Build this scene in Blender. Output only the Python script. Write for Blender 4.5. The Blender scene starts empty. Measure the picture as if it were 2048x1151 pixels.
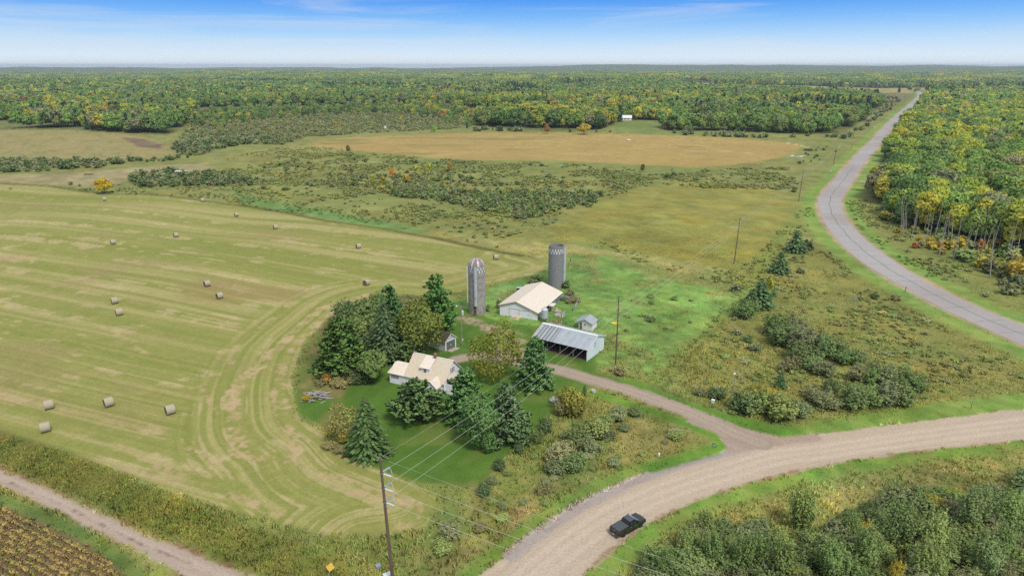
import bpy, math, random
import numpy as np
from mathutils import Vector, Matrix
SC = bpy.context.scene
COL = SC.collection
rnd = random.Random(7)
NR = np.random.default_rng(11)

# ------------------------------------------------------------------ camera, sky, sun, exposure
H = 66.0
FP, HZ = 1365.33, 132.0
TH = math.atan((575.5 - HZ) / FP)
cam = bpy.data.cameras.new('camera'); cam_o = bpy.data.objects.new('camera', cam); COL.objects.link(cam_o)
cam.sensor_width = 36.0; cam.lens = 24.0; cam.clip_start = 0.5; cam.clip_end = 60000
cam_o.location = (0, 0, H); cam_o.rotation_euler = (math.pi / 2 - TH, 0, 0)
SC.camera = cam_o

SUN_EL, SUN_AZ = math.radians(54), math.radians(152)      # azimuth clockwise from +Y (the view direction)
W = bpy.data.worlds.new("World"); SC.world = W; W.use_nodes = True
nt = W.node_tree; N = nt.nodes; LK = nt.links
for n in list(N): N.remove(n)
def nn(t, tree=None, **kw):
    n = (tree or nt).nodes.new(t)
    for k, v in kw.items(): setattr(n, k, v)
    return n
def s2l(c):
    return tuple(((v / 255.) / 12.92 if v / 255. <= .04045 else (((v / 255.) + .055) / 1.055) ** 2.4) for v in c)
out = nn('ShaderNodeOutputWorld'); bg = nn('ShaderNodeBackground'); bg.inputs['Strength'].default_value = 0.1
sky = nn('ShaderNodeTexSky', sky_type='NISHITA', sun_disc=False)
sky.sun_elevation = SUN_EL; sky.sun_rotation = SUN_AZ; sky.altitude = 300; sky.ozone_density = 1.0
tc = nn('ShaderNodeTexCoord'); sep = nn('ShaderNodeSeparateXYZ'); LK.new(tc.outputs['Generated'], sep.inputs[0])
ramp = nn('ShaderNodeValToRGB'); el = ramp.color_ramp.elements
stops = [(0.0, (230, 243, 253)), (0.012, (226, 241, 254)), (0.035, (186, 222, 253)), (0.060, (132, 192, 252)), (0.085, (82, 158, 246)), (0.14, (76, 152, 242)), (0.30, (110, 160, 225))]
el[0].position, el[1].position = 0.0, 1.0
for i, (p, c) in enumerate(stops):
    e = el[0] if i == 0 else (el[-1] if i == len(stops) - 1 else el.new(p))
    e.position = p; e.color = (*s2l(c), 1)
LK.new(sep.outputs['Z'], ramp.inputs[0])
# wisps of high cloud, thickening to a thin veil overhead
mp = nn('ShaderNodeMapping'); mp.inputs['Scale'].default_value = (1.7, 1.7, 26); mp.inputs['Location'].default_value = (5.3, 2.2, 1.1); LK.new(tc.outputs['Generated'], mp.inputs[0])
ns = nn('ShaderNodeTexNoise'); ns.inputs['Scale'].default_value = 1.5; ns.inputs['Detail'].default_value = 9; ns.inputs['Roughness'].default_value = .62
ns.inputs['Distortion'].default_value = .6; LK.new(mp.outputs[0], ns.inputs['Vector'])
cr = nn('ShaderNodeMapRange'); cr.inputs[1].default_value = .50; cr.inputs[2].default_value = .76; cr.inputs[3].default_value = 0; cr.inputs[4].default_value = .42
LK.new(ns.outputs[0], cr.inputs[0])
vl = nn('ShaderNodeMapRange', interpolation_type='SMOOTHSTEP'); vl.inputs[1].default_value = .12; vl.inputs[2].default_value = .55; vl.inputs[3].default_value = 0; vl.inputs[4].default_value = .72
LK.new(sep.outputs['Z'], vl.inputs[0])
mxc = nn('ShaderNodeMath', operation='MAXIMUM'); LK.new(cr.outputs[0], mxc.inputs[0]); LK.new(vl.outputs[0], mxc.inputs[1])
sc10 = nn('ShaderNodeVectorMath', operation='SCALE'); sc10.inputs['Scale'].default_value = 10.0; LK.new(ramp.outputs[0], sc10.inputs[0])
up = nn('ShaderNodeMapRange', interpolation_type='SMOOTHSTEP'); up.inputs[1].default_value = .14; up.inputs[2].default_value = .45
LK.new(sep.outputs['Z'], up.inputs[0])
m1 = nn('ShaderNodeMix', data_type='RGBA'); LK.new(up.outputs[0], m1.inputs[0]); LK.new(sc10.outputs[0], m1.inputs[6]); LK.new(sky.outputs[0], m1.inputs[7])
m2 = nn('ShaderNodeMix', data_type='RGBA'); m2.inputs[7].default_value = (8.0, 8.05, 8.2, 1)
LK.new(mxc.outputs[0], m2.inputs[0]); LK.new(m1.outputs[2], m2.inputs[6])
LK.new(m2.outputs[2], bg.inputs[0]); LK.new(bg.outputs[0], out.inputs[0])

sl = bpy.data.lights.new('sun', 'SUN'); sl.energy = 2.7; sl.angle = math.radians(14); sl.color = (1, .95, .86)
so = bpy.data.objects.new('sun', sl); COL.objects.link(so)
sd = Vector((math.sin(SUN_AZ) * math.cos(SUN_EL), math.cos(SUN_AZ) * math.cos(SUN_EL), math.sin(SUN_EL)))
so.rotation_euler = sd.to_track_quat('Z', 'Y').to_euler(); so.location = (60, -40, 120)
SC.view_settings.view_transform = 'Standard'; SC.view_settings.look = 'None'
SC.view_settings.exposure = 0.0; SC.view_settings.gamma = 1.0; SC.view_settings.use_curve_mapping = False
SC.cycles.max_bounces = 6; SC.cycles.diffuse_bounces = 3; SC.cycles.transparent_max_bounces = 8; SC.cycles.volume_bounces = 0
SC.cycles.use_denoising = False
KEXP = 1.25                                                # radiance of a white sunlit ground here

# ------------------------------------------------------------------ maths helpers
def A(c, k=1.0): return tuple(v / KEXP * k for v in s2l(c))
def hash2(i, j, s):
    n = (i.astype(np.int64) * 374761393 + j.astype(np.int64) * 668265263 + s * 974634211) & 0x7fffffff
    n = ((n ^ (n >> 13)) * 1274126177) & 0x7fffffff
    n = ((n ^ (n >> 16)) * 1103515245) & 0x7fffffff
    return ((n ^ (n >> 15)) & 0xffff) / 65535.0
def vnoise(x, y, s=0):
    i, j = np.floor(x), np.floor(y); fx, fy = x - i, y - j
    fx = fx * fx * (3 - 2 * fx); fy = fy * fy * (3 - 2 * fy)
    a, b = hash2(i, j, s), hash2(i + 1, j, s); c, d = hash2(i, j + 1, s), hash2(i + 1, j + 1, s)
    return (a + (b - a) * fx) * (1 - fy) + (c + (d - c) * fx) * fy
def fbm(x, y, scale, octv=3, s=0):
    x = np.asarray(x, float); y = np.asarray(y, float)
    t = np.zeros(np.broadcast(x, y).shape); a = 1.; tot = 0.
    for o in range(octv):
        t += a * vnoise(x / scale * 2 ** o + 13.7 * o, y / scale * 2 ** o + 7.1 * o, s + o); tot += a; a *= .55
    return t / tot
def sstep(a, b, x):
    t = np.clip((x - a) / (b - a), 0, 1); return t * t * (3 - 2 * t)
def terrain(x, y):
    x = np.asarray(x, float); y = np.asarray(y, float); r = np.hypot(x, y)
    hay = sstep(40, 110, -x - 25) * sstep(110, 170, y) * sstep(430, 330, y)
    z = hay * 1.6 * (np.sin(x / 31. + y / 57.) * np.sin(y / 33. - x / 90.))
    z = z + sstep(850, 2200, r) * (fbm(x, y, 620., 2, 5) - .5) * 26
    z = z + sstep(3300, 7000, r) * (fbm(x, y, 1500., 3, 9) - .42) * 60
    az = x / np.maximum(np.abs(y), 1)
    ridge = .25 + .75 * sstep(-.1, .25, az) + .5 * fbm(x, y, 1900, 2, 31) - .2
    z = z + sstep(7600, 9800, r) * (46 * ridge + 30 * (fbm(x, y, 900, 3, 17) - .5))
    return z - r * r / (2 * 6.371e6) * .86
def ray(u, v):
    a, b = (u - 1024) / FP, -(v - 575.5) / FP
    return np.array([a, math.cos(TH) + b * math.sin(TH), -math.sin(TH) + b * math.cos(TH)])
def P(u, v, dz=0.0):
    """ground point under a pixel of the photograph"""
    d = ray(u, v); z = 0.0
    for _ in range(12):
        t = (z + dz - H) / d[2]; z = float(terrain(d[0] * t, d[1] * t))
    return Vector((d[0] * t, d[1] * t, z))
def G(u, v):
    d = ray(u, v); t = -H / d[2]; return (d[0] * t, d[1] * t)
def height_at(u, v, vt):
    p = P(u, v); d = ray(u, vt); return H + d[2] * (p.y / d[1]) - p.z
def wpoly(px): return np.array([G(*p) for p in px])
def inside(poly, X, Y):
    r = np.zeros(X.shape, bool); j = len(poly) - 1
    for i in range(len(poly)):
        xi, yi = poly[i]; xj, yj = poly[j]
        c = ((yi > Y) != (yj > Y)) & (X < (xj - xi) * (Y - yi) / (yj - yi + 1e-12) + xi)
        r ^= c; j = i
    return r
def seg_dist(line, X, Y, along=False, closed=False):
    best = np.full(X.shape, 1e18); al = np.zeros(X.shape); s0 = 0.0; sg = np.zeros(X.shape)
    pts = list(line) + ([line[0]] if closed else [])
    for a, b in zip(pts[:-1], pts[1:]):
        dx, dy = b[0] - a[0], b[1] - a[1]; L2 = dx * dx + dy * dy + 1e-12
        t = np.clip(((X - a[0]) * dx + (Y - a[1]) * dy) / L2, 0, 1)
        d = (X - a[0] - t * dx) ** 2 + (Y - a[1] - t * dy) ** 2
        m = d < best; best = np.where(m, d, best)
        if along:
            al = np.where(m, s0 + t * math.sqrt(L2), al); sg = np.where(m, np.sign(dx * (Y - a[1]) - dy * (X - a[0])), sg)
        s0 += math.sqrt(L2)
    return (np.sqrt(best), al, sg) if along else np.sqrt(best)
def sdist(poly, X, Y, margin=30.):
    r = np.full(X.shape, -1e3)
    x0, y0 = poly.min(0) - margin; x1, y1 = poly.max(0) + margin
    m = (X > x0) & (X < x1) & (Y > y0) & (Y < y1)
    if m.any():
        x, y = X[m], Y[m]; d = seg_dist(poly, x, y, closed=True)
        r[m] = np.where(inside(poly, x, y), d, -d)
    return r
def smooth_line(pts, n=8):
    p = np.array(pts, float); p = np.vstack([2 * p[0] - p[1], p, 2 * p[-1] - p[-2]]); o = []
    for i in range(1, len(p) - 2):
        for t in np.linspace(0, 1, n, endpoint=False):
            a, b, c, d = p[i - 1], p[i], p[i + 1], p[i + 2]
            o.append(.5 * (2 * b + (c - a) * t + (2 * a - 5 * b + 4 * c - d) * t * t + (3 * b - a - 3 * c + d) * t ** 3))
    o.append(p[-2]); return np.array(o)

# ------------------------------------------------------------------ object helpers
def tag(o, label=None, cat=None, group=None, kind=None):
    if label: o['label'] = label
    if cat: o['category'] = cat
    if group: o['group'] = group
    if kind: o['kind'] = kind
    return o
def empty(name, loc, rz=0., label=None, cat=None, group=None):
    o = bpy.data.objects.new(name, None); COL.objects.link(o); o.location = loc; o.rotation_euler = (0, 0, rz)
    o.empty_display_size = .2
    return tag(o, label, cat, group)
def link(name, me, parent=None, loc=None):
    o = bpy.data.objects.new(name, me); COL.objects.link(o)
    if parent: o.parent = parent
    if loc is not None: o.location = loc
    return o
def mesh_np(name, V, F, mat=None, smooth=False, normals=None):
    V = np.asarray(V, np.float32); F = np.asarray(F, np.int32); k = F.shape[1]
    me = bpy.data.meshes.new(name); me.vertices.add(len(V)); me.vertices.foreach_set('co', V.ravel())
    me.loops.add(F.size); me.loops.foreach_set('vertex_index', F.ravel())
    me.polygons.add(len(F)); me.polygons.foreach_set('loop_start', np.arange(0, F.size, k, dtype=np.int32))
    me.update(calc_edges=True)
    if smooth: me.polygons.foreach_set('use_smooth', np.ones(len(F), bool))
    if normals is not None: me.normals_split_custom_set_from_vertices(np.asarray(normals, np.float32))
    if mat: me.materials.append(mat)
    return me
class MB:
    def __init__(s): s.v = []; s.f = []
    def add(s, vs, fs):
        n = len(s.v); s.v += [tuple(p) for p in vs]; s.f += [tuple(i + n for i in f) for f in fs]; return s
    def box(s, x0, x1, y0, y1, z0, z1):
        return s.add([(x0, y0, z0), (x1, y0, z0), (x1, y1, z0), (x0, y1, z0), (x0, y0, z1), (x1, y0, z1), (x1, y1, z1), (x0, y1, z1)],
                     [(3, 2, 1, 0), (4, 5, 6, 7), (0, 1, 5, 4), (1, 2, 6, 5), (2, 3, 7, 6), (3, 0, 4, 7)])
    def prism(s, pts, d):
        """closed outline (list of 3-D points) pushed along d"""
        n = len(pts); d = Vector(d); a = [Vector(p) for p in pts]; b = [p + d for p in a]
        nrm = sum(((a[i] - a[0]).cross(a[(i + 1) % n] - a[0]) for i in range(n)), Vector())
        if nrm.dot(d) > 0: a, b = b, a; 
        return s.add(a + b, [tuple(range(n)), tuple(range(2 * n - 1, n - 1, -1))] + [(i, i + n, (i + 1) % n + n, (i + 1) % n) for i in range(n)])
    def cyl(s, p0, p1, r0, r1=None, n=10, cap=True):
        r1 = r0 if r1 is None else r1; p0, p1 = Vector(p0), Vector(p1); ax = (p1 - p0).normalized()
        u = ax.orthogonal().normalized(); w = ax.cross(u); vs = []
        for p, r in ((p0, r0), (p1, r1)):
            vs += [p + (u * math.cos(2 * math.pi * i / n) + w * math.sin(2 * math.pi * i / n)) * r for i in range(n)]
        fs = [(i, (i + 1) % n, (i + 1) % n + n, i + n) for i in range(n)]
        if cap: fs += [tuple(range(n - 1, -1, -1)), tuple(range(n, 2 * n))]
        return s.add(vs, fs)
    def tube(s, pts, r, n=6):
        for a, b in zip(pts[:-1], pts[1:]): s.cyl(a, b, r, r, n)
        return s
    def lathe(s, prof, n=24, c=(0, 0), a0=0., a1=2 * math.pi):
        full = abs(a1 - a0 - 2 * math.pi) < 1e-6; m = n if full else n + 1; vs = []
        for r, z in prof:
            vs += [(c[0] + r * math.cos(a0 + (a1 - a0) * i / n), c[1] + r * math.sin(a0 + (a1 - a0) * i / n), z) for i in range(m)]
        fs = []
        for k in range(len(prof) - 1):
            for i in range(n):
                j = (i + 1) % m; fs.append((k * m + i, k * m + j, (k + 1) * m + j, (k + 1) * m + i))
        return s.add(vs, fs)
    def build(s, name, mat, parent=None, smooth=False, bevel=0, loc=None):
        me = bpy.data.meshes.new(name); me.from_pydata(s.v, [], s.f); me.update()
        if smooth:
            me.polygons.foreach_set('use_smooth', np.ones(len(me.polygons), bool))
            try: me.set_sharp_from_angle(angle=math.radians(40))
            except Exception: pass
        me.materials.append(mat); o = link(name, me, parent, loc)
        if bevel:
            b = o.modifiers.new('bevel', 'BEVEL'); b.width = bevel; b.segments = 2; b.limit_method = 'ANGLE'
        return o

# ------------------------------------------------------------------ materials
def mat(name, c, rough=.8, var=.18, scale=3., metal=0., bump=0., spec=.3, stain=None, stain_scale=1.2, stain_lo=.55, stain_hi=.7, zs=1.0, coat=0.):
    m = bpy.data.materials.new(name); m.use_nodes = True; t = m.node_tree; b = t.nodes['Principled BSDF']
    co = nn('ShaderNodeTexCoord', t); mpn = nn('ShaderNodeMapping', t); mpn.inputs['Scale'].default_value = (1, 1, zs)
    t.links.new(co.outputs['Object'], mpn.inputs[0])
    no = nn('ShaderNodeTexNoise', t); no.inputs['Scale'].default_value = scale; no.inputs['Detail'].default_value = 6; no.inputs['Roughness'].default_value = .65
    t.links.new(mpn.outputs[0], no.inputs['Vector'])
    mx = nn('ShaderNodeMix', t, data_type='RGBA'); c = tuple(c)
    mr = nn('ShaderNodeMapRange', t); mr.inputs[1].default_value = .3; mr.inputs[2].default_value = .7; t.links.new(no.outputs[0], mr.inputs[0])
    mx.inputs[6].default_value = (*[v * (1 - var) for v in c], 1); mx.inputs[7].default_value = (*[min(.92, v * (1 + var)) for v in c], 1)
    t.links.new(mr.outputs[0], mx.inputs[0]); last = mx.outputs[2]
    if stain:
        n2 = nn('ShaderNodeTexNoise', t); n2.inputs['Scale'].default_value = stain_scale; n2.inputs['Detail'].default_value = 8; n2.inputs['Roughness'].default_value = .7
        t.links.new(mpn.outputs[0], n2.inputs['Vector'])
        r2 = nn('ShaderNodeMapRange', t); r2.inputs[1].default_value = stain_lo; r2.inputs[2].default_value = stain_hi; t.links.new(n2.outputs[0], r2.inputs[0])
        x2 = nn('ShaderNodeMix', t, data_type='RGBA'); x2.inputs[7].default_value = (*stain, 1); t.links.new(r2.outputs[0], x2.inputs[0]); t.links.new(last, x2.inputs[6]); last = x2.outputs[2]
    t.links.new(last, b.inputs['Base Color'])
    b.inputs['Roughness'].default_value = rough; b.inputs['Metallic'].default_value = metal; b.inputs['Specular IOR Level'].default_value = spec
    if coat: b.inputs['Coat Weight'].default_value = coat; b.inputs['Coat Roughness'].default_value = .08
    if bump:
        bp = nn('ShaderNodeBump', t); bp.inputs['Strength'].default_value = bump; bp.inputs['Distance'].default_value = .05
        t.links.new(no.outputs[0], bp.inputs['Height']); t.links.new(bp.outputs[0], b.inputs['Normal'])
    return m
def leaf_mat(name, var=.45, trans=.25, hue=.05):
    m = bpy.data.materials.new(name); m.use_nodes = True; t = m.node_tree; b = t.nodes['Principled BSDF']; o = t.nodes['Material Output']
    oi = nn('ShaderNodeObjectInfo', t); at = nn('ShaderNodeAttribute', t, attribute_type='INSTANCER', attribute_name='col')
    geo = nn('ShaderNodeNewGeometry', t)
    gt = nn('ShaderNodeMath', t, operation='GREATER_THAN'); gt.inputs[1].default_value = .0005; t.links.new(at.outputs['Fac'], gt.inputs[0])
    mx = nn('ShaderNodeMix', t, data_type='RGBA'); t.links.new(gt.outputs[0], mx.inputs[0]); t.links.new(oi.outputs['Color'], mx.inputs[6]); t.links.new(at.outputs['Color'], mx.inputs[7])
    hs = nn('ShaderNodeHueSaturation', t); t.links.new(mx.outputs[2], hs.inputs['Color'])
    mr = nn('ShaderNodeMapRange', t); mr.inputs[3].default_value = 1 - var; mr.inputs[4].default_value = 1 + var; t.links.new(geo.outputs['Random Per Island'], mr.inputs[0]); t.links.new(mr.outputs[0], hs.inputs['Value'])
    m3 = nn('ShaderNodeMath', t, operation='MULTIPLY'); m3.inputs[1].default_value = 7.31; t.links.new(geo.outputs['Random Per Island'], m3.inputs[0])
    fr = nn('ShaderNodeMath', t, operation='FRACT'); t.links.new(m3.outputs[0], fr.inputs[0])
    m4 = nn('ShaderNodeMapRange', t); m4.inputs[3].default_value = .5 - hue; m4.inputs[4].default_value = .5 + hue; t.links.new(fr.outputs[0], m4.inputs[0]); t.links.new(m4.outputs[0], hs.inputs['Hue'])
    t.links.new(hs.outputs[0], b.inputs['Base Color']); b.inputs['Roughness'].default_value = .65; b.inputs['Specular IOR Level'].default_value = .2
    tr = nn('ShaderNodeBsdfTranslucent', t); t.links.new(hs.outputs[0], tr.inputs[0])
    ms = nn('ShaderNodeMixShader', t); ms.inputs[0].default_value = trans; t.links.new(b.outputs[0], ms.inputs[1]); t.links.new(tr.outputs[0], ms.inputs[2]); t.links.new(ms.outputs[0], o.inputs[0])
    return m
LEAF = leaf_mat('foliage', .3, .38, .018); NEEDLE = leaf_mat('needles', .35, .25, .02); GRASS = leaf_mat('grass_blades', .3, .45, .03)
BARK = mat('bark', A((120, 108, 92)), .95, .3, 8, bump=.4); DEADWOOD = mat('dead_wood', (.33, .31, .285), .95, .25, 5, bump=.3)
BIRCH = mat('pale_bark', A((190, 182, 165)), .9, .3, 6)
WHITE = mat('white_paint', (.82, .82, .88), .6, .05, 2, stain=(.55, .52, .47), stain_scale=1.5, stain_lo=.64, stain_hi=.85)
WHITETRIM = mat('white_trim', (.78, .78, .76), .6, .06, 3)
BEIGE = mat('beige_roof_metal', (.63, .545, .43), .55, .06, 1.2, stain=(.42, .34, .25), stain_scale=.6, stain_lo=.58, stain_hi=.85)
BEIGE2 = mat('pale_roof_metal', (.74, .665, .57), .55, .05, 1.0, stain=(.5, .42, .33), stain_scale=.5, stain_lo=.6, stain_hi=.9)
GALV = mat('galvanised_steel', (.56, .60, .63), .5, .16, 2., metal=.25, stain=(.28, .29, .30), stain_scale=.8, stain_lo=.5, stain_hi=.75)
GALVD = mat('dull_sheet_steel', (.25, .28, .31), .55, .2, 2, metal=.2)
SHEDROOF = mat('shed_roof_steel', (.42, .46, .50), .5, .12, 1.4, metal=.2, stain=(.30, .33, .36), stain_scale=.7, stain_lo=.5, stain_hi=.75)
RUST = mat('rusted_steel', (.18, .095, .07), .85, .3, 3, stain=(.36, .34, .33), stain_scale=2, stain_lo=.6, stain_hi=.75)
CONCSTAVE = mat('silo_concrete', (.42, .385, .36), .9, .3, 3.5, bump=.5, stain=(.22, .195, .17), stain_scale=.9, stain_lo=.48, stain_hi=.64)
CONCDARK = mat('dark_silo_concrete', (.27, .26, .26), .9, .25, 3., bump=.5, stain=(.20, .195, .19), stain_scale=.9, stain_lo=.54, stain_hi=.7)
CONC = mat('concrete', (.42, .36, .30), .9, .2, 3, bump=.3)
SHINGLE = mat('brown_shingles', (.095, .066, .058), .9, .3, 6, bump=.5)
DARKIN = mat('dark_boards_and_shade', (.05, .042, .036), .95, .3, 3)  # dark wood; also fills the barn doorway and silo hatches as painted shade
DARKDOOR = mat('weathered_door', (.13, .15, .13), .8, .3, 3)
GLASS = mat('window_glass', (.03, .035, .045), .12, .1, 2, spec=.6)
SOIL = mat('bare_soil', (.12, .09, .065), .95, .3, 2, bump=.4)
WOODPOLE = mat('pole_wood', (.155, .105, .078), .9, .25, 3, zs=.15, stain=(.22, .19, .17), stain_scale=.7)
GREYWOOD = mat('weathered_wood', (.30, .275, .25), .9, .35, 4, bump=.3)
WIRE = mat('aluminium_wire', (.58, .56, .53), .5, .05, 2)
INSUL = mat('glass_insulator', (.52, .62, .66), .25, .1, 3, spec=.5)
BLACK = mat('black_car_paint', (.012, .013, .014), .25, .1, 2, spec=.5, coat=.6)
VINYL = mat('black_vinyl', (.075, .085, .1), .55, .1, 6)
RUBBER = mat('rubber', (.02, .02, .02), .9, .1, 5)
CHROME = mat('bright_metal', (.6, .6, .6), .25, .05, 3, metal=.8)
REDLAMP = mat('red_lens', (.25, .012, .012), .2, .05, 3)
STONE = mat('boulder_stone', (.42, .40, .40), .9, .3, 2.5, bump=.6)
YELLOW = mat('yellow_plastic', (.72, .58, .08), .6, .12, 3)
SIGNYEL = mat('yellow_sign', (.68, .42, .06), .5, .15, 2.5, stain=(.35, .2, .04), stain_scale=4, stain_lo=.6, stain_hi=.72)
HAYM = mat('hay', (.42, .37, .27), .95, .2, 9, bump=.25, stain=(.36, .31, .22), stain_scale=5, stain_lo=.58, stain_hi=.75)
HAYEND = mat('hay_end', (.15, .11, .08), .95, .3, 10, bump=.25)

# ------------------------------------------------------------------ the ground: one sheet, split where its surface changes
al = [math.radians(46.0)]
rad = [0.0, 15., 30., 42., 52., 60.]; r = 66.0
while r < 16500:
    rad.append(r); r += min((r * r + H * H) / H / 720. * .9, 60.)
rad = np.array(rad)
az = np.concatenate([np.arange(-46, 46.001, .08), np.arange(48, 312.1, 4.0)]); az = np.radians(az); NC = len(az); NRr = len(rad)
RR, AZ = np.meshgrid(rad, az, indexing='ij')
X = (RR * np.sin(AZ)).ravel(); Y = (RR * np.cos(AZ)).ravel(); RV = RR.ravel()
NV = len(X)
CLS = np.zeros(NV, np.int16); CN = ['ground']
C = np.zeros((NV, 3))
def L3(c): return np.array(A(c))
n1, n2, n3, n4 = fbm(X, Y, 60, 3, 1), fbm(X, Y, 14, 3, 2), fbm(X, Y, 3.2, 3, 3), fbm(X, Y, .9, 2, 4)
def mixc(c1, c2, t): return c1[None] * (1 - t[:, None]) + c2[None] * t[:, None] if c1.ndim == 1 else c1 * (1 - t[:, None]) + c2 * t[:, None]
def contrast(n, k=2.2): return np.clip((n - .5) * k + .5, 0, 1)
def palette(ix, cs, w=(.35, .3, .35, .0)):
    """lay the listed colours over each other by noise of several sizes"""
    a = [L3(c) for c in cs]; o = np.repeat(a[0][None], len(ix), 0)
    for c, n in zip(a[1:], (n2[ix], n3[ix], n1[ix], n4[ix])): o = mixc(o, np.repeat(c[None], len(ix), 0), contrast(n, 3) * .75)
    return o
def paint(mask, colour, ix, name=None):
    C[ix] = C[ix] * (1 - mask[:, None]) + colour * mask[:, None]
    if name:
        if name not in CN: CN.append(name)
        CLS[ix[mask > .5]] = CN.index(name)
def zone(px, cs, soft=1.5, name=None, edge=1.0, k=1.0, world=None):
    poly = world if world is not None else wpoly(px)
    d = sdist(poly, X, Y); ix = np.where(d > -20)[0]
    dd = d[ix] + (n3[ix] - .5) * 2.4 * edge + (n2[ix] - .5) * 3 * edge
    m = sstep(-soft, soft, dd) * k; s = m > 0; ix = ix[s]
    c = cs(ix, d[ix]) if callable(cs) else palette(ix, cs)
    paint(m[s], c, ix, name); return poly
def strip(px, half, cs, soft=.8, name=None, k=1.0, edge=.6, closed=False, line=None):
    ln = line if line is not None else [G(*p) for p in px]
    a = np.array(ln); m0 = (X > a[:, 0].min() - half - 8) & (X < a[:, 0].max() + half + 8) & (Y > a[:, 1].min() - half - 8) & (Y < a[:, 1].max() + half + 8)
    ix = np.where(m0)[0]; d = half - seg_dist(ln, X[ix], Y[ix]) + (n3[ix] - .5) * 2 * edge + (n4[ix] - .5) * edge
    m = sstep(-soft, soft, d); s = m > 0; ix = ix[s]; m = m[s] * k
    if k < 1: m = m * contrast(n3[ix] * .5 + n4[ix] * .5, 3.5)
    paint(m, palette(ix, cs), ix, name)
# rough wet meadow everywhere to begin with
ALL = np.arange(NV)
C[:] = palette(ALL, [(138, 138, 80), (118, 126, 70), (150, 146, 88), (128, 136, 76)])
# woodland floor under and beyond the trees
FAR = sstep(1500, 3000, RV)
C[:] = mixc(C, np.repeat(L3((84, 98, 58))[None], NV, 0), FAR)
FOREST_L = [(-2500, 262), (0, 259), (150, 258), (240, 265), (335, 271), (362, 257), (378, 234), (420, 222), (500, 216), (600, 212), (700, 209), (800, 206), (900, 207), (938, 222), (948, 250), (1010, 258), (1110, 263), (1190, 262), (1235, 246), (1300, 247), (1335, 262), (1450, 262), (1600, 268), (1688, 268), (1728, 240), (1762, 213), (1752, 197), (1650, 192), (1500, 187), (1400, 181), (1352, 171), (1358, 160), (1450, 168), (1820, 171), (2700, 170), (4200, 139), (-3000, 139)]
FOREST_R = [(1846, 196), (1826, 228), (1795, 262), (1768, 310), (1748, 352), (1738, 388), (1762, 405), (1800, 446), (1850, 466), (1910, 476), (1990, 492), (2048, 512), (2500, 600), (3600, 500), (3000, 190), (2048, 186), (1900, 188)]
SWAMP_WOOD = [(1765, 402), (1800, 446), (1850, 466), (1910, 476), (1990, 492), (2048, 512), (2300, 560), (2300, 640), (2048, 585), (1960, 545), (1870, 515), (1800, 470), (1765, 435)]
fl, frr = wpoly(FOREST_L), wpoly(FOREST_R)
zone(None, [(78, 86, 52), (66, 74, 46), (96, 98, 58)], 3, world=frr)
d = inside(fl, X, Y); ix = np.where(d)[0]; C[ix] = palette(ix, [(112, 116, 70), (96, 104, 62), (130, 128, 80)])
# far canopy seen as one surface: clumps of green with yellow patches
ix = np.where(RV > 6200)[0]; t = sstep(6200, 7200, RV[ix])
fc = palette(ix, [(100, 122, 72), (84, 108, 68), (118, 132, 76), (108, 122, 72)])
C[ix] = C[ix] * (1 - t[:, None]) + fc * t[:, None]
# open tan marsh far off beside the paved road
TANBAND = [(1360, 165), (1452, 168), (1640, 170), (1830, 171), (2300, 172), (2300, 180), (2000, 186), (1880, 188), (1835, 188), (1700, 186), (1560, 183), (1470, 178), (1395, 170)]
zone(TANBAND, [(176, 164, 100), (156, 150, 92), (184, 170, 116)], 12, edge=6)
zone([(1380, 182), (1500, 186), (1640, 191), (1752, 197), (1765, 212), (1800, 205), (1825, 188), (1700, 185), (1560, 182)], [(128, 124, 88), (110, 112, 78), (150, 140, 96)], 8, edge=4)
BRUSH = [(362, 272), (378, 236), (420, 224), (500, 218), (600, 214), (700, 210), (800, 207), (900, 208), (936, 224), (946, 252), (900, 258), (800, 263), (700, 268), (620, 274), (560, 290), (500, 285), (450, 296), (400, 312), (360, 310), (350, 290)]
zone(BRUSH, [(122, 122, 76), (104, 110, 68), (140, 136, 84)], 4)
CLEARING = [(1232, 262), (1228, 245), (1300, 240), (1322, 250), (1300, 264)]
zone(CLEARING, [(130, 142, 80), (112, 130, 70)], 3)
# tan grass lane and left stubble field
zone([(-300, 360), (0, 351), (150, 346), (300, 332), (420, 326), (436, 342), (300, 357), (190, 372), (90, 368), (0, 365), (-300, 385)], [(158, 148, 106), (140, 134, 92), (166, 154, 118)], 4)
zone([(400, 318), (560, 292), (680, 300), (640, 320), (520, 335), (430, 345)], [(146, 142, 82), (132, 134, 76)], 6, k=.8)
zone([(-700, 268), (-100, 262), (0, 260), (140, 261), (230, 266), (290, 275), (332, 291), (354, 309), (300, 318), (150, 319), (60, 314), (0, 309), (-300, 306), (-700, 315)], [(166, 154, 100), (142, 144, 86), (176, 160, 112)], 3, 'stubble_field')
zone([(240, 274), (290, 278), (325, 290), (320, 297), (280, 294)], [(140, 122, 98), (122, 104, 84)], 3)
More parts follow.
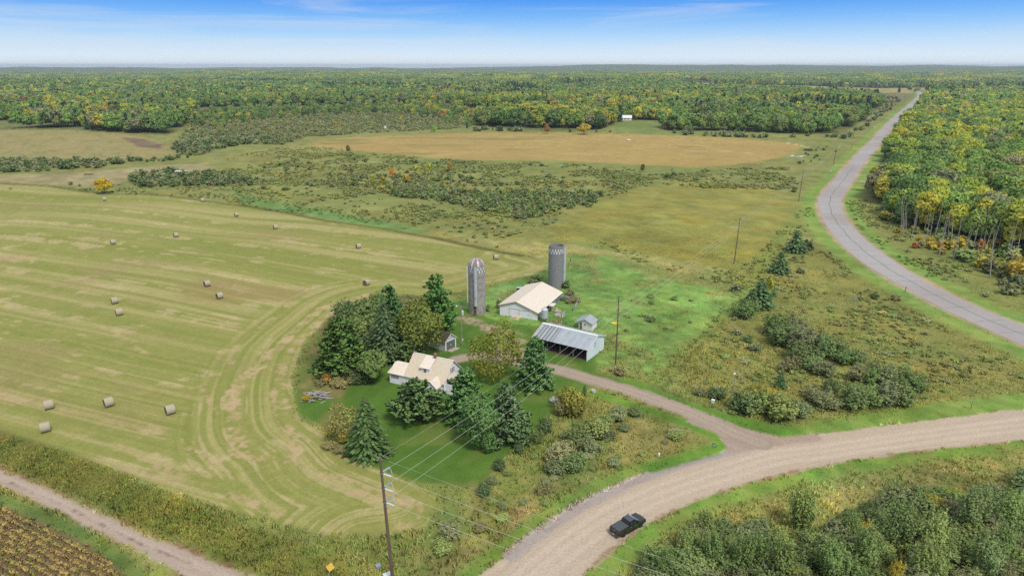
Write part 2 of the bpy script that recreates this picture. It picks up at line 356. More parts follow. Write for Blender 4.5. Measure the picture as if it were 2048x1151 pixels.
# ripe orange field
def orange(ix, d):
    c = palette(ix, [(186, 160, 98), (174, 152, 92), (192, 168, 108), (180, 156, 94)])
    row = fbm(X[ix] * .97 + Y[ix] * .24, Y[ix] * .97 - X[ix] * .24, 1, 1, 3)
    st = fbm((X[ix]) / 30, Y[ix] / 2.2, 1., 2, 8); c = c * (.93 + .14 * st)[:, None]
    return mixc(c, np.repeat(L3((146, 140, 84))[None], len(ix), 0), sstep(.62, .75, fbm(X[ix] / 5, Y[ix], 16., 3, 21)) * .8)
zone([(612, 284), (640, 277), (720, 273), (850, 268), (960, 264), (1100, 265), (1280, 268), (1450, 274), (1560, 282), (1614, 292), (1606, 303), (1570, 315), (1500, 328), (1440, 334), (1380, 335), (1250, 330), (1100, 322), (960, 322), (880, 318), (780, 309), (700, 302), (640, 298), (616, 292)], [(150, 146, 84), (136, 140, 78)], 5, edge=3)
zone([(618, 284), (645, 278), (720, 274), (850, 269), (960, 265), (1100, 266), (1280, 269), (1450, 275), (1555, 283), (1602, 292), (1592, 302), (1560, 314), (1495, 326), (1440, 332), (1380, 333), (1250, 328), (1100, 320), (960, 320), (880, 316), (780, 307), (700, 300), (642, 296), (622, 290)], orange, 2.5, 'grain_field')
for ln, hw in (([(1352, 300), (1400, 303), (1450, 302), (1500, 306)], 1.2), ([(1575, 286), (1600, 290), (1618, 296)], 1.0), ([(1560, 306), (1590, 307)], 1.4)):
    strip(ln, hw, [(205, 184, 140), (190, 170, 130)], 1.2)
# yellow-green meadow, wet green streak, tussock ground
zone([(1095, 455), (1180, 415), (1268, 377), (1400, 364), (1500, 371), (1590, 388), (1592, 420), (1545, 490), (1484, 538), (1380, 530), (1290, 506), (1200, 491), (1120, 478)], [(148, 142, 70), (136, 138, 74), (156, 148, 82), (142, 138, 70)], 5)
zone([(470, 386), (560, 402), (640, 417), (720, 433), (800, 449), (862, 463), (800, 467), (700, 450), (620, 432), (540, 416), (480, 400)], [(112, 150, 86), (124, 144, 82), (98, 138, 76)], 5, k=.85)
zone([(880, 470), (1000, 480), (1150, 490), (1300, 512), (1480, 545), (1420, 555), (1290, 530), (1150, 505), (1100, 530), (1000, 500)], [(160, 152, 96), (136, 140, 76), (170, 160, 106)], 3, k=.9)
zone([(1480, 560), (1560, 530), (1640, 480), (1660, 500), (1760, 575), (1900, 650), (2048, 722), (2300, 800), (2300, 840), (2048, 790), (1830, 800), (1560, 835), (1480, 830), (1340, 770)], [(134, 134, 74), (122, 130, 70), (148, 140, 84), (136, 134, 76)], 4)
# power-line strip and vehicle traces between pasture and right meadow
zone([(1250, 765), (1320, 790), (1400, 690), (1500, 600), (1570, 500), (1650, 380), (1620, 380), (1530, 500), (1480, 560), (1420, 620), (1330, 720)], [(128, 140, 72), (112, 132, 66), (142, 144, 80)], 4, k=.85)
for ln in ([(1318, 785), (1375, 720), (1440, 650), (1500, 590)], [(1300, 780), (1352, 722), (1415, 655), (1480, 590)]):
    strip(ln, .5, [(96, 106, 60), (120, 112, 72)], .5, k=.8)
# pasture behind the barns
def green(ix, d):
    c = palette(ix, [(120, 152, 78), (108, 142, 72), (136, 156, 86), (116, 148, 76)])
    return mixc(c, np.repeat(L3((136, 134, 84))[None], len(ix), 0), sstep(.60, .74, fbm(X[ix], Y[ix] , 9., 4, 41)) * .75)
zone([(955, 590), (1000, 566), (1080, 545), (1100, 523), (1150, 510), (1200, 512), (1265, 535), (1340, 562), (1440, 578), (1490, 575), (1470, 610), (1400, 668), (1318, 742), (1255, 764), (1200, 735), (1110, 735), (940, 650), (890, 600)], green, 3, 'pasture', 1.6)
# lawn round the house
def lawn(ix, d):
    c = palette(ix, [(92, 128, 50), (80, 116, 46), (108, 138, 60), (90, 124, 50)])
    st = fbm((X[ix] * .9 - Y[ix] * .43) / 1.5, (X[ix] * .43 + Y[ix] * .9) / 25, 1., 1, 6); c = c * (.92 + .16 * st)[:, None]
    return mixc(c, np.repeat(L3((120, 134, 66))[None], len(ix), 0), sstep(.58, .72, fbm(X[ix], Y[ix], 7., 3, 43)) * .6)
zone([(880, 600), (700, 640), (640, 690), (604, 740), (588, 790), (594, 832), (640, 848), (672, 884), (702, 916), (760, 938), (850, 962), (930, 971), (966, 966), (1000, 926), (1052, 888), (1092, 848), (1120, 812), (1152, 788), (1185, 772), (1300, 790), (1262, 765), (1200, 742), (1190, 700), (1110, 655), (1010, 645)], lawn, 1.5, 'lawn', .7)
zone([(615, 700), (640, 640), (700, 605), (760, 590), (840, 590), (880, 600), (890, 650), (860, 690), (760, 720), (690, 765), (640, 760)], [(112, 106, 66), (92, 92, 58), (132, 118, 78)], 4)
zone([(640, 730), (660, 770), (700, 770), (690, 800), (672, 850), (660, 880), (640, 850), (668, 800), (620, 770), (600, 800), (598, 770)], [(150, 132, 84), (128, 122, 70), (166, 150, 98)], 2, k=.85)
# roadside corner between lawn and gravel road
CORNER = [(970, 968), (1002, 928), (1054, 890), (1094, 850), (1122, 814), (1154, 790), (1190, 776), (1300, 815), (1378, 848), (1422, 872), (1420, 892), (1330, 918), (1240, 945), (1150, 990), (1060, 1060), (960, 1151), (780, 1220), (560, 1220), (480, 1100), (650, 1078), (800, 1070), (860, 1048), (890, 1005), (860, 980)]
zone(CORNER, [(124, 134, 72), (106, 122, 62), (150, 142, 88), (128, 132, 72)], 2, edge=1)
zone([(1000, 1060), (1030, 1000), (1060, 985), (1090, 1005), (1060, 1045), (1000, 1090), (940, 1151), (890, 1151)], [(176, 152, 112), (150, 136, 92), (160, 144, 96)], 2, k=.7)
zone([(1190, 885), (1270, 840), (1360, 850), (1410, 876), (1330, 908), (1230, 925)], [(152, 140, 84), (132, 132, 74), (160, 150, 96)], 2, k=.8)
# ------------------------------------------------ hay field
HAY = [(-700, 380), (-300, 366), (0, 367), (100, 371), (210, 386), (300, 389), (420, 402), (500, 409), (560, 419), (650, 441), (760, 456), (870, 476), (960, 496), (1040, 511), (1088, 524), (1092, 538), (1060, 551), (970, 569), (920, 582), (850, 590), (760, 588), (700, 603), (655, 640), (604, 690), (584, 750), (586, 800), (600, 838), (648, 872), (692, 916), (750, 940), (800, 960), (850, 984), (878, 1010), (848, 1046), (800, 1066), (730, 1076), (650, 1070), (560, 1050), (440, 1011), (330, 976), (200, 926), (100, 891), (0, 866), (-300, 780), (-900, 700)]
haypoly = wpoly(HAY)
INNER = [G(*p) for p in [(1040, 511), (1088, 524), (1092, 538), (1060, 551), (970, 569), (920, 582), (850, 590), (760, 588), (700, 603), (655, 640), (604, 690), (584, 750), (586, 800), (600, 838), (648, 872), (692, 916), (750, 940), (800, 960), (850, 984), (878, 1010), (848, 1046), (800, 1066), (730, 1076)]]
INN2 = smooth_line(INNER, 4)
def hay(ix, d):
    x, y = X[ix], Y[ix]
    th = np.radians(-25 + 11 * sstep(150, 230, y) - 4 * sstep(250, 330, y))
    wob = 5 * np.sin(x / 47 + y / 80.) + 3 * np.sin(x / 23.)
    a, b = x * math.cos(math.radians(-21)) + y * math.sin(math.radians(-21)), -x * math.sin(math.radians(-21)) + y * math.cos(math.radians(-21))
    b = b + 12 * sstep(140, 240, y) * np.sin(x / 75.) + wob * .25 * sstep(140, 200, y)
    din, ain, _ = seg_dist(INN2, x, y, True)
    wr = 1 - sstep(13, 24, din + (fbm(x, y, 20, 2, 3) - .5) * 10)
    dr = (x * x + y * y + H * H) / (H * 800.)
    def streak1(w, ln, s): return fbm(a / ln, b / w, 1., 2, s) * (1 - wr) + fbm(ain / ln, din / w, 1., 2, s + 40) * wr
    def streak(w, ln, s):
        f1, f2 = np.clip(w / (1.5 * dr) - .4, 0, 1), np.clip(3 * w / (1.5 * dr) - .4, 0, 1)   # rows too fine to see far off run together
        n = streak1(w * 8, ln * 1.6, s + 7); n = n * (1 - f2) + streak1(w * 3, ln * 1.2, s + 3) * f2
        return n * (1 - f1) + streak1(w, ln, s) * f1
    c = palette(ix, [(157, 160, 88), (146, 154, 80), (165, 162, 95), (155, 157, 86)])
    c = mixc(c, np.repeat(L3((140, 148, 72))[None], len(ix), 0), sstep(.46, .68, streak(1.3, 150, 50)) * .6)
    c = mixc(c, np.repeat(L3((194, 182, 126))[None], len(ix), 0), sstep(.48, .72, streak(.8, 130, 60)) * .6)
    pale = sstep(.585, .66, streak(.6, 85, 70) * .6 + fbm(x, y, 7, 3, 71) * .4) * (.6 + .4 * n4[ix] * 2)
    c = mixc(c, np.repeat(L3((214, 192, 150))[None], len(ix), 0), np.clip(pale, 0, 1) * (.5 - .05 * wr))
    brown = sstep(.63, .78, fbm(a / 3.0, b, 16, 3, 81)) * .3
    c = mixc(c, np.repeat(L3((172, 144, 110))[None], len(ix), 0), brown)
    row = .5 + .5 * np.cos(np.where(wr > .5, din, b) * 2 * math.pi / 2.7); c = c * (1 + (row - .5) * .06 * sstep(190, 130, y))[:, None]
    return c * (.9 + .2 * n4[ix])[:, None]
zone(None, hay, 1.0, 'hay_field', .7, world=haypoly)
for ln, hw, k in (([(798, 572), (700, 600), (640, 618), (600, 650), (560, 690), (515, 735), (478, 760), (462, 800), (468, 850), (480, 905), (500, 912)], 1.2, .95), ([(500, 912), (540, 918), (575, 918), (592, 900), (585, 872), (570, 850)], 1.0, .95),
                  ([(560, 718), (552, 760), (548, 800), (556, 850)], .35, .8), ([(640, 640), (590, 690), (566, 730), (566, 780), (575, 830)], .8, .8), ([(760, 585), (680, 615), (630, 650)], .9, .9),
                  ([(1085, 530), (1060, 545), (990, 560), (940, 572)], .6, .9), ([(1052, 520), (1060, 530), (1040, 542), (960, 552)], .5, .8),
                  ([(300, 850), (360, 885), (430, 920)], .45, .8), ([(0, 905), (60, 925)], .4, .6), ([(250, 895), (330, 935), (430, 975), (560, 1030)], .6, .8), ([(395, 770), (420, 800), (436, 830)], .4, .8), ([(200, 650), (260, 680), (300, 715)], .4, .7),
                  ([(700, 985), (780, 1000), (835, 1010), (846, 1030), (800, 1050)], .9, .9), ([(640, 945), (700, 962), (780, 985)], .5, .8)):
    strip(ln, hw, [(198, 172, 128), (182, 156, 112), (206, 184, 142)], .5, k=k, edge=.9)
zone([(360, 575), (400, 555), (480, 565), (600, 580), (590, 600), (480, 600), (430, 610), (380, 600)], [(168, 138, 100), (158, 146, 88)], 5, k=.55, edge=2)
# dark rank edge along the far side of the hay field
strip([(-300, 366), (0, 367), (100, 371), (210, 386), (300, 389), (420, 402), (500, 409), (560, 419), (650, 441), (760, 456), (870, 476), (960, 496), (1040, 511)], 1.5, [(112, 108, 60), (98, 100, 54)], 1.5)
# ------------------------------------------------ tracks and roads
DIRT_T = [(-260, 838), (0, 935), (94, 972), (187, 1016), (281, 1060), (375, 1100), (500, 1148), (640, 1200)]
DIRT_B = [(520, 1215), (375, 1149), (312, 1119), (250, 1088), (175, 1050), (94, 1013), (0, 976), (-300, 860)]
strip([(-300, 880), (0, 985), (94, 1024), (175, 1062), (250, 1100), (330, 1140), (420, 1190)], 3.0, [(150, 146, 88), (120, 134, 66), (162, 148, 100)], 1.5)
strip([(-260, 828), (0, 922), (94, 960), (187, 1003), (281, 1047), (375, 1086), (500, 1136), (640, 1190)], 2.6, [(168, 156, 104), (146, 146, 84), (176, 162, 120)], 1.0)
strip([(-280, 800), (0, 893), (94, 928), (187, 968), (281, 1012), (375, 1052), (500, 1100), (640, 1150)], 4.0, [(112, 116, 56), (94, 104, 50), (130, 124, 66)], 1.5)
strip([(-300, 895), (0, 998), (94, 1036), (175, 1076), (240, 1120), (300, 1180)], 1.3, [(106, 128, 66), (122, 130, 74), (98, 122, 60)], 1)
cropp = wpoly([(0, 1010), (94, 1050), (175, 1091), (240, 1141), (300, 1200), (300, 1500), (-700, 1500), (-700, 760)])
zone(None, [(128, 106, 82), (110, 92, 72), (140, 120, 90)], .8, 'crop_field', .4, world=cropp)
def road_tone(line, base, tones, wheel, s):
    def f(ix, d):
        dd, aa, sg = seg_dist(line, X[ix], Y[ix], True)
        n = fbm(aa / 14, dd / .8, 1., 3, s); m = fbm(aa / 5., dd / .35, 1., 2, s + 5)
        c = mixc(np.repeat(L3(base)[None], len(ix), 0), np.repeat(L3(tones[0])[None], len(ix), 0), contrast(n, 2.2) * .6)
        c = mixc(c, np.repeat(L3(tones[1])[None], len(ix), 0), contrast(m, 2.2) * .3)
        for w in wheel: c = mixc(c, np.repeat(L3(tones[2])[None], len(ix), 0), np.exp(-((dd - w) / .6) ** 2) * .5)
        return c * (.95 + .10 * n4[ix])[:, None]
    return f
dline = [G(*p) for p in DIRT_T]
zone(DIRT_T + DIRT_B, road_tone(dline, (196, 176, 158), ((182, 164, 150), (170, 150, 138), (206, 190, 172)), (1.5, 3.5), 91), .4, 'dirt_road', .6)
strip([(20, 965), (94, 995), (130, 1010), (200, 1046), (290, 1090), (380, 1126)], .22, [(136, 116, 104), (150, 130, 116)], .3, k=.8, edge=.3)
strip([(-260, 834), (0, 931), (94, 968), (187, 1012), (281, 1056), (375, 1096), (500, 1144)], .35, [(138, 104, 74), (150, 124, 84)], .4, k=.9)
# main gravel road and its grey shoulder
GL = [(880, 1240), (965, 1151), (1050, 1083), (1150, 1015), (1250, 965), (1350, 930), (1440, 905), (1520, 884), (1620, 872), (1750, 853), (1900, 834), (2048, 818), (2300, 795)]
GRt = [(2300, 845), (2048, 880), (1850, 900), (1700, 921), (1550, 952), (1400, 997), (1300, 1046), (1230, 1092), (1165, 1151), (1090, 1240)]
gll = smooth_line([G(*p) for p in GL], 4); grr = smooth_line([G(*p) for p in GRt], 4)
strip(None, 3.2, [(120, 148, 66), (106, 136, 58), (136, 148, 76)], 1.2, line=gll[gll[:, 1] < 400])
zone([(1000, 1130), (1060, 1075), (1160, 1005), (1250, 958), (1300, 945), (1330, 952), (1250, 985), (1160, 1040), (1050, 1130), (960, 1200)], [(124, 120, 76), (108, 116, 62)], 2, k=.7)
strip(None, 3.6, [(118, 148, 66), (104, 136, 58), (134, 146, 74)], 1.5, line=grr)
strip([(1640, 872), (1750, 850), (1900, 828), (2048, 808), (2300, 785)], 4.5, [(124, 152, 70), (110, 140, 62), (136, 152, 80)], 1.5)
zone([(1290, 1100), (1420, 1035), (1560, 985), (1720, 950), (1900, 925), (2200, 890), (2200, 960), (1900, 985), (1700, 1040), (1500, 1060), (1330, 1150)], [(138, 138, 80), (118, 130, 68), (158, 144, 96)], 3, k=.8)
zone([(1280, 1120), (1400, 1060), (1520, 1070), (1640, 1075), (1760, 1015), (1900, 1004), (2048, 975), (2300, 950), (2300, 1500), (1200, 1500)], [(92, 100, 56), (80, 88, 50), (106, 108, 64)], 3)
groad = np.vstack([gll, grr])
zone(None, road_tone(gll, (202, 184, 160), ((212, 194, 172), (186, 169, 150), (220, 204, 184)), (3.4, 5.2, 7.0), 101), .35, 'gravel_road', .6, world=groad)
sh = [G(*p) for p in [(1020, 1110), (1070, 1072), (1160, 1012), (1260, 964), (1350, 932), (1440, 907), (1520, 888)]]
strip(None, 1.1, [(176, 164, 158), (164, 152, 146), (186, 174, 166)], .6, line=sh, edge=.4)
strip(None, .3, [(150, 120, 96), (168, 140, 110)], .4, line=grr, k=.8)
# driveway
DRIVE = [(1520, 885), (1462, 862), (1400, 832), (1300, 795), (1200, 763), (1120, 740), (1060, 727), (1010, 716), (960, 712), (915, 717)]
drv = smooth_line([G(*p) for p in DRIVE], 6)
ln2 = smooth_line([G(*p) for p in [(1262, 768), (1330, 798), (1400, 822), (1470, 842), (1530, 858), (1580, 864)]], 4)
strip(None, 2.6, [(110, 144, 58), (96, 132, 54)], .8, line=ln2)
strip([(1190, 786), (1300, 822), (1384, 850), (1432, 872), (1446, 892), (1400, 908), (1300, 935)], 1.3, [(110, 144, 58), (96, 132, 54)], .8)
zone([(1376, 842), (1432, 868), (1449, 892), (1440, 908), (1500, 900), (1640, 878), (1632, 868), (1560, 872), (1480, 852), (1400, 826)], road_tone(drv, (190, 168, 152), ((176, 156, 142), (164, 146, 134), (200, 180, 162)), (.9, 2.0), 131), .5, 'driveway', .4)
m0 = np.where((np.abs(X) < 90) & (Y > 80) & (Y < 200))[0]
dd, aa, sg = seg_dist(drv, X[m0], Y[m0], True); dm = sstep(-.5, .5, 2.35 - dd + (n3[m0] - .5) * 1.6)
s = dm > 0; c = road_tone(drv, (184, 166, 148), ((170, 152, 136), (160, 144, 130), (196, 179, 160)), (.85,), 121)(m0[s], None)
paint(dm[s], c, m0[s], 'driveway')
for ln, hw, k in (([(1062, 720), (1042, 690), (1005, 664), (965, 650), (925, 637)], 1.9, .95), ([(960, 652), (990, 660), (1040, 670)], 1.2, .6), ([(1000, 716), (1020, 700), (1045, 695)], 3.0, .8)):
    strip(ln, hw, [(182, 156, 136), (164, 138, 120), (192, 168, 146)], 1.0, k=k, edge=1.2)
strip([(1085, 738), (1105, 722), (1150, 728)], .9, [(160, 140, 104), (140, 134, 80)], 1.0, k=.7)
# verge of the paved road
PL = [(2300, 812), (2048, 692), (1934, 640), (1888, 618), (1847, 596), (1810, 575), (1767, 551), (1725, 525), (1689, 495), (1662, 465), (1645, 438), (1637, 415), (1636, 400), (1646.5, 381), (1662, 365.5), (1678, 347), (1695.5, 329), (1716.4, 305), (1740, 283), (1765.6, 255), (1792.6, 228.5), (1812, 213.5), (1830, 197.7), (1834.5, 191), (1830, 182.6), (1825, 173.6)]
PR = [(2300, 765), (2048, 651), (2017, 639), (1956, 614), (1908, 591), (1859, 567), (1815, 540), (1776, 513), (1737, 484), (1710, 457), (1690, 433), (1684, 416), (1684, 401), (1692, 382), (1704.5, 365), (1719.5, 339), (1735, 318.6), (1758, 291), (1777.6, 265), (1800, 240), (1819, 222), (1836, 203.7), (1844.5, 192), (1839.5, 184), (1833.5, 173.6)]
pll = smooth_line([G(*p) for p in PL], 5); prr = smooth_line([G(*p) for p in PR], 5)
def resample(l, n):
    s = np.r_[0, np.cumsum(np.hypot(*np.diff(l, axis=0).T))]; t = s / s[-1]; q = np.linspace(0, 1, n) ; q = np.interp(np.linspace(0, 1, n), [0, 1], [0, 1])
    return np.stack([np.interp(q, t, l[:, 0]), np.interp(q, t, l[:, 1])], 1)
# pair left and right edges station by station
pll = resample(pll, 900); pll = pll[np.unique(np.searchsorted(np.r_[0, np.cumsum(np.hypot(*np.diff(pll, axis=0).T) / np.maximum(pll[:-1, 1] / 150., 1))], np.arange(0, 900, 1.2)).clip(0, 899))]
pdense = resample(prr, 3000); near = np.array([((pdense - p) ** 2).sum(1).argmin() for p in pll]); near = np.maximum.accumulate(near)
kk = np.ones(9) / 9; near = np.convolve(np.pad(near.astype(float), 4, 'edge'), kk, 'valid')
prr = pdense[near.astype(int)]
PC = (pll + prr) / 2
strip(None, 13.0, [(130, 158, 76), (116, 146, 68), (142, 156, 84)], 3.0, line=PC)
strip(None, 6.8, [(178, 158, 132), (188, 166, 142), (168, 148, 118)], 1.0, line=PC)
strip([(1690, 362), (1716, 362), (1745, 363)], 2.2, [(190, 170, 140)], .8)
strip([(1716, 338), (1690, 333), (1660, 329)], 1.6, [(176, 160, 116)], .8, k=.8)
strip([(1760, 253), (1742, 254), (1725, 254)], 1.6, [(176, 168, 120)], .8)
# concrete pads and bare spots by the barn
for px, nm in (([(1018, 634), (1030, 628), (1046, 630), (1036, 640)], 0), ([(1090, 650), (1112, 640), (1128, 644), (1110, 655)], 0)):
    zone(px, [(190, 164, 132), (170, 146, 116)], .4, None, .3)
rough = (CLS == 0) | (CLS == CN.index('pasture')); soft = (CLS == CN.index('lawn')) | (CLS == CN.index('stubble_field')) | (CLS == CN.index('grain_field'))
mot = (fbm(X, Y, 2.2, 2, 501) - .5) * .45 * sstep(420, 150, RV) + (fbm(X + Y * .3, Y, 6.5, 3, 503) - .5) * .55 * sstep(1500, 500, RV) + (fbm(X, Y, 24, 3, 505) - .5) * .35
C[:] = np.where((rough & (RV < 1200))[:, None], C * np.array([1.16, 1.17, 1.14]), C)
C *= 1 + np.where(rough, np.where(CLS == CN.index('pasture'), mot * 1.5, mot), np.where(soft, mot * .35, 0))[:, None]
hs_ = (fbm(X, Y, 11, 3, 507) - .5) * np.where(rough, .26, 0) - np.where(rough, .02, 0); C[:, 0] *= 1 + hs_; C[:, 2] *= 1 - hs_ * .6
Z = terrain(X, Y)
Z = Z + np.where(RV > 6400, (fbm(X, Y, 45, 2, 77)) * 12 * sstep(6400, 7200, RV) + 8 * sstep(6400, 7200, RV), 0)
GM = bpy.data.materials.new('ground_cover'); GM.use_nodes = True; t = GM.node_tree; b = t.nodes['Principled BSDF']
at = nn('ShaderNodeAttribute', t, attribute_name='Col'); co = nn('ShaderNodeTexCoord', t)
na = nn('ShaderNodeTexNoise', t); na.inputs['Scale'].default_value = 2.3; na.inputs['Detail'].default_value = 5; na.inputs['Roughness'].default_value = .7; t.links.new(co.outputs['Object'], na.inputs['Vector'])
ma = nn('ShaderNodeMapRange', t); ma.inputs[1].default_value = .3; ma.inputs[2].default_value = .7; ma.inputs[3].default_value = .84; ma.inputs[4].default_value = 1.16; t.links.new(na.outputs[0], ma.inputs[0])
vs = nn('ShaderNodeVectorMath', t, operation='SCALE'); t.links.new(at.outputs['Color'], vs.inputs[0]); t.links.new(ma.outputs[0], vs.inputs['Scale']); t.links.new(vs.outputs[0], b.inputs['Base Color'])
bp = nn('ShaderNodeBump', t); bp.inputs['Strength'].default_value = .7; bp.inputs['Distance'].default_value = .22; t.links.new(na.outputs[0], bp.inputs['Height']); t.links.new(bp.outputs[0], b.inputs['Normal'])
b.inputs['Roughness'].default_value = .95; b.inputs['Specular IOR Level'].default_value = .1
II = np.arange(NV).reshape(NRr, NC); a_ = II[:-1, :]; b_ = np.roll(II, -1, 1)[:-1, :]; c_ = np.roll(II, -1, 1)[1:, :]; d_ = II[1:, :]
FQ = np.stack([a_.ravel(), d_.ravel(), c_.ravel(), b_.ravel()], 1); FC = CLS[FQ[:, 0]]
V3 = np.stack([X, Y, Z], 1)
for k, nm in enumerate(CN):
    f = FQ[FC == k]
    if not len(f): continue
    u, inv = np.unique(f, return_inverse=True); me = mesh_np(nm, V3[u], inv.reshape(-1, 4), GM, smooth=True)
    ca = me.color_attributes.new('Col', 'FLOAT_COLOR', 'POINT'); ca.data.foreach_set('color', np.c_[C[u], np.ones(len(u))].astype(np.float32).ravel())
    tag(link(nm, me), kind='structure')
COLgrid = (C, X, Y)
def ground_colour(x, y):
    """albedo of the ground sheet at a point"""
    r = np.hypot(x, y); i = np.clip(np.searchsorted(rad, r), 0, NRr - 1); a = np.arctan2(x, y)
    j = np.clip(np.round((np.degrees(a) + 46) / .08).astype(int), 0, 1150)
    return C[np.clip(i * NC + j, 0, NV - 1)]
# ------------------------------------------------------------------ paved road: a thin slab with cracks sealed along the middle
ASPH = bpy.data.materials.new('worn_asphalt'); ASPH.use_nodes = True; t = ASPH.node_tree; b = t.nodes['Principled BSDF']
at = nn('ShaderNodeAttribute', t, attribute_name='Col'); co = nn('ShaderNodeTexCoord', t); na = nn('ShaderNodeTexNoise', t); na.inputs['Scale'].default_value = 1.1; na.inputs['Detail'].default_value = 8; na.inputs['Roughness'].default_value = .75
t.links.new(co.outputs['Object'], na.inputs['Vector']); ma = nn('ShaderNodeMapRange', t); ma.inputs[1].default_value = .3; ma.inputs[2].default_value = .7; ma.inputs[3].default_value = .88; ma.inputs[4].default_value = 1.12; t.links.new(na.outputs[0], ma.inputs[0])
vs = nn('ShaderNodeVectorMath', t, operation='SCALE'); t.links.new(at.outputs['Color'], vs.inputs[0]); t.links.new(ma.outputs[0], vs.inputs['Scale']); t.links.new(vs.outputs[0], b.inputs['Base Color']); b.inputs['Roughness'].default_value = .9
m = 17; nst = len(PC); q = np.linspace(0, 1, m)
Q = pll[:, None, :] * (1 - q)[None, :, None] + prr[:, None, :] * q[None, :, None]
# lateral tones: ruddy gravel shoulders, pale lanes, darker wheel lines
px_, py_ = Q[..., 0].ravel(), Q[..., 1].ravel(); qq = np.tile(q, nst)
n_ = fbm(px_, py_, 22, 3, 55); base = mixc(np.repeat(L3((182, 178, 176))[None], len(px_), 0), np.repeat(L3((170, 164, 160))[None], len(px_), 0), contrast(n_, 2.5))
sho = np.maximum(sstep(.11, .05, qq + (fbm(px_, py_, 9, 2, 56) - .5) * .05), sstep(.89, .95, qq + (fbm(px_, py_, 9, 2, 57) - .5) * .05))
base = mixc(base, np.repeat(L3((188, 166, 152))[None], len(px_), 0), sho * .5)
zq = np.array(terrain(px_, py_)) + .03 + .10 * (1 - (2 * qq - 1) ** 2)
f = np.array([(i * m + j, i * m + j + 1, (i + 1) * m + j + 1, (i + 1) * m + j) for i in range(nst - 1) for j in range(m - 1)])
me = mesh_np('paved_road', np.stack([px_, py_, zq], 1), f[:, ::-1], ASPH, smooth=True)
if me.polygons[0].normal.z < 0: me.flip_normals()
ca = me.color_attributes.new('Col', 'FLOAT_COLOR', 'POINT'); ca.data.foreach_set('color', np.c_[base, np.ones(len(px_))].astype(np.float32).ravel())
road_o = tag(link('paved_road', me), kind='structure')
TAR = mat('crack_sealant', (.10, .10, .10), .7, .2, 2)
def ribbon(mb, pts, w):
    for a, c in zip(pts[:-1], pts[1:]):
        a, c = Vector(a), Vector(c); d = (c - a); s = Vector((-d.y, d.x, 0)).normalized() * w / 2
        n = len(mb.v); mb.v += [tuple(a - s), tuple(a + s), tuple(c + s), tuple(c - s)]; mb.f.append((n + 3, n + 2, n + 1, n))
mb = MB(); mid = resample(PC[PC[:, 1] < 480], 140)
pts = [(p[0] + .25 * math.sin(i * .7), p[1] + .2 * math.sin(i * 1.3), float(terrain(p[0], p[1])) + .138) for i, p in enumerate(mid)]
ribbon(mb, pts, .2)
c1 = mb.build('crack_seal', TAR, road_o)
mb = MB(); s_ = np.r_[0, np.cumsum(np.hypot(*np.diff(PC, axis=0).T))]
for dist in np.arange(10, 420, 11.0):
    i = int(np.clip(np.searchsorted(s_, dist + rnd.uniform(-3, 3)), 1, nst - 2)); pts = []
    for k in range(7):
        qv = .1 + .8 * k / 6; p = pll[i] * (1 - qv) + prr[i] * qv; j = rnd.uniform(-.35, .35); d = PC[i + 1] - PC[i]; d = d / np.hypot(*d)
        pts.append((p[0] + d[0] * j, p[1] + d[1] * j, float(terrain(p[0], p[1])) + .032 + .10 * (1 - (2 * qv - 1) ** 2) + .006))
    ribbon(mb, pts, .13)
tag(mb.build('cross_crack', TAR, road_o), kind='stuff')

# ------------------------------------------------------------------ plants: a library of crowns made of many small leaves
def quads(Cn, Nn, S, g, asp=1.0, tang=None, bend=None, mat=None, name='foliage', vn=None):
    n = len(Cn); Nn = Nn / np.maximum(np.linalg.norm(Nn, axis=1, keepdims=True), 1e-9)
    if tang is None: tang = g.normal(size=(n, 3))
    T = tang - (tang * Nn).sum(1, keepdims=True) * Nn; T /= np.maximum(np.linalg.norm(T, axis=1, keepdims=True), 1e-9); B = np.cross(Nn, T)
    S = np.asarray(S)[:, None]; T = T * S * asp; B = B * S
    V = np.stack([Cn - T * .5 - B * .35, Cn + T * .1 - B * .55, Cn + T * .55 + B * .1, Cn - T * .15 + B * .55], 1).reshape(-1, 3)
    F = np.arange(n * 4).reshape(n, 4)
    vnr = None
    if vn is not None: vnr = np.repeat(vn, 4, 0)
    return mesh_np(name, V, F, mat or LEAF, smooth=vn is not None, normals=vnr)
def blob_leaves(blobs, n, g, lo=.72, hi=1.03, low=-.55):
    b = np.array(blobs); wgt = (b[:, 3] * b[:, 4] + b[:, 3] * b[:, 5]); wgt /= wgt.sum(); out_c, out_n = [], []
    for k, bb in enumerate(b):
        m = int(n * wgt[k]) + 1; d = g.normal(size=(m * 2, 3)); d /= np.linalg.norm(d, axis=1, keepdims=True); d = d[d[:, 2] > low][:m]
        r = lo + (hi - lo) * g.random((len(d), 1)) ** .6; p = bb[:3] + d * bb[3:] * r; keep = np.ones(len(p), bool)
        for j, o in enumerate(b):
            if j != k: keep &= (((p - o[:3]) / o[3:]) ** 2).sum(1) > .62
        out_c.append(p[keep]); nn_ = d / bb[3:]; out_n.append((nn_ / np.linalg.norm(nn_, axis=1, keepdims=True))[keep])
    return np.vstack(out_c), np.vstack(out_n)
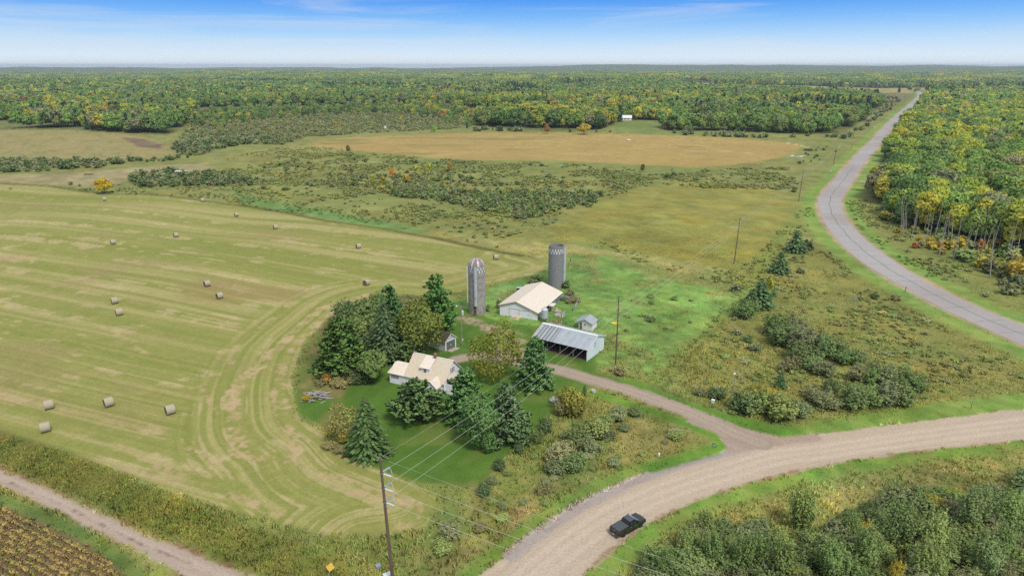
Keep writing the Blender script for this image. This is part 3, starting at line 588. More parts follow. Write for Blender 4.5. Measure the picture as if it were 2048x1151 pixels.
def lobed(seed, h, w, cb, nb, nleaf, leaf, name='foliage', upright=0.0, top=.6, rough=.7, m=None, asp=1.25, lo=.72, low=-.55):
    g = np.random.default_rng(seed); R = w / 2; zc = (cb + h) / 2; hz = (h - cb) / 2
    bl = [(0, 0, zc, R * .66, R * .66, hz * .86)]
    for i in range(nb):
        a = i * 2.4 + g.uniform(-.4, .4); t = g.uniform(-.75, .85); prof = math.sqrt(max(.05, 1 - (abs(t) * .95) ** 2)) * (1 - .25 * max(t, 0))
        rr = R * g.uniform(.30, .50); off = (R - rr * .8) * prof
        bl.append((off * math.cos(a), off * math.sin(a), zc + t * hz * .82, rr, rr, rr * g.uniform(.75, 1.05) * (1 + upright)))
    c, n = blob_leaves(bl, nleaf, g, lo, low=low); n = n + g.normal(size=n.shape) * rough + np.array([0, 0, .25])
    sh = n * .5 + (c - np.array([0, 0, zc * .85])) / np.array([R, R, hz]) * .8 + np.array([0, 0, .35]); sh /= np.linalg.norm(sh, axis=1, keepdims=True)
    tang = g.normal(size=c.shape); tang[:, 2] += upright * 2.5
    s = leaf * g.uniform(.65, 1.35, len(c))
    return quads(c, n, s, g, asp, tang, name=name, vn=sh, mat=m)
def spruce_mesh(seed, h, w, nl, leaf, cb=.04, power=.85, sparse=0.):
    g = np.random.default_rng(seed); cs, ns_, tg, ss, sh = [], [], [], [], []
    lev = int(h / .33)
    for i in range(lev):
        t = i / lev; z = h * (cb + (1 - cb) * t); R = w / 2 * ((1 - t) ** power) * g.uniform(.86, 1.1) + .06
        nb = max(4, int(nl * (1 - t * .75)))
        for k in range(nb):
            if g.random() < sparse: continue
            a = k * 2 * math.pi / nb + i * .9 + g.uniform(-.25, .25); L = R * g.uniform(.78, 1.12); st = max(2, int(L / (leaf * .75)))
            for q in range(st):
                f = (q + .6) / st
                if f < .28 and R > .8: continue
                p = (L * f * math.cos(a) + g.normal() * leaf * .25, L * f * math.sin(a) + g.normal() * leaf * .25, z - .34 * L * f ** 1.2 + .12 * L * f ** 3 + g.normal() * .05)
                cs.append(p); ns_.append((.45 * math.cos(a) + g.normal() * .35, .45 * math.sin(a) + g.normal() * .35, 1)); tg.append((math.cos(a), math.sin(a), -.35)); ss.append(leaf * g.uniform(.8, 1.3))
                sh.append((math.cos(a) * .9 + g.normal() * .35, math.sin(a) * .9 + g.normal() * .35, .7))
    sh = np.array(sh); sh /= np.linalg.norm(sh, axis=1, keepdims=True)
    return quads(np.array(cs), np.array(ns_), np.array(ss), g, 1.6, np.array(tg), mat=NEEDLE, name='needle_crown', vn=sh)
def pine_mesh(seed, h, w, cb, tiers, leaf, per=26, flat=1.0, power=.75, upt=.25, tuft=.5):
    g = np.random.default_rng(seed); cs, ns_, tg, ss, sh = [], [], [], [], []
    for i in range(tiers):
        t = i / max(1, tiers - 1); z = cb + (h - cb) * (.02 + .96 * t); R = w / 2 * max(.10, (1 - t) ** power) * g.uniform(.8, 1.12)
        if flat != 1.0: R = w / 2 * max(.16, (1 - t ** 1.6)) * (.8 + .2 * min(1, t * 4)) * g.uniform(.85, 1.1)
        nb = max(3, int(6 + 4 * (1 - t)))
        for k in range(nb):
            a = k * 2 * math.pi / nb + i * 1.1 + g.uniform(-.35, .35); L = R * g.uniform(.62, 1.18); nt = max(1, int(L / (tuft * .95)))
            for q in range(nt):
                f = (q + 1) / nt
                if f < .35 and L > 1.2: continue
                c0 = np.array([L * f * math.cos(a), L * f * math.sin(a), z + (upt * (.4 + 1.2 * t) - .16 * (1 - t)) * L * f - .06 * L * f * f]) + g.normal(size=3) * tuft * .32
                d = g.normal(size=(per, 3)); d[:, 2] = np.abs(d[:, 2]) * .8 + .1; d[:, 0] += math.cos(a) * .6; d[:, 1] += math.sin(a) * .6; d /= np.linalg.norm(d, axis=1, keepdims=True)
                for dd_ in d:
                    cs.append(c0 + dd_ * tuft * g.uniform(.35, 1.0)); tg.append(dd_); ns_.append(np.cross(dd_, g.normal(size=3)) + np.array([0, 0, .2])); ss.append(leaf * g.uniform(.8, 1.25))
                    sh.append(dd_ * .7 + np.array([math.cos(a) * .5, math.sin(a) * .5, .55]))
    sh = np.array(sh); sh /= np.linalg.norm(sh, axis=1, keepdims=True)
    return quads(np.array(cs), np.array(ns_), np.array(ss), g, 1.9, np.array(tg), mat=NEEDLE, name='needle_crown', vn=sh)
def trunk_mesh(seed, h, r, limbs=5, reach=2.5, start=.35, m=BARK, lean=.03, name='trunk'):
    g = np.random.default_rng(seed); mb = MB(); pts = [Vector((0, 0, -.15))]
    for i in range(1, 5): pts.append(Vector((g.normal() * lean * h * i / 4, g.normal() * lean * h * i / 4, h * i / 4)))
    rs = [r * 1.25, r * .9, r * .72, r * .5, r * .18]
    for a, b_, r0, r1 in zip(pts[:-1], pts[1:], rs[:-1], rs[1:]): mb.cyl(a, b_, r0, r1, 7, False)
    for k in range(limbs):
        t = start + (1 - start) * (k + .3) / limbs * .9; i = min(3, int(t * 4)); p = pts[i].lerp(pts[i + 1], t * 4 - i); a = k * 2.4 + g.uniform(-.4, .4); L = reach * g.uniform(.6, 1.1) * (1.15 - t)
        q = p + Vector((math.cos(a) * L * .6, math.sin(a) * L * .6, L * .45)); e = q + Vector((math.cos(a) * L * .5, math.sin(a) * L * .5, L * .35))
        mb.cyl(p, q, r * .34 * (1.2 - t), r * .22, 5, False); mb.cyl(q, e, r * .22, r * .06, 5, False)
    me = bpy.data.meshes.new(name); me.from_pydata(mb.v, [], mb.f); me.update(); me.materials.append(m); return me
def dead_mesh(seed, h, r, nb=9):
    g = np.random.default_rng(seed); mb = MB(); lean = g.normal(size=2) * .14
    pts = [Vector((lean[0] * h * t, lean[1] * h * t, h * t - .1)) for t in (0, .35, .7, 1)]
    for a, b_, r0, r1 in zip(pts[:-1], pts[1:], (r, r * .75, r * .5), (r * .75, r * .5, r * .12)): mb.cyl(a, b_, r0, r1, 5, False)
    for k in range(nb):
        t = g.uniform(.3, .96); p = Vector((lean[0] * h * t, lean[1] * h * t, h * t - .1)); a = g.uniform(0, 6.28); L = g.uniform(.5, 1.7) * (1.25 - t)
        mb.cyl(p, p + Vector((math.cos(a) * L, math.sin(a) * L, L * g.uniform(.1, .9))), r * .3, r * .08, 4, False)
    me = bpy.data.meshes.new('dead_tree'); me.from_pydata(mb.v, [], mb.f); me.update(); me.materials.append(DEADWOOD); return me
def shrub_mesh(seed, h, w, nleaf, leaf, nb=7, up=.5, m=None):
    g = np.random.default_rng(seed); R = w / 2; bl = [(0, 0, h * .42, R * .7, R * .7, h * .5)]
    for i in range(nb):
        a = i * 2.4 + g.uniform(-.5, .5); rr = R * g.uniform(.16, .5); off = (R - rr * .7) * g.uniform(.4, 1.1)
        bl.append((off * math.cos(a), off * math.sin(a), h * g.uniform(.2, .62), rr, rr, h * g.uniform(.22, .46)))
    c, n = blob_leaves(bl, nleaf, g, .55, 1.14, -.8); c[:, 2] = np.maximum(c[:, 2], .05)
    n = n + g.normal(size=n.shape) * .8; sh = n * .4 + (c - np.array([0, 0, h * .3])) / np.array([R, R, h * .5]) * .7 + np.array([0, 0, .4]); sh /= np.linalg.norm(sh, axis=1, keepdims=True)
    tang = g.normal(size=c.shape); tang[:, 2] += up * 3
    return quads(c, n, leaf * g.uniform(.6, 1.4, len(c)), g, 1.5, tang, name='foliage', vn=sh, mat=m)
def spray_mesh(seed, h, w, nst, per, leaf, name='foliage', base=.12, up=.55, pw=.7):
    """ragged brush: leaves strung along many arching stems, open between them"""
    g = np.random.default_rng(seed); R = w / 2; cs, tg, sh, ss = [], [], [], []
    lob = [(g.uniform(-.45, .45) * R, g.uniform(-.45, .45) * R, g.uniform(.7, 1.1)) for _ in range(5)]
    for i in range(nst):
        lx, ly, lh = lob[i % 5]; a = g.uniform(0, 6.283); rr = R * math.sqrt(g.random()) * .62; ex, ey = lx + rr * math.cos(a), ly + rr * math.sin(a)
        top = h * lh * (1 - .55 * (rr / R) ** 1.5) * g.uniform(.62, 1.12); e = np.array([ex, ey, top]); b0 = np.array([ex * .35, ey * .35, 0.0])
        m_ = np.array([ex * .8, ey * .8, top * .62]); n_ = max(3, int(per * top / h))
        for t in (g.random(n_) ** .75) * (1 - base) + base:
            p = b0 * (1 - t) ** 2 + 2 * m_ * t * (1 - t) + e * t * t; sp = .16 * leaf + .11 * R * (1.15 - t)
            cs.append(p + g.normal(size=3) * sp); tg.append((e - m_) * up + g.normal(size=3) * .5 * h * .3); ss.append(leaf * g.uniform(.6, 1.35) * (1.15 - .35 * t)); o_ = np.array([p[0] / R, p[1] / R, .75 + .5 * t]) + g.normal(size=3) * .35; sh.append(o_)
    cs = np.array(cs); cs[:, 2] = np.maximum(cs[:, 2], .04); sh = np.array(sh); sh /= np.linalg.norm(sh, axis=1, keepdims=True)
    return quads(cs, sh + g.normal(size=sh.shape) * .6, np.array(ss), g, 1.7, np.array(tg), name=name, vn=sh)
def tuft_mesh(seed, h, n, wd, spread):
    g = np.random.default_rng(seed); V, F = [], []
    for i in range(n):
        a, b_ = g.uniform(0, 6.28), g.uniform(0, 6.28); p = np.array([math.cos(a), math.sin(a), 0]) * spread * math.sqrt(g.random()); hh = h * g.uniform(.55, 1.15)
        q = np.array([math.cos(b_), math.sin(b_), 0]) * wd * .5; tip = p + np.array([g.normal() * .28 * h, g.normal() * .28 * h, hh]); k = len(V)
        V += [p - q, p + q, (p + tip) / 2 + q * .8 + [0, 0, hh * .08], (p + tip) / 2 - q * .8 + [0, 0, hh * .08], tip]; F += [(k, k + 1, k + 2, k + 3), (k + 3, k + 2, k + 4, k + 4)]
    me = bpy.data.meshes.new('grass_tuft'); me.from_pydata([tuple(v) for v in V], [], [f if f[2] != f[3] else f[:3] for f in F]); me.update(); me.materials.append(GRASS)
    me.polygons.foreach_set('use_smooth', np.ones(len(me.polygons), bool)); nv = np.array(V); d = nv - nv.mean(0); d = d / (np.abs(d).max() + 1e-6) * .6; d[:, 2] = 1; d /= np.linalg.norm(d, axis=1, keepdims=True); me.normals_split_custom_set_from_vertices(d.astype(np.float32))
    return me
FOL = 2.0                                                 # leaves overlap and shade each other, so one leaf is paler than the crown looks
def warm(c): return 1.0 if c[2] > .54 * c[0] else .62 if c[0] > c[1] * 1.02 else .85 if c[0] > c[1] * .98 else 1.0   # yellowing leaves are thin and already pale
def fol(c, k=1.0): return (*A(c, FOL * k * warm(c)), 1)
def jitter(c, v=.12, h=.06):
    k = 1 + rnd.uniform(-v, v); return (c[0] * k * (1 + rnd.uniform(-h, h)), c[1] * k, c[2] * k * (1 + rnd.uniform(-h, h)), 1)
# ------------------------------------------------------------------ scattering (for what nobody could count)
def scatter(name, pts, rot, scl, col, idx, meshes):
    src = bpy.data.collections.new(name + '_source')
    for i, me in enumerate(meshes): src.objects.link(bpy.data.objects.new('%s_source_%02d' % (name, i), me))
    me = bpy.data.meshes.new(name); n = len(pts); me.vertices.add(n); me.vertices.foreach_set('co', np.asarray(pts, np.float32).ravel())
    def attr(nm, ty, key, v): a = me.attributes.new(nm, ty, 'POINT'); a.data.foreach_set(key, np.asarray(v).ravel())
    attr('rot', 'FLOAT_VECTOR', 'vector', np.asarray(rot, np.float32)); attr('scl', 'FLOAT_VECTOR', 'vector', np.asarray(scl, np.float32))
    attr('col', 'FLOAT_COLOR', 'color', np.asarray(np.c_[col, np.ones(n)], np.float32)); attr('pick', 'INT', 'value', np.asarray(idx, np.int32))
    ng = bpy.data.node_groups.new(name + '_scatter', 'GeometryNodeTree')
    ng.interface.new_socket('Geometry', in_out='INPUT', socket_type='NodeSocketGeometry'); ng.interface.new_socket('Geometry', in_out='OUTPUT', socket_type='NodeSocketGeometry')
    gi, go = nn('NodeGroupInput', ng), nn('NodeGroupOutput', ng); ip = nn('GeometryNodeInstanceOnPoints', ng); ci = nn('GeometryNodeCollectionInfo', ng)
    ci.inputs['Collection'].default_value = src; ci.inputs['Separate Children'].default_value = True; ci.inputs['Reset Children'].default_value = True
    def na(nm, ty):
        x = nn('GeometryNodeInputNamedAttribute', ng, data_type=ty); x.inputs['Name'].default_value = nm; return x.outputs['Attribute']
    e2r = nn('FunctionNodeEulerToRotation', ng); ng.links.new(na('rot', 'FLOAT_VECTOR'), e2r.inputs[0])
    ng.links.new(gi.outputs[0], ip.inputs['Points']); ng.links.new(ci.outputs[0], ip.inputs['Instance']); ip.inputs['Pick Instance'].default_value = True
    ng.links.new(na('pick', 'INT'), ip.inputs['Instance Index']); ng.links.new(e2r.outputs[0], ip.inputs['Rotation']); ng.links.new(na('scl', 'FLOAT_VECTOR'), ip.inputs['Scale'])
    ng.links.new(ip.outputs[0], go.inputs[0])
    o = link(name, me); md = o.modifiers.new('scatter', 'NODES'); md.node_group = ng
    return tag(o, kind='stuff')
def spread(poly, sp, g, jit=.45):
    x0, y0 = poly.min(0); x1, y1 = poly.max(0); gx, gy = np.meshgrid(np.arange(x0, x1, sp), np.arange(y0, y1, sp)); x = (gx + g.uniform(-jit, jit, gx.shape) * sp).ravel(); y = (gy + g.uniform(-jit, jit, gy.shape) * sp).ravel()
    m = inside(poly, x, y); return x[m], y[m]
def in_view(x, y, lim=39.0): return np.degrees(np.abs(np.arctan2(x, y))) < lim + 6.5 * sstep(330, 110, np.hypot(x, y))
def lin3(cs, k=1.0): return np.array([A(c, FOL * k) for c in cs])

def cls_at(x, y):
    r = np.hypot(x, y); i = np.clip(np.searchsorted(rad, r), 0, NRr - 1); j = np.clip(np.round((np.degrees(np.arctan2(x, y)) + 46) / .08).astype(int), 0, 1150)
    return CLS[np.clip(i * NC + j, 0, NV - 1)]
# ------------------------------------------------------------------ woodland
FOL = 3.0
g = np.random.default_rng(5)
FT = [lobed(100 + i, 16, 10.5 + (i % 3) * 1.3, 1.2 + (i % 2) * 1.2, 11, 2700, .74, name='crown', lo=.72, rough=.9, low=-.9) for i in range(6)]
FT_TR = [trunk_mesh(200 + i, 12.5, .22, 4, 3.0) for i in range(3)]
FM = [lobed(120 + i, 16, 11 + (i % 3), 2.0, 8, 620, 1.45, name='crown', lo=.85) for i in range(6)]
FFAR = [lobed(140 + i, 16, 12.5, 1.5, 6, 130, 3.0, name='crown', lo=.9) for i in range(5)]
FPINE = [spruce_mesh(150 + i, 17, 6.5, 7, 1.25, .08, .8) for i in range(2)]
def patch(seed):
    gg = np.random.default_rng(seed); bl = []
    for i in range(34): bl.append((gg.uniform(-34, 34), gg.uniform(-34, 34), gg.uniform(8, 13), gg.uniform(5, 7.5), gg.uniform(5, 7.5), gg.uniform(4, 6)))
    c, n = blob_leaves(bl, 900, gg, .85, 1.0, -.2); n = n + gg.normal(size=n.shape) * .4; sh = n + np.array([0, 0, .5]); sh /= np.linalg.norm(sh, axis=1, keepdims=True)
    return quads(c, n, 4.2 * gg.uniform(.7, 1.3, len(c)), gg, 1.1, name='crown', vn=sh)
FPATCH = [patch(160 + i) for i in range(4)]
pc = resample(PC, 400)
opens = [wpoly(p) for p in (TANBAND, BRUSH, CLEARING)]
def woods(poly, sp, r0, r1):
    x, y = spread(poly, sp, g); r = np.hypot(x, y); wx, wy = x + (fbm(x, y, 70, 3, 611) - .5) * .07 * r, y + (fbm(x, y, 70, 3, 613) - .5) * .13 * r; m = inside(poly, wx, wy) & (fbm(x / 2.2, y, 95, 3, 615) < np.where(r > 450, .61, .75)); x, y, r = x[m], y[m], r[m]; m = (r > r0) & (r < r1) & in_view(x, y); x, y = x[m], y[m]
    for o in opens:
        m = ~inside(o, x, y); x, y = x[m], y[m]
    m = seg_dist(pc, x, y) > 15; return x[m], y[m]
near_poly_l = wpoly([(max(-900, min(2900, u)), max(v, 148)) for u, v in FOREST_L])
xs, ys, tiers = [], [], []
for poly, sp, r0, r1, tr in ((frr, 6.6, 200, 1100, 0), (frr, 8.0, 1100, 2300, 1), (fl, 8.0, 500, 1500, 0), (fl, 10.5, 1500, 3300, 1)):
    x, y = woods(poly, sp, r0, r1); xs.append(x); ys.append(y); tiers.append(np.full(len(x), tr))
x, y, tr = np.concatenate(xs), np.concatenate(ys), np.concatenate(tiers)
bx, by = spread(wpoly([(370, 245), (420, 222), (520, 215), (640, 211), (800, 205), (910, 205), (946, 230), (948, 262), (860, 236), (760, 228), (640, 232), (520, 242), (420, 262)]), 13, g); bk = g.random(len(bx)) < .6; x, y, tr = np.r_[x, bx[bk]], np.r_[y, by[bk]], np.r_[tr, np.full(bk.sum(), 2)]
# a few islands of trees standing in the tan marsh
for (u, v, du, n) in ((1690, 175, 14, 14), (1868, 184, 20, 22), (2008, 182, 28, 30), (1935, 184, 20, 14), (1480, 171, 70, 60), (1905, 186, 90, 60)):
    for k in range(n):
        p = G(u + g.normal() * du * .55, v + g.normal() * .8); x = np.append(x, p[0]); y = np.append(y, p[1]); tr = np.append(tr, 1)
r = np.hypot(x, y); right = inside(frr, x, y); dread = fbm(x, y, 150, 3, 300); dr2 = fbm(x, y, 420, 2, 301)
GREEN = lin3([(92, 114, 58), (84, 106, 56), (102, 120, 60), (78, 98, 54), (98, 110, 62), (90, 112, 60)]); YG = lin3([(136, 144, 58), (122, 138, 58), (150, 148, 60)], .78); YEL = lin3([(160, 158, 68), (156, 150, 64), (150, 152, 70)], .68); ORG = lin3([(150, 118, 68), (142, 104, 68), (140, 114, 76)], .7); GRY = lin3([(112, 112, 82), (100, 104, 76)])
col = GREEN[g.integers(0, len(GREEN), len(x))]
u_ = g.random(len(x)); py_ = .012 + .50 * sstep(.51, .63, dread) * sstep(2300, 900, r); yg = .06 + .22 * right + .34 * sstep(.5, .68, dr2)
k = u_ < yg; col[k] = YG[g.integers(0, len(YG), k.sum())]
u2 = g.random(len(x)); k = u2 < py_ * np.where(right, .3, .8); col[k] = YEL[g.integers(0, 3, k.sum())]
k = (u2 > 1 - py_ * .08); col[k] = ORG[g.integers(0, 3, k.sum())]
k = g.random(len(x)) < .06; col[k] = GRY[g.integers(0, 2, k.sum())]
col = col * (1 + g.uniform(-.1, .1, (len(x), 1))) * (1 + g.uniform(-.04, .04, (len(x), 3))) * (.9 + .25 * (fbm(x, y, 60, 2, 303) - .4))[:, None]
col = col * np.where(right, 1.14, 1.04)[:, None]
z = terrain(x, y); s = g.uniform(.58, 1.22, len(x)) * (.82 + .4 * fbm(x, y, 120, 2, 305)) * np.where(right, .96, 1.08) * np.where(tr == 2, .55, 1.0)
edge = (y < 760) & ~right
conif = g.random(len(x)) < np.where(right, .015, .05 + .5 * sstep(.62, .70, fbm(x, y, 260, 2, 309)) * ((y > 1000) | (x > -100)))
order = np.argsort(-(s * 16 / r) + (~in_view(x, y, 37.2)) * 10 + conif * 5); NIND = 292
ind = order[:NIND]; rest = order[NIND:]
names_c = lambda c: ('yellow' if c[0] > .9 * c[1] * 1.18 and c[1] > c[2] * 2.2 and c[0] > .3 else 'orange' if c[0] > c[1] * 1.4 else 'yellow-green' if c[0] > c[1] * .92 and c[1] > .28 else 'green')
for q, i in enumerate(ind):
    nm = names_c(col[i]); side = 'right of the paved road' if right[i] else ('behind the left stubble field' if x[i] < -150 else 'beyond the orange field')
    rr0 = math.hypot(x[i], y[i]); side += ('' if not right[i] else ', front row above the swamp' if rr0 < 330 else ', along the straight stretch' if seg_dist(pc, np.array([x[i]]), np.array([y[i]]))[0] < 45 else ', at the picture edge' if x[i] / y[i] > .62 else ', deep inside')
    sz = 'tall' if s[i] > 1.0 else 'low' if s[i] < .8 else 'middling'
    o = empty('broadleaf_tree', (x[i], y[i], z[i]), g.uniform(0, 6.28), '%s %s tree in the wood %s' % (sz, nm, side), 'tree', '%s %s trees in the wood %s' % (sz, nm, side))
    o.scale = (s[i] * g.uniform(.9, 1.15),) * 2 + (s[i],)
    c = link('crown', FT[q % 6], o); c.color = (*col[i], 1); link('trunk', FT_TR[q % 3], o)
pk = np.where(conif[rest], np.where(tr[rest] == 0, 11, 12), np.where(tr[rest] != 1, g.integers(0, 6, len(rest)), 6 + g.integers(0, 5, len(rest))))
# the first 0-5 mid crowns, 6-10 far crowns, 11-12 firs
cc = col[rest].copy(); kf = conif[rest]; cc[kf] = lin3([(60, 82, 56), (54, 74, 54)])[g.integers(0, 2, kf.sum())]
sc_ = np.stack([s[rest]] * 3, 1) * np.stack([g.uniform(.9, 1.2, len(rest))] * 2 + [np.ones(len(rest))], 1)
forest = scatter('forest', np.stack([x, y, z], 1)[rest], np.stack([np.zeros(len(rest)), np.zeros(len(rest)), g.uniform(0, 6.28, len(rest))], 1), sc_, cc, pk, FM + FFAR + FPINE)
tag(forest, 'mixed green and yellowing forest running out to the horizon', 'forest')
gx, gy = np.meshgrid(np.arange(-6500, 6500, 62), np.arange(2200, 7600, 62)); px, py = (gx + g.uniform(-14, 14, gx.shape)).ravel(), (gy + g.uniform(-14, 14, gx.shape)).ravel()
r = np.hypot(px, py); m = (r < 7400) & in_view(px, py) & (((r > 3250) & inside(fl, px, py)) ); px, py = px[m], py[m]; r = r[m]
pcn = GREEN[g.integers(0, 6, len(px))]; k = g.random(len(px)) < .3; pcn[k] = YG[g.integers(0, 3, k.sum())]; k = g.random(len(px)) < .05; pcn[k] = YEL[g.integers(0, 3, k.sum())]
pcn = pcn * (1 + g.uniform(-.12, .12, (len(px), 1))); n = len(px)
tag(scatter('far_woodland', np.stack([px, py, terrain(px, py) - 1], 1), np.stack([np.zeros(n), np.zeros(n), g.uniform(0, 6.28, n)], 1), np.stack([np.ones(n), np.ones(n), g.uniform(.85, 1.4, n)], 1), pcn, g.integers(0, 4, n), FPATCH), 'hazy green woodland below the far horizon', 'forest')

FOL = 2.2
# ------------------------------------------------------------------ shrubs: the 290 that show largest one by one, the rest as one thicket
SHM = [spray_mesh(300 + i, 3.0, 3.6, 90, 12, .30) for i in range(6)]
SHN = [spray_mesh(310 + i, 3.0, 3.7, 190, 20, .17) for i in range(6)]
SHL = [spray_mesh(320 + i, 3.0, 3.8, 40, 6, .62) for i in range(5)]
SAP = [spray_mesh(330 + i, 5.5, 4.2, 230, 24, .18, 'crown', .1, .8) for i in range(4)]
GRN = [(98, 112, 64), (88, 104, 60), (108, 118, 70), (94, 106, 66)]; GREYG = [(104, 110, 76), (94, 102, 72), (112, 114, 82), (98, 100, 70)]; DARK = [(82, 98, 58), (88, 100, 62), (76, 90, 56)]; YELB = [(160, 146, 62), (146, 142, 62)]; ORB = [(170, 128, 64), (158, 112, 64)]; TANB = [(114, 108, 74), (106, 102, 70)]
shr = []                                                   # x, y, height, width factor, colour, place, kind
def shrubs(px, sp, h, cols, place, kind='shrub', mix=(), keep=1.0, wf=1.0, hmul=None):
    poly = wpoly(px); x, y = spread(poly, sp, g); m = (g.random(len(x)) < keep) & in_view(x, y, 38.5); x, y = x[m], y[m]
    if keep < .9: k_ = g.random(len(x)) < sstep(.38, .58, fbm(x, y, 20, 3, 901)) * 1.5; x, y = x[k_], y[k_]
    for a, b_ in zip(x, y):
        cs = cols; u = g.random()
        for p, cc in mix:
            if u < p: cs = cc; break
            u -= p
        shr.append((a, b_, h * g.uniform(.5, 1.3), wf * g.uniform(.8, 1.45), cs[g.integers(0, len(cs))], place, kind))
def bush(u, v, hpx, cols, place, wf=1.0, kind='shrub'):
    p = G(u, v); shr.append((p[0], p[1], max(.5, height_at(u, v, v - hpx)), wf, cols[g.integers(0, len(cols))], place, kind))
MID = 'in the marsh thicket beyond the mown hay field'
shrubs([(735, 378), (850, 378), (960, 384), (1100, 384), (1215, 388), (1190, 406), (1110, 424), (1060, 440), (1030, 436), (960, 420), (880, 404), (800, 396)], 3.5, 2.5, GREYG + DARK + GRN, MID, mix=((.03, YELB),))
shrubs([(430, 345), (560, 322), (700, 305), (900, 326), (1100, 330), (1300, 342), (1340, 352), (1240, 384), (1060, 380), (740, 374), (640, 384), (540, 386), (480, 372)], 8.0, 1.9, GREYG + GRN, MID, mix=((.05, YELB), (.04, TANB)), keep=.55, wf=1.15)
shrubs([(680, 350), (820, 345), (960, 360), (1060, 372), (1000, 384), (800, 380), (690, 372)], 6.5, 2.4, GREYG + DARK, MID, keep=.7, mix=((.06, YELB),))
shrubs([(640, 380), (760, 380), (860, 400), (960, 425), (940, 440), (800, 420), (680, 400)], 12, 1.6, GREYG, MID, keep=.4)
shrubs([(240, 362), (270, 350), (350, 344), (420, 346), (490, 354), (530, 364), (500, 374), (400, 374), (290, 376)], 5.0, 3.0, GREYG + DARK, 'in the dark hedge behind the yellow tree')
shrubs([(-60, 338), (0, 320), (120, 320), (275, 322), (200, 336), (100, 342), (0, 346)], 6, 3.4, DARK + GREYG, 'in the hedge along the left stubble field')
shrubs([(258, 320), (360, 314), (380, 316), (300, 326)], 6, 2.4, DARK, 'in the hedge along the left stubble field')
shrubs([(340, 296), (420, 270), (520, 272), (590, 280), (570, 290), (500, 288), (440, 298), (390, 312), (350, 308)], 7, 4.0, DARK + GREYG, 'in the brush west of the ripe orange field')
BW = 'in the brushy wetland behind the orange field'
shrubs(BRUSH, 7.5, 2.4, GREYG + [(112, 116, 80), (106, 118, 76)], BW, mix=((.05, YELB),), keep=.93)
shrubs([(940, 258), (1100, 264), (1300, 264), (1500, 270), (1700, 273), (1690, 284), (1560, 277), (1400, 272), (1280, 266), (1100, 263), (950, 263)], 7, 4.4, DARK + GREYG, 'along the far edge of the orange field', keep=.75, mix=((.06, YELB),))
shrubs([(880, 318), (1100, 322), (1250, 331), (1380, 337), (1500, 330), (1580, 320), (1600, 340), (1300, 350), (1000, 335)], 12, 1.5, GREYG + TANB, 'along the near edge of the orange field', keep=.25)
shrubs([(1560, 330), (1620, 300), (1660, 285), (1690, 280), (1680, 300), (1640, 320), (1600, 340)], 8, 1.8, GREYG + DARK, 'by the rubble at the corner of the orange field', keep=.45)
shrubs([(1640, 190), (1750, 197), (1762, 213), (1745, 235), (1728, 242), (1700, 262), (1720, 262), (1790, 215), (1806, 200), (1760, 190)], 9, 3.4, GREYG + DARK, 'left of the far paved road', keep=.7)
for a in ((1550, 668, 38, DARK, 1.0), (1588, 672, 36, GREYG, 1.1), (1572, 690, 46, DARK, 1.2), (1610, 700, 44, GREYG, 1.1), (1640, 712, 40, DARK, 1.0), (1662, 708, 36, DARK, 1.0), (1600, 720, 38, DARK, 1.1), (1690, 725, 30, DARK, 1.3), (1716, 722, 24, GREYG, 1.2),
          (1580, 740, 24, GREYG, 1.3), (1645, 748, 30, GREYG, 1.2), (1625, 738, 26, GRN, 1.2), (1710, 758, 30, GREYG, 1.1), (1745, 766, 30, DARK, 1.2), (1780, 770, 34, GREYG, 1.1), (1822, 782, 42, DARK, 1.1), (1802, 778, 34, DARK, 1.2), (1750, 742, 20, GREYG, 1.2),
          (1800, 806, 42, DARK, 1.0), (1772, 806, 40, GREYG, 1.1), (1735, 806, 42, GRN, 1.1), (1700, 812, 40, GRN, 1.1), (1650, 812, 34, GREYG, 1.2), (1660, 784, 26, DARK, .9), (1620, 800, 24, GREYG, 1.2), (1590, 830, 30, GREYG, 1.2),
          (1480, 822, 40, DARK, 1.1), (1512, 826, 44, GRN, 1.0), (1552, 834, 44, GRN, 1.2), (1430, 795, 22, DARK, 1.4), (1400, 790, 14, GREYG, 1.5), (1510, 810, 40, YELB, .8), (1545, 806, 32, YELB, .9), (1493, 684, 14, DARK, 1.3), (1475, 668, 12, GREYG, 1.4), (1510, 700, 16, GREYG, 1.3)):
    bush(*a[:4], 'in the shrub clump right of the driveway', a[4])
for a in ((1490, 634, 30, DARK, 1.2), (1505, 620, 22, DARK, 1.1), (1600, 545, 10, GREYG, 1.5), (1470, 580, 14, GREYG, 1.5), (1300, 640, 10, GREYG, 1.8), (1615, 500, 20, GREYG, 1.0), (1588, 384, 10, DARK, 1.0), (1392, 362, 9, DARK, 1.1), (1284, 340, 9, DARK, .8), (1402, 374, 9, DARK, .8), (1335, 356, 10, DARK, 1.2), (1348, 352, 10, DARK, .9), (1750, 598, 12, DARK, 1.2), (1790, 600, 12, TANB, 1.3)):
    bush(*a[:4], 'alone in the meadow by the power line', a[4])
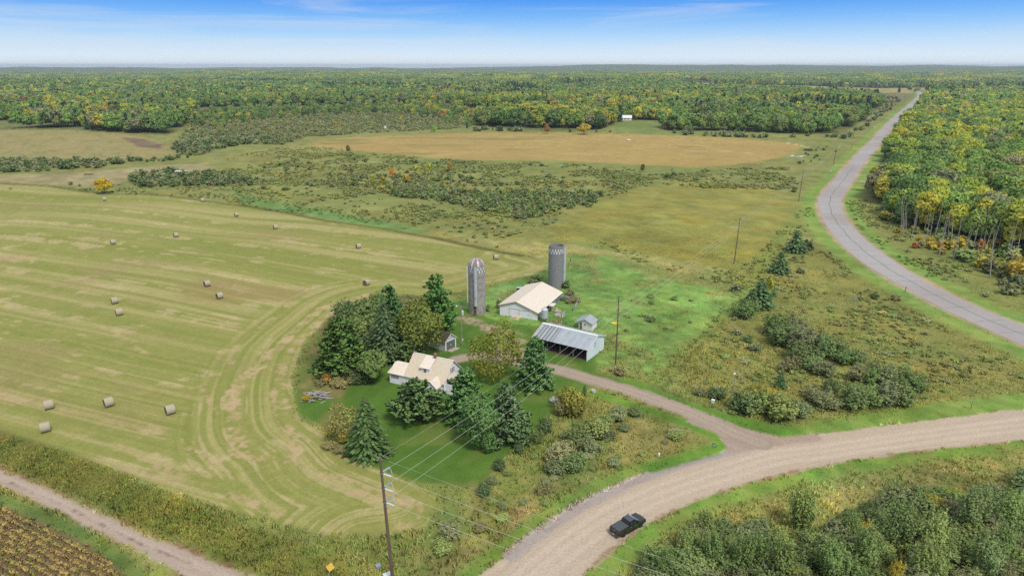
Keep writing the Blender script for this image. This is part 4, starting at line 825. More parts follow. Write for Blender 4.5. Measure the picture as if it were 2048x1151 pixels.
for a in ((1122, 828, 30, TANB, .8), (1150, 832, 46, [(122, 118, 58)], .75), (1140, 826, 50, [(128, 128, 58)], .9), (1190, 870, 34, GRN, 1.1), (1230, 838, 26, GREYG, 1.2), (1212, 848, 22, GRN, 1.2), (1160, 890, 36, GRN, 1.0), (1120, 920, 36, GREYG, 1.2), (1150, 940, 34, GRN, 1.1), (1180, 900, 30, GREYG, 1.1), (1092, 862, 26, DARK, .8), (1075, 886, 26, DARK, .8), (1108, 945, 26, GREYG, 1.2), (1000, 940, 26, DARK, .7), (968, 990, 26, DARK, .8), (1040, 905, 18, DARK, .9), (1170, 790, 18, DARK, .5), (985, 965, 14, GREYG, 1.2), (1250, 860, 14, GREYG, 1.4), (1270, 830, 16, GRN, 1.3), (1215, 880, 18, GREYG, 1.2), (1090, 985, 18, TANB, 1.3), (905, 1070, 26, GREYG, 1.2), (880, 1105, 24, GRN, 1.2), (960, 1060, 14, TANB, 1.4)):
    bush(*a[:4], 'in the rough corner between lawn and gravel road', a[4])
for a in ((700, 640, 40, DARK, 1.2), (720, 655, 46, DARK, 1.1), (735, 630, 34, GRN, 1.2), (690, 655, 26, TANB, 1.2), (760, 612, 26, DARK, 1.2), (705, 762, 20, TANB, 1.6), (680, 770, 16, TANB, 1.8), (730, 766, 24, DARK, 1.3), (640, 770, 12, TANB, 1.6), (655, 762, 16, ORB, 1.2), (612, 800, 12, YELB, 1.3), (690, 880, 12, YELB, 1.6), (665, 865, 12, YELB, 1.6), (660, 895, 14, TANB, 1.5), (680, 905, 14, TANB, 1.4), (800, 748, 12, TANB, 1.0), (790, 762, 10, TANB, 1.2), (812, 770, 9, TANB, 1.2), (835, 710, 30, DARK, 1.2), (760, 705, 60, DARK, 1.2), (722, 695, 56, GRN, 1.1), (812, 724, 52, DARK, 1.1), (840, 680, 60, GRN, 1.0), (705, 700, 44, DARK, 1.2), (800, 660, 60, DARK, 1.0), (740, 660, 60, GRN, 1.1)):
    bush(*a[:4], 'in the undergrowth of the grove left of the house', a[4])
for a in ((1142, 592, 12, TANB, 1.6), (1150, 604, 12, TANB, 1.5), (1130, 575, 14, DARK, 1.2), (1128, 600, 8, DARK, 1.6), (1140, 606, 8, GREYG, 1.8), (1070, 562, 10, DARK, 2.0), (1062, 566, 8, GREYG, 1.8), (975, 622, 14, DARK, .6), (997, 616, 18, DARK, .5), (1240, 748, 14, TANB, 1.5), (1228, 742, 10, TANB, 1.5)):
    bush(*a[:4], 'beside the barn and silos', a[4])
RT = 'in the thicket below the gravel road'
shrubs([(1255, 1180), (1340, 1095), (1400, 1062), (1520, 1068), (1640, 1070), (1760, 1012), (1900, 1000), (2048, 972), (2200, 950), (2300, 1260), (1230, 1260)], 2.3, 2.7, GRN + GREYG + DARK, RT, mix=((.012, YELB),), keep=.93)
for u, v, hp in ((1597, 1058, 92), (1490, 1150, 84), (1560, 1160, 90), (1650, 1150, 84), (1420, 1130, 80), (1330, 1150, 60), (1730, 1130, 84), (1790, 1090, 95), (1860, 1110, 100), (1940, 1060, 90), (2010, 1060, 90), (1960, 1150, 90), (1850, 1170, 90), (2000, 1120, 80), (1700, 1085, 60), (1375, 1110, 60)):
    bush(u, v, hp, GRN, RT, .62, 'sapling')
bush(1785, 1172, 60, YELB, RT, .5, 'sapling'); bush(1575, 1170, 34, YELB, RT, .8); bush(1848, 1100, 34, ORB, RT, .7)
SW = 'in the swamp at the edge of the right wood'
shrubs([(1765, 402), (1800, 446), (1850, 466), (1910, 476), (1990, 492), (2048, 512), (2100, 540), (2048, 560), (1930, 530), (1850, 500), (1790, 466), (1755, 425)], 5.4, 3.2, GRN + GREYG, SW, mix=((.36, YELB), (.05, ORB)), keep=.92)
shrubs([(1950, 545), (2048, 545), (2120, 560), (2120, 640), (2048, 600), (1990, 590)], 4.5, 3.6, DARK + GREYG, SW, keep=.9)
for a in ((1830, 496, 12, ORB, 1), (1875, 500, 16, ORB, 1), (1840, 482, 10, YELB, 1), (1920, 475, 10, YELB, 1), (2005, 468, 16, YELB, 1), (1968, 470, 12, ORB, .8), (2040, 560, 44, YELB, 1.0), (1790, 410, 16, ORB, .9), (1840, 440, 18, YELB, 1.1), (1806, 450, 10, DARK, 1.4), (1880, 456, 16, YELB, .9)): bush(*a[:4], SW, a[4])
shrubs([(140, 378), (300, 380), (430, 395), (560, 408), (700, 440), (900, 470), (1000, 490), (990, 480), (800, 440), (600, 408), (400, 385), (160, 370)], 10, 1.3, GREYG + TANB, 'along the far side of the hay field', keep=.35, wf=1.3)
shrubs([(-100, 375), (150, 350), (420, 340), (640, 300), (560, 330), (430, 350), (150, 380), (-100, 390)], 16, 1.6, GREYG, 'in the tan grass behind the hay field', keep=.3)
for _ in range(16): bush(rnd.uniform(1250, 1440), rnd.uniform(590, 720), rnd.uniform(4, 8), GRN, 'low in the pasture behind the barns', 1.8)
shrubs([(430, 340), (640, 305), (900, 322), (1300, 340), (1560, 345), (1600, 380), (1270, 372), (1180, 412), (1090, 455), (960, 480), (800, 440), (600, 395), (470, 385)], 5.2, 1.0, GREYG + GRN + [(122, 124, 78), (130, 128, 80)], MID, keep=.55, wf=1.5)
shrubs([(1480, 570), (1640, 500), (1760, 590), (1900, 660), (2048, 730), (2048, 790), (1830, 795), (1560, 835), (1400, 770)], 4.6, .8, GRN + GREYG + [(130, 124, 72)], 'in the shrub clump right of the driveway', keep=.4, wf=1.6)
shrubs([(1200, 480), (1480, 545), (1650, 390), (1620, 480), (1480, 570), (1250, 520)], 6, .8, GREYG + [(130, 130, 74)], 'alone in the meadow by the power line', keep=.35, wf=1.6)
shrubs([(1650, 400), (1700, 440), (1800, 540), (2048, 660), (2048, 620), (1900, 540), (1800, 470), (1740, 400)], 6, 1.0, GRN + GREYG, SW, keep=.4, wf=1.4)
shrubs([(970, 985), (1060, 900), (1120, 840), (1250, 840), (1380, 870), (1300, 910), (1150, 980), (1000, 1060), (880, 1110)], 2.6, 1.1, GRN + GREYG, 'in the rough corner between lawn and gravel road', keep=.4, wf=1.3)
_sx, _sy = np.array([a[0] for a in shr]), np.array([a[1] for a in shr]); _ok = (seg_dist(pc, _sx, _sy) > 9) & np.isin(cls_at(_sx, _sy), [CN.index(n_) for n_ in ('ground', 'pasture', 'lawn', 'hay_field') if n_ in CN]); shr = [a for a, k_ in zip(shr, _ok) if k_]
SA = np.array([(a[0], a[1], a[2]) for a in shr]); r = np.hypot(SA[:, 0], SA[:, 1]); order = np.argsort(-(SA[:, 2] * np.array([a[3] for a in shr]) ** .5 / r) + (~in_view(SA[:, 0], SA[:, 1], 37.0)) * 5)
cname = lambda c: 'yellow' if c in YELB else 'orange' if c in ORB else 'tan' if c in TANB else 'dark green' if c in DARK else 'grey-green' if c in GREYG else 'green'
_pl = {}
for i in order[:290]: _pl.setdefault(shr[i][5], []).append((shr[i][0] / shr[i][1], shr[i][1]))
_pl = {k_: np.quantile(np.array(v_), (.34, .67), axis=0) for k_, v_ in _pl.items()}
def whereabouts(x0, y0, place):
    q_ = _pl[place]; t_ = x0 / y0; lr_ = 'left' if t_ < q_[0][0] else 'right' if t_ > q_[1][0] else 'middle'; nf = 'near' if y0 < q_[0][1] else 'far' if y0 > q_[1][1] else 'central'
    return '%s %s' % (nf, lr_) if (nf, lr_) != ('central', 'middle') else 'very middle'
TW = [trunk_mesh(400 + i, 2.2, .05, 5, 1.2, .1, name='stems') for i in range(2)]
for q, i in enumerate(order[:290]):
    x0, y0, hh, wf, c, place, kind = shr[i]; big = 'big ' if hh > 3.6 else 'small ' if hh < 2.0 else ''
    nm = 'sapling' if kind == 'sapling' else 'shrub'
    o = empty(nm, (x0, y0, float(terrain(x0, y0))), g.uniform(0, 6.28), '%s%s %s %s, %s' % (big, cname(c), nm, place, whereabouts(x0, y0, place)), nm, '%s%s %ss %s, %s' % (big, cname(c), nm, place, whereabouts(x0, y0, place)))
    if nm == 'sapling': f = link('crown', SAP[q % 4], o); k = hh / 5.5; o.scale = (k * wf * 1.35, k * wf * 1.35, k)
    else: f = link('foliage', SHN[q % 6] if math.hypot(x0, y0) < 190 else SHM[q % 6], o); k = hh / 3.0; o.scale = (k * wf * 1.25, k * wf * 1.25, k)
    f.color = jitter(fol(c, 1.7 if hh < 1.3 else 1.5), .12); link('stems', TW[q % 2], o)
rest = order[290:]; n = len(rest)
cc = np.array([fol(shr[i][4], 1.8 if shr[i][2] < 1.3 else 1.65 if shr[i][5] in (RT, BW) else 1.5)[:3] for i in rest]) * (1 + g.uniform(-.14, .14, (n, 1)))
hs = SA[rest, 2] / 3.0; wfs = np.array([shr[i][3] for i in rest])
pick = np.where(r[rest] < 200, g.integers(0, 6, n), 6 + g.integers(0, 5, n))
kn = r[rest] < 140; pick[kn] = 11 + g.integers(0, 6, kn.sum())
tag(scatter('shrub_thicket', np.stack([SA[rest, 0], SA[rest, 1], terrain(SA[rest, 0], SA[rest, 1])], 1), np.stack([np.zeros(n), np.zeros(n), g.uniform(0, 6.28, n)], 1), np.stack([hs * wfs * 1.2, hs * wfs * 1.2, hs], 1), cc, pick, SHM + SHL + SHN), 'grey-green willow brush of the marsh and wetland', 'brush')

LOWS = [spray_mesh(340 + i, 1.0, 1.9, 26, 7, .34) for i in range(4)]
lx, ly, lc, ls = [], [], [], []
for px_, sp, hh_, sc0 in (([(430, 345), (560, 312), (640, 303), (880, 320), (1100, 325), (1300, 340), (1580, 335), (1600, 380), (1270, 374), (1190, 412), (1100, 455), (960, 485), (800, 445), (600, 400), (470, 385)], 3.0, .9, 15),
                      ([(1480, 570), (1560, 530), (1640, 490), (1760, 585), (1900, 660), (2048, 735), (2060, 785), (1830, 800), (1560, 838), (1470, 830), (1350, 775), (1440, 660)], 2.1, .55, 9),
                      ([(1200, 485), (1380, 528), (1480, 540), (1590, 430), (1650, 385), (1630, 440), (1560, 530), (1480, 570), (1400, 560), (1280, 525)], 2.6, .6, 9), ([(1650, 402), (1700, 440), (1790, 530), (1960, 620), (2060, 650), (2060, 600), (1900, 520), (1800, 455), (1740, 400)], 2.6, .7, 9),
                      (BRUSH, 5.0, 1.5, 26), ([(420, 318), (600, 290), (1000, 330), (1250, 340), (1000, 345), (700, 325)], 3.6, .7, 15), ([(150, 378), (430, 345), (470, 385), (600, 402), (800, 445), (960, 486), (1060, 500), (1000, 495), (700, 440), (420, 398), (200, 384)], 2.8, .6, 12), ([(1310, 790), (1420, 660), (1520, 560), (1480, 575), (1400, 660), (1290, 770)], 1.9, .4, 7)):
    x, y = spread(wpoly(px_), sp, g); d_ = fbm(x, y, sc0, 3, 911); k_ = (d_ > .42) & (g.random(len(x)) < sstep(.42, .58, d_)) & in_view(x, y) & (seg_dist(pc, x, y) > 8); x, y, d_ = x[k_], y[k_], d_[k_]
    lx.append(x); ly.append(y); c_ = ground_colour(x, y) * .62 + lin3(GREYG + GRN, 1 / FOL)[g.integers(0, 8, len(x))] * .5; lc.append(c_ * 2.0 * (1 + g.uniform(-.14, .14, (len(x), 1)))); ls.append(hh_ * g.uniform(.5, 1.3, len(x)) * (.5 + d_))
x, y, c_, s_ = np.concatenate(lx), np.concatenate(ly), np.vstack(lc), np.concatenate(ls); n = len(x); print('low scrub', n)
tag(scatter('marsh_scrub', np.stack([x, y, terrain(x, y)], 1), np.stack([np.zeros(n), np.zeros(n), g.uniform(0, 6.28, n)], 1), np.stack([s_ * g.uniform(1.1, 2.0, n), s_ * 1.4, s_], 1), c_, g.integers(0, 4, n), LOWS), 'low tangled marsh scrub and tall weeds of the meadows', 'brush')

# ------------------------------------------------------------------ trees one can tell apart
def extent(me):
    if 'ext' not in me:
        co = np.empty(len(me.vertices) * 3, np.float32); me.vertices.foreach_get('co', co); co = co.reshape(-1, 3); me['ext'] = [float(np.percentile(np.hypot(co[:, 0], co[:, 1]), 95) * 2), float(np.percentile(co[:, 2], 99.7))]
    return me['ext']
def tree(u, v, vt, wpx, meshes, c, name, label, cat='tree', trunk=None, base=None, nomw=1.0, nomh=1.0, group=None, dz=0.):
    nomw, nomh = extent(meshes)
    p = P(u, v); h = height_at(u, v, vt); w = wpx * 1.0 / FP * (p.y * math.cos(TH) + H * math.sin(TH))
    o = empty(name, p, rnd.uniform(0, 6.28), label, cat, group); o.scale = (w / nomw, w / nomw, h / nomh)
    f = link('crown', meshes, o); f.color = jitter(fol((c[0] * 1.08, c[1] * 1.0, c[2] * .88), 1.65 if meshes.materials[0] == NEEDLE else 1.3), .04, .03)
    if trunk:
        tk_ = link('trunk', trunk, o); kz = .84 * nomh / extent(trunk)[1]; tk_.scale = (kz, kz, kz)
    return o
PINE = [pine_mesh(500 + i, 12, 9, .9, 14, .33, 26, tuft=.8, upt=.12, power=.6) for i in range(3)]
SPR = [spruce_mesh(520 + i, 12, 7.4, 19, .36, .03, .72) for i in range(2)]
SPRS = [spruce_mesh(525 + i, 8, 5.0, 15, .42, .03, .75) for i in range(2)]
SCOTS = pine_mesh(530, 8, 9, 2.2, 8, .34, 26, flat=2., tuft=.85, upt=.1)
T12 = [trunk_mesh(540 + i, 11, .2, 8, 2.6, .15) for i in range(3)]; T8 = trunk_mesh(545, 7, .2, 9, 3.4, .3, lean=.05)
MAPLE = lobed(550, 11, 8, .2, 13, 7500, .34, upright=.35, lo=.75, low=-.97)
BIRCHM = lobed(551, 12, 9, .9, 14, 6200, .28, upright=.45, rough=1.0, lo=.45, low=-.9); BT = trunk_mesh(552, 11, .16, 9, 3.0, .1, BIRCH)
ASHM = lobed(553, 11, 9, 1.2, 12, 5200, .33, rough=.9, lo=.6, low=-.95); AIRY = lobed(554, 6, 7, .3, 11, 2600, .24, rough=1.2, lo=.35, low=-.95)
SMALL = lobed(556, 6, 5, .8, 9, 2600, .34, lo=.7, low=-.9); SLIM = lobed(557, 6, 2.4, .4, 6, 900, .34, upright=.6)
PG = (70, 104, 62); BG = (64, 92, 66); SG = (62, 84, 60)
tree(687, 742, 638, 118, PINE[0], (64, 92, 50), 'pine_tree', 'broad bright green white pine, leftmost tree of the grove', trunk=T12[0], nomw=9, nomh=12)
tree(785, 695, 572, 74, PINE[1], (62, 96, 60), 'pine_tree', 'dark pine at the back of the grove behind the spruce', trunk=T12[1], nomw=9, nomh=12)
tree(874, 656, 552, 80, PINE[2], (64, 100, 58), 'pine_tree', 'tall dark pine standing nearest the domed silo', trunk=T12[2], nomw=9, nomh=12)
tree(774, 718, 603, 80, SPR[0], (58, 78, 56), 'spruce_tree', 'dark blue-green spruce in the middle of the grove', trunk=T12[0], nomw=7, nomh=12)
tree(842, 712, 604, 92, ASHM, (90, 104, 54), 'broadleaf_tree', 'olive drooping broadleaf tree over the brown garage roof', trunk=T12[1], nomw=9, nomh=11)
tree(748, 765, 700, 58, SMALL, (84, 106, 66), 'broadleaf_tree', 'small pale green tree between the white pine and the house', trunk=T12[2], nomw=5, nomh=6)
tree(993, 754, 648, 102, BIRCHM, (104, 114, 52), 'birch_tree', 'yellowing olive birch with pale stem beside the driveway', trunk=BT, nomw=9, nomh=12)
tree(1070, 772, 676, 82, PINE[1], (70, 104, 66), 'pine_tree', 'green pine at the bend of the driveway before the open shed', trunk=T12[0], nomw=9, nomh=12)
tree(838, 834, 764, 112, SCOTS, (68, 94, 62), 'pine_tree', 'low spreading pine with bare trunk on the lawn before the house', trunk=T8, nomw=9, nomh=8)
tree(932, 841, 738, 92, PINE[2], (72, 106, 66), 'pine_tree', 'green pine in front of the right end of the house', trunk=T12[1], nomw=9, nomh=12)
tree(960, 898, 788, 84, MAPLE, (72, 104, 64), 'broadleaf_tree', 'dense dark green maple on the lawn under the power lines', trunk=T12[2], nomw=8, nomh=11)
tree(1014, 876, 768, 92, PINE[0], (72, 98, 74), 'pine_tree', 'blue-green pine just right of the dense maple', trunk=T12[0], nomw=9, nomh=12)
tree(737, 906, 798, 92, SPR[1], (60, 82, 50), 'spruce_tree', 'dense dark spruce alone at the lower left of the lawn', trunk=T12[1], nomw=7, nomh=12)
tree(690, 874, 812, 84, AIRY, (110, 114, 74), 'broadleaf_tree', 'thin brownish shrubby tree left of the lone spruce', trunk=T12[2], nomw=7, nomh=6)
tree(210, 387, 356, 34, SMALL, (172, 166, 60), 'broadleaf_tree', 'rounded bright yellow tree at the far edge of the hay field', trunk=T12[0], nomw=5, nomh=6)
tree(1168, 269, 247, 28, SMALL, (168, 164, 84), 'broadleaf_tree', 'pale yellow tree at the far edge of the orange field', trunk=T12[1], nomw=5, nomh=6)
tree(1338, 258, 246, 16, SMALL, (126, 96, 84), 'broadleaf_tree', 'small red tree below the white farmhouse clearing', trunk=T12[1], nomw=5, nomh=6)
tree(1094, 268, 248, 12, SMALL, (146, 116, 80), 'broadleaf_tree', 'small rust coloured tree by the orange field', trunk=T12[1], nomw=5, nomh=6)
tree(868, 264, 251, 13, SMALL, (104, 140, 72), 'broadleaf_tree', 'small round green tree at the wetland side of the orange field', trunk=T12[1], nomw=5, nomh=6)
tree(697, 306, 290, 9, SMALL, (110, 112, 72), 'broadleaf_tree', 'small lone tree on the near rim of the orange field', trunk=T12[1], nomw=5, nomh=6)
tree(1285, 344, 328, 8, SLIM, (76, 84, 60), 'broadleaf_tree', 'small dark lone tree below the orange field', trunk=T12[1], nomw=2.4, nomh=6)
for u, v, t_, c in ((785, 355, 338, (186, 146, 70)), (833, 352, 330, (132, 146, 70)), (857, 350, 326, (126, 142, 66)), (813, 366, 348, (170, 160, 70)), (765, 372, 352, (150, 156, 76)), (746, 372, 354, (140, 148, 76)), (900, 345, 322, (150, 144, 84))):
    nmc = 'orange' if c[0] > 180 else 'yellow' if c[0] > 160 else 'green'
    tree(u, v, t_, 12, SLIM, c, 'young_tree', 'slim %s young tree in the marsh shrubs' % nmc, trunk=T12[1], nomw=2.4, nomh=6, group='slim %s young trees in the marsh' % nmc)
for u, v, t_, w_, lb in ((1559, 545, 504, 33, 'lone dark conifer between the power line and the road bend'), (1591, 503, 461, 34, 'dark conifer nearest the road bend, farthest of the row'), (1518, 612, 558, 46, 'tall dark conifer at the head of the fence line shrubs'), (1536, 590, 552, 26, 'dark conifer behind the slim yellow tree'), (1560, 776, 740, 20, 'small dark conifer alone in the right meadow'), (1612, 497, 478, 14, 'small conifer tucked right of the farthest conifer'), (1500, 612, 580, 24, 'short conifer on the left of the fence line clump')):
    tree(u, v, t_, w_ * 1.3, SPRS[rnd.randrange(2)], (60, 84, 58), 'conifer_tree', lb, trunk=T12[1], nomw=4.6, nomh=8)
tree(1536, 600, 556, 17, SLIM, (150, 158, 66), 'broadleaf_tree', 'slim yellow-green tree beside the fence line conifers', trunk=T12[2], nomw=2.4, nomh=6)
tree(1655, 815, 772, 12, SPRS[0], (92, 112, 76), 'conifer_tree', 'pale narrow young conifer among the right meadow shrubs', trunk=T12[1], nomw=4.6, nomh=8)
# dead trees of the swamp: each its own
DEAD = [dead_mesh(600 + i, 10, .17, 9 + i % 4) for i in range(6)]
swp = wpoly([(1800, 425), (1850, 462), (1910, 474), (1990, 490), (2070, 515), (2090, 560), (2000, 545), (1900, 522), (1850, 500), (1800, 470)])
xx, yy = spread(swp, 4.3, g); k = 0
for a, b_ in list(zip(xx, yy)) + [G(1893, 525), G(1980, 556), G(1796, 420), G(1812, 428), G(1790, 432)]:
    if not in_view(a, b_, 38) or (g.random() < .5): continue
    hh = g.uniform(7, 18); sz = 'tall' if hh > 11 else 'short'
    o = empty('dead_tree', (a, b_, float(terrain(a, b_))), g.uniform(0, 6.28), '%s bare grey dead tree standing in the swamp by the right wood' % sz, 'dead tree', '%s dead trees in the swamp' % sz)
    o.scale = (hh / 10 * g.uniform(.5, .95),) * 2 + (hh / 10,); link('bare_trunk', DEAD[k % 6], o); k += 1

# ------------------------------------------------------------------ grass and weeds standing up from the ground
TUFT = [tuft_mesh(700 + i, .62, 12, .13, .38) for i in range(4)] + [tuft_mesh(710 + i, .95, 10, .16, .42) for i in range(3)]
n = 230000; a = np.radians(g.uniform(-44.5, 44.5, n)); rr_ = np.sqrt(g.uniform(74 ** 2, 330 ** 2, n)); keep = g.random(n) < np.clip(150 / rr_, 0, 1) ** 1.1
x, y = (rr_ * np.sin(a))[keep], (rr_ * np.cos(a))[keep]; cl = cls_at(x, y); gc = ground_colour(x, y)
ok = (cl == 0) | ((cl == CN.index('pasture')) & (g.random(len(x)) < .85))
short = gc[:, 1] > gc[:, 0] * 1.25; ok &= ~(short & (cl == 0) & (g.random(len(x)) < .55)) & (seg_dist(PC[PC[:, 1] < 500], x, y) > 7)
x, y, gc, short, cl = x[ok], y[ok], gc[ok], short[ok], cl[ok]; n = len(x)
sc_ = np.where(short, .32, .62) * g.uniform(.5, 1.35, n) * (.5 + 1.0 * fbm(x, y, 9, 2, 401)); sc_ = np.where(cl > 0, sc_ * 1.25, sc_) * np.clip(1.25 - np.hypot(x, y) / 330, .35, 1)
th_ = inside(wpoly([(1255, 1180), (1340, 1085), (1400, 1052), (1520, 1058), (1640, 1060), (1760, 1005), (1900, 992), (2048, 965), (2200, 940), (2300, 1260), (1230, 1260)]), x, y); sc_ = np.where(th_, sc_ * 2.2, sc_)
cc = gc * 2.5 * (1 + g.uniform(-.2, .2, (n, 1))) * (1 + g.uniform(-.06, .06, (n, 3))); straw = g.random(n) < .18; cc[straw] = cc[straw] * .5 + np.array(A((196, 178, 128), 1.2)) * .5
tag(scatter('tall_grass', np.stack([x, y, terrain(x, y)], 1), np.stack([g.uniform(-.15, .15, n), g.uniform(-.15, .15, n), g.uniform(0, 6.28, n)], 1), np.stack([sc_ * 1.25, sc_ * 1.25, sc_], 1), cc, g.integers(0, 7, n), TUFT), 'tall green and straw coloured grass of the rough ground', 'grass')
# the bank of weeds between the mown hay and the dirt road
WB = [G(*p) for p in [(-280, 800), (0, 893), (94, 928), (187, 968), (281, 1012), (375, 1052), (500, 1100), (640, 1150), (700, 1180)]]
x, y = spread(wpoly([(-200, 830), (0, 868), (100, 892), (200, 927), (330, 977), (440, 1012), (560, 1051), (650, 1072), (760, 1080), (800, 1200), (640, 1180), (500, 1128), (375, 1078), (281, 1038), (187, 994), (94, 948), (0, 914), (-200, 860)]), .52, g); n = len(x)
WC = lin3([(116, 124, 62), (104, 116, 58), (136, 132, 68), (114, 110, 60), (128, 136, 66), (146, 132, 70)], 1.0); ci = np.clip((fbm(x, y, 5, 3, 411) * 9 - 1.5 + g.uniform(-.8, .8, n)).astype(int), 0, 5)
cc = WC[ci] * 1.6 * (1 + g.uniform(-.2, .2, (n, 1))); k = g.random(n) < .03; cc[k] = np.array(A((176, 164, 60), 2)); sc_ = g.uniform(.5, 1.2, n) * (.3 + 1.0 * fbm(x, y, 7, 2, 413)) * np.where(x > -30, .42, .52)
tag(scatter('roadside_weeds', np.stack([x, y, terrain(x, y)], 1), np.stack([g.uniform(-.15, .15, n), g.uniform(-.15, .15, n), g.uniform(0, 6.28, n)], 1), np.stack([sc_ * 1.2, sc_ * 1.2, sc_], 1), cc, g.integers(0, 7, n), TUFT), 'bank of tall green weeds between the hay field and the dirt road', 'weeds')
# rows of ripening crop in the bottom left corner
CRP = [shrub_mesh(720 + i, .7, .8, 60, .2, 4, .3, GRASS) for i in range(4)]
th = math.radians(-27.5); ca_, sa_ = math.cos(th), math.sin(th); pl = []
for i in range(-45, 80):
    for j in np.arange(-95, 95, .42):
        px_, py_ = -62 + j * ca_ + i * 1.02 * sa_, 84 + j * sa_ - i * 1.02 * ca_; pl.append((px_ + g.normal() * .06, py_ + g.normal() * .06))
pl = np.array(pl); m = inside(cropp, pl[:, 0], pl[:, 1]) & in_view(pl[:, 0], pl[:, 1], 40) & (np.hypot(pl[:, 0], pl[:, 1]) > 72); x, y = pl[m, 0], pl[m, 1]; n = len(x)
CC_ = lin3([(144, 126, 82), (132, 114, 80), (150, 136, 86), (122, 118, 74), (126, 106, 80), (112, 112, 68)]); ci = np.clip((fbm(x, y, 7, 3, 421) * 8 - 1 + g.uniform(-1, 1, n)).astype(int), 0, 5)
tag(scatter('crop_rows', np.stack([x, y, terrain(x, y)], 1), np.stack([np.zeros(n), np.zeros(n), g.uniform(0, 6.28, n)], 1), np.stack([g.uniform(.65, 1.0, n)] * 3, 1), CC_[ci] * 1.25 * (1 + g.uniform(-.15, .15, (n, 1))), g.integers(0, 4, n), CRP), 'rows of ripening yellow-brown bean plants', 'crop')

# ------------------------------------------------------------------ buildings
def rib_slab(mb, a, b, c, d, th=.06, ribs=0, rw=.05, rh=.035):
    """roof sheet a-b along the eave, d-c along the ridge, with raised ribs running up the slope"""
    a, b, c, d = map(Vector, (a, b, c, d)); n = (b - a).cross(d - a).normalized()
    if n.z < 0: n = -n
    mb.prism([a, b, c, d], n * th)
    for i in range(ribs + 1) if ribs else ():
        t = i / ribs; p, q = a.lerp(b, t), d.lerp(c, t); s = (b - a).normalized() * rw / 2
        mb.prism([p - s + n * th, p + s + n * th, q + s + n * th, q - s + n * th], n * rh)
def wall_end(mb, x, y0, y1, eF, eB, yr, r, th, z0=0.):
    mb.prism([(x, y0, z0), (x, y1, z0), (x, y1, eB), (x, yr, r), (x, y0, eF)], (th, 0, 0))
def ribs_x(mb, x0, x1, y, z0, z1, step, d=-.03, w=.04):
    x = x0 + step / 2
    while x < x1: mb.box(x - w / 2, x + w / 2, min(y, y + d), max(y, y + d), z0, z1 if not callable(z1) else z1(x)); x += step
def ribs_y(mb, x, y0, y1, z0, z1, step, d=.03, w=.04):
    y = y0 + step / 2
    while y < y1: mb.box(min(x, x + d), max(x, x + d), y - w / 2, y + w / 2, z0, z1 if not callable(z1) else z1(y)); y += step
def frame_at(ox, oy, ang): return Vector((ox, oy, float(terrain(ox, oy)))), ang
def window(parent, x0, x1, y0, y1, z0, z1, axis, sgn, frame=WHITETRIM, w=.09):
    """window in a wall whose outside faces sgn*axis; its pane sits recessed in the frame"""
    mb = MB(); t = .06
    def bx(u0, u1, za, zb, d0, d1):
        if axis == 'y': mb.box(u0, u1, y0 + min(d0, d1) * 1, y0 + max(d0, d1), za, zb)
        else: mb.box(x0 + min(d0, d1), x0 + max(d0, d1), u0, u1, za, zb)
    u0, u1 = (x0, x1) if axis == 'y' else (y0, y1); d = sgn * t
    bx(u0 - w, u1 + w, z0 - w, z0, 0, d * 1.5); bx(u0 - w, u1 + w, z1, z1 + w, 0, d); bx(u0 - w, u0, z0, z1, 0, d); bx(u1, u1 + w, z0, z1, 0, d); bx(u0, u1, (z0 + z1) / 2 - .025, (z0 + z1) / 2 + .025, 0, d * .8)
    f = mb.build('window', frame, parent); mb = MB(); bx(u0, u1, z0, z1, d * .08, d * .35); mb.build('pane', GLASS, f); return f
# --- farmhouse
ho = empty('farmhouse', *frame_at(-26.84, 136.19, -.44), 'white farmhouse with beige metal roofs, dormer and chimney among the trees', 'house')
e, w1, L_, W_, rdg = 2.64, 4.26, 13.76, 7.84, 6.27; ly = 5.2; lr = 4.15
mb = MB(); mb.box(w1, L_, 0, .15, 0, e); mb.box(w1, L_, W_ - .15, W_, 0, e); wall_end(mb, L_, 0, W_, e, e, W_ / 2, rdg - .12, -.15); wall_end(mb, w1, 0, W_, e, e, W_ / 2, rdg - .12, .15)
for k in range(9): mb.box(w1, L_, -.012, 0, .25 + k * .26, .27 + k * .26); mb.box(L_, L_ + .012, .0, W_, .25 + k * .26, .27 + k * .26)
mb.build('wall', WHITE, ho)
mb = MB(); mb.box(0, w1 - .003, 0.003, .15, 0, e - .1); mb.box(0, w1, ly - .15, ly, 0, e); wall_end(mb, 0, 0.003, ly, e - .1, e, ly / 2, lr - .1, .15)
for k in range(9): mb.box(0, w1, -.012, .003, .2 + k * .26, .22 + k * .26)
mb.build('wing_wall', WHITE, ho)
def slab(name, pts, m, par, ribs, th=.07): mb = MB(); rib_slab(mb, *pts, th=th, ribs=ribs, rw=.06, rh=.05); return mb.build(name, m, par)
ov = .3; sl_ = (rdg - e) / (W_ / 2)
slab('roof', [(w1 - .25, -ov, e - sl_ * ov), (L_ + .3, -ov, e - sl_ * ov), (L_ + .3, W_ / 2, rdg), (w1 - .25, W_ / 2, rdg)], BEIGE, ho, 32)
slab('roof', [(L_ + .3, W_ + ov, e - sl_ * ov), (w1 - .25, W_ + ov, e - sl_ * ov), (w1 - .25, W_ / 2, rdg), (L_ + .3, W_ / 2, rdg)], BEIGE, ho, 32)
s2 = (lr - e + .1) / (ly / 2)
slab('wing_roof', [(-.25, -ov, e - .1 - s2 * ov), (w1 - .26, -ov, e - .1 - s2 * ov), (w1 - .26, ly / 2, lr), (.5, ly / 2, lr)], BEIGE2, ho, 12)
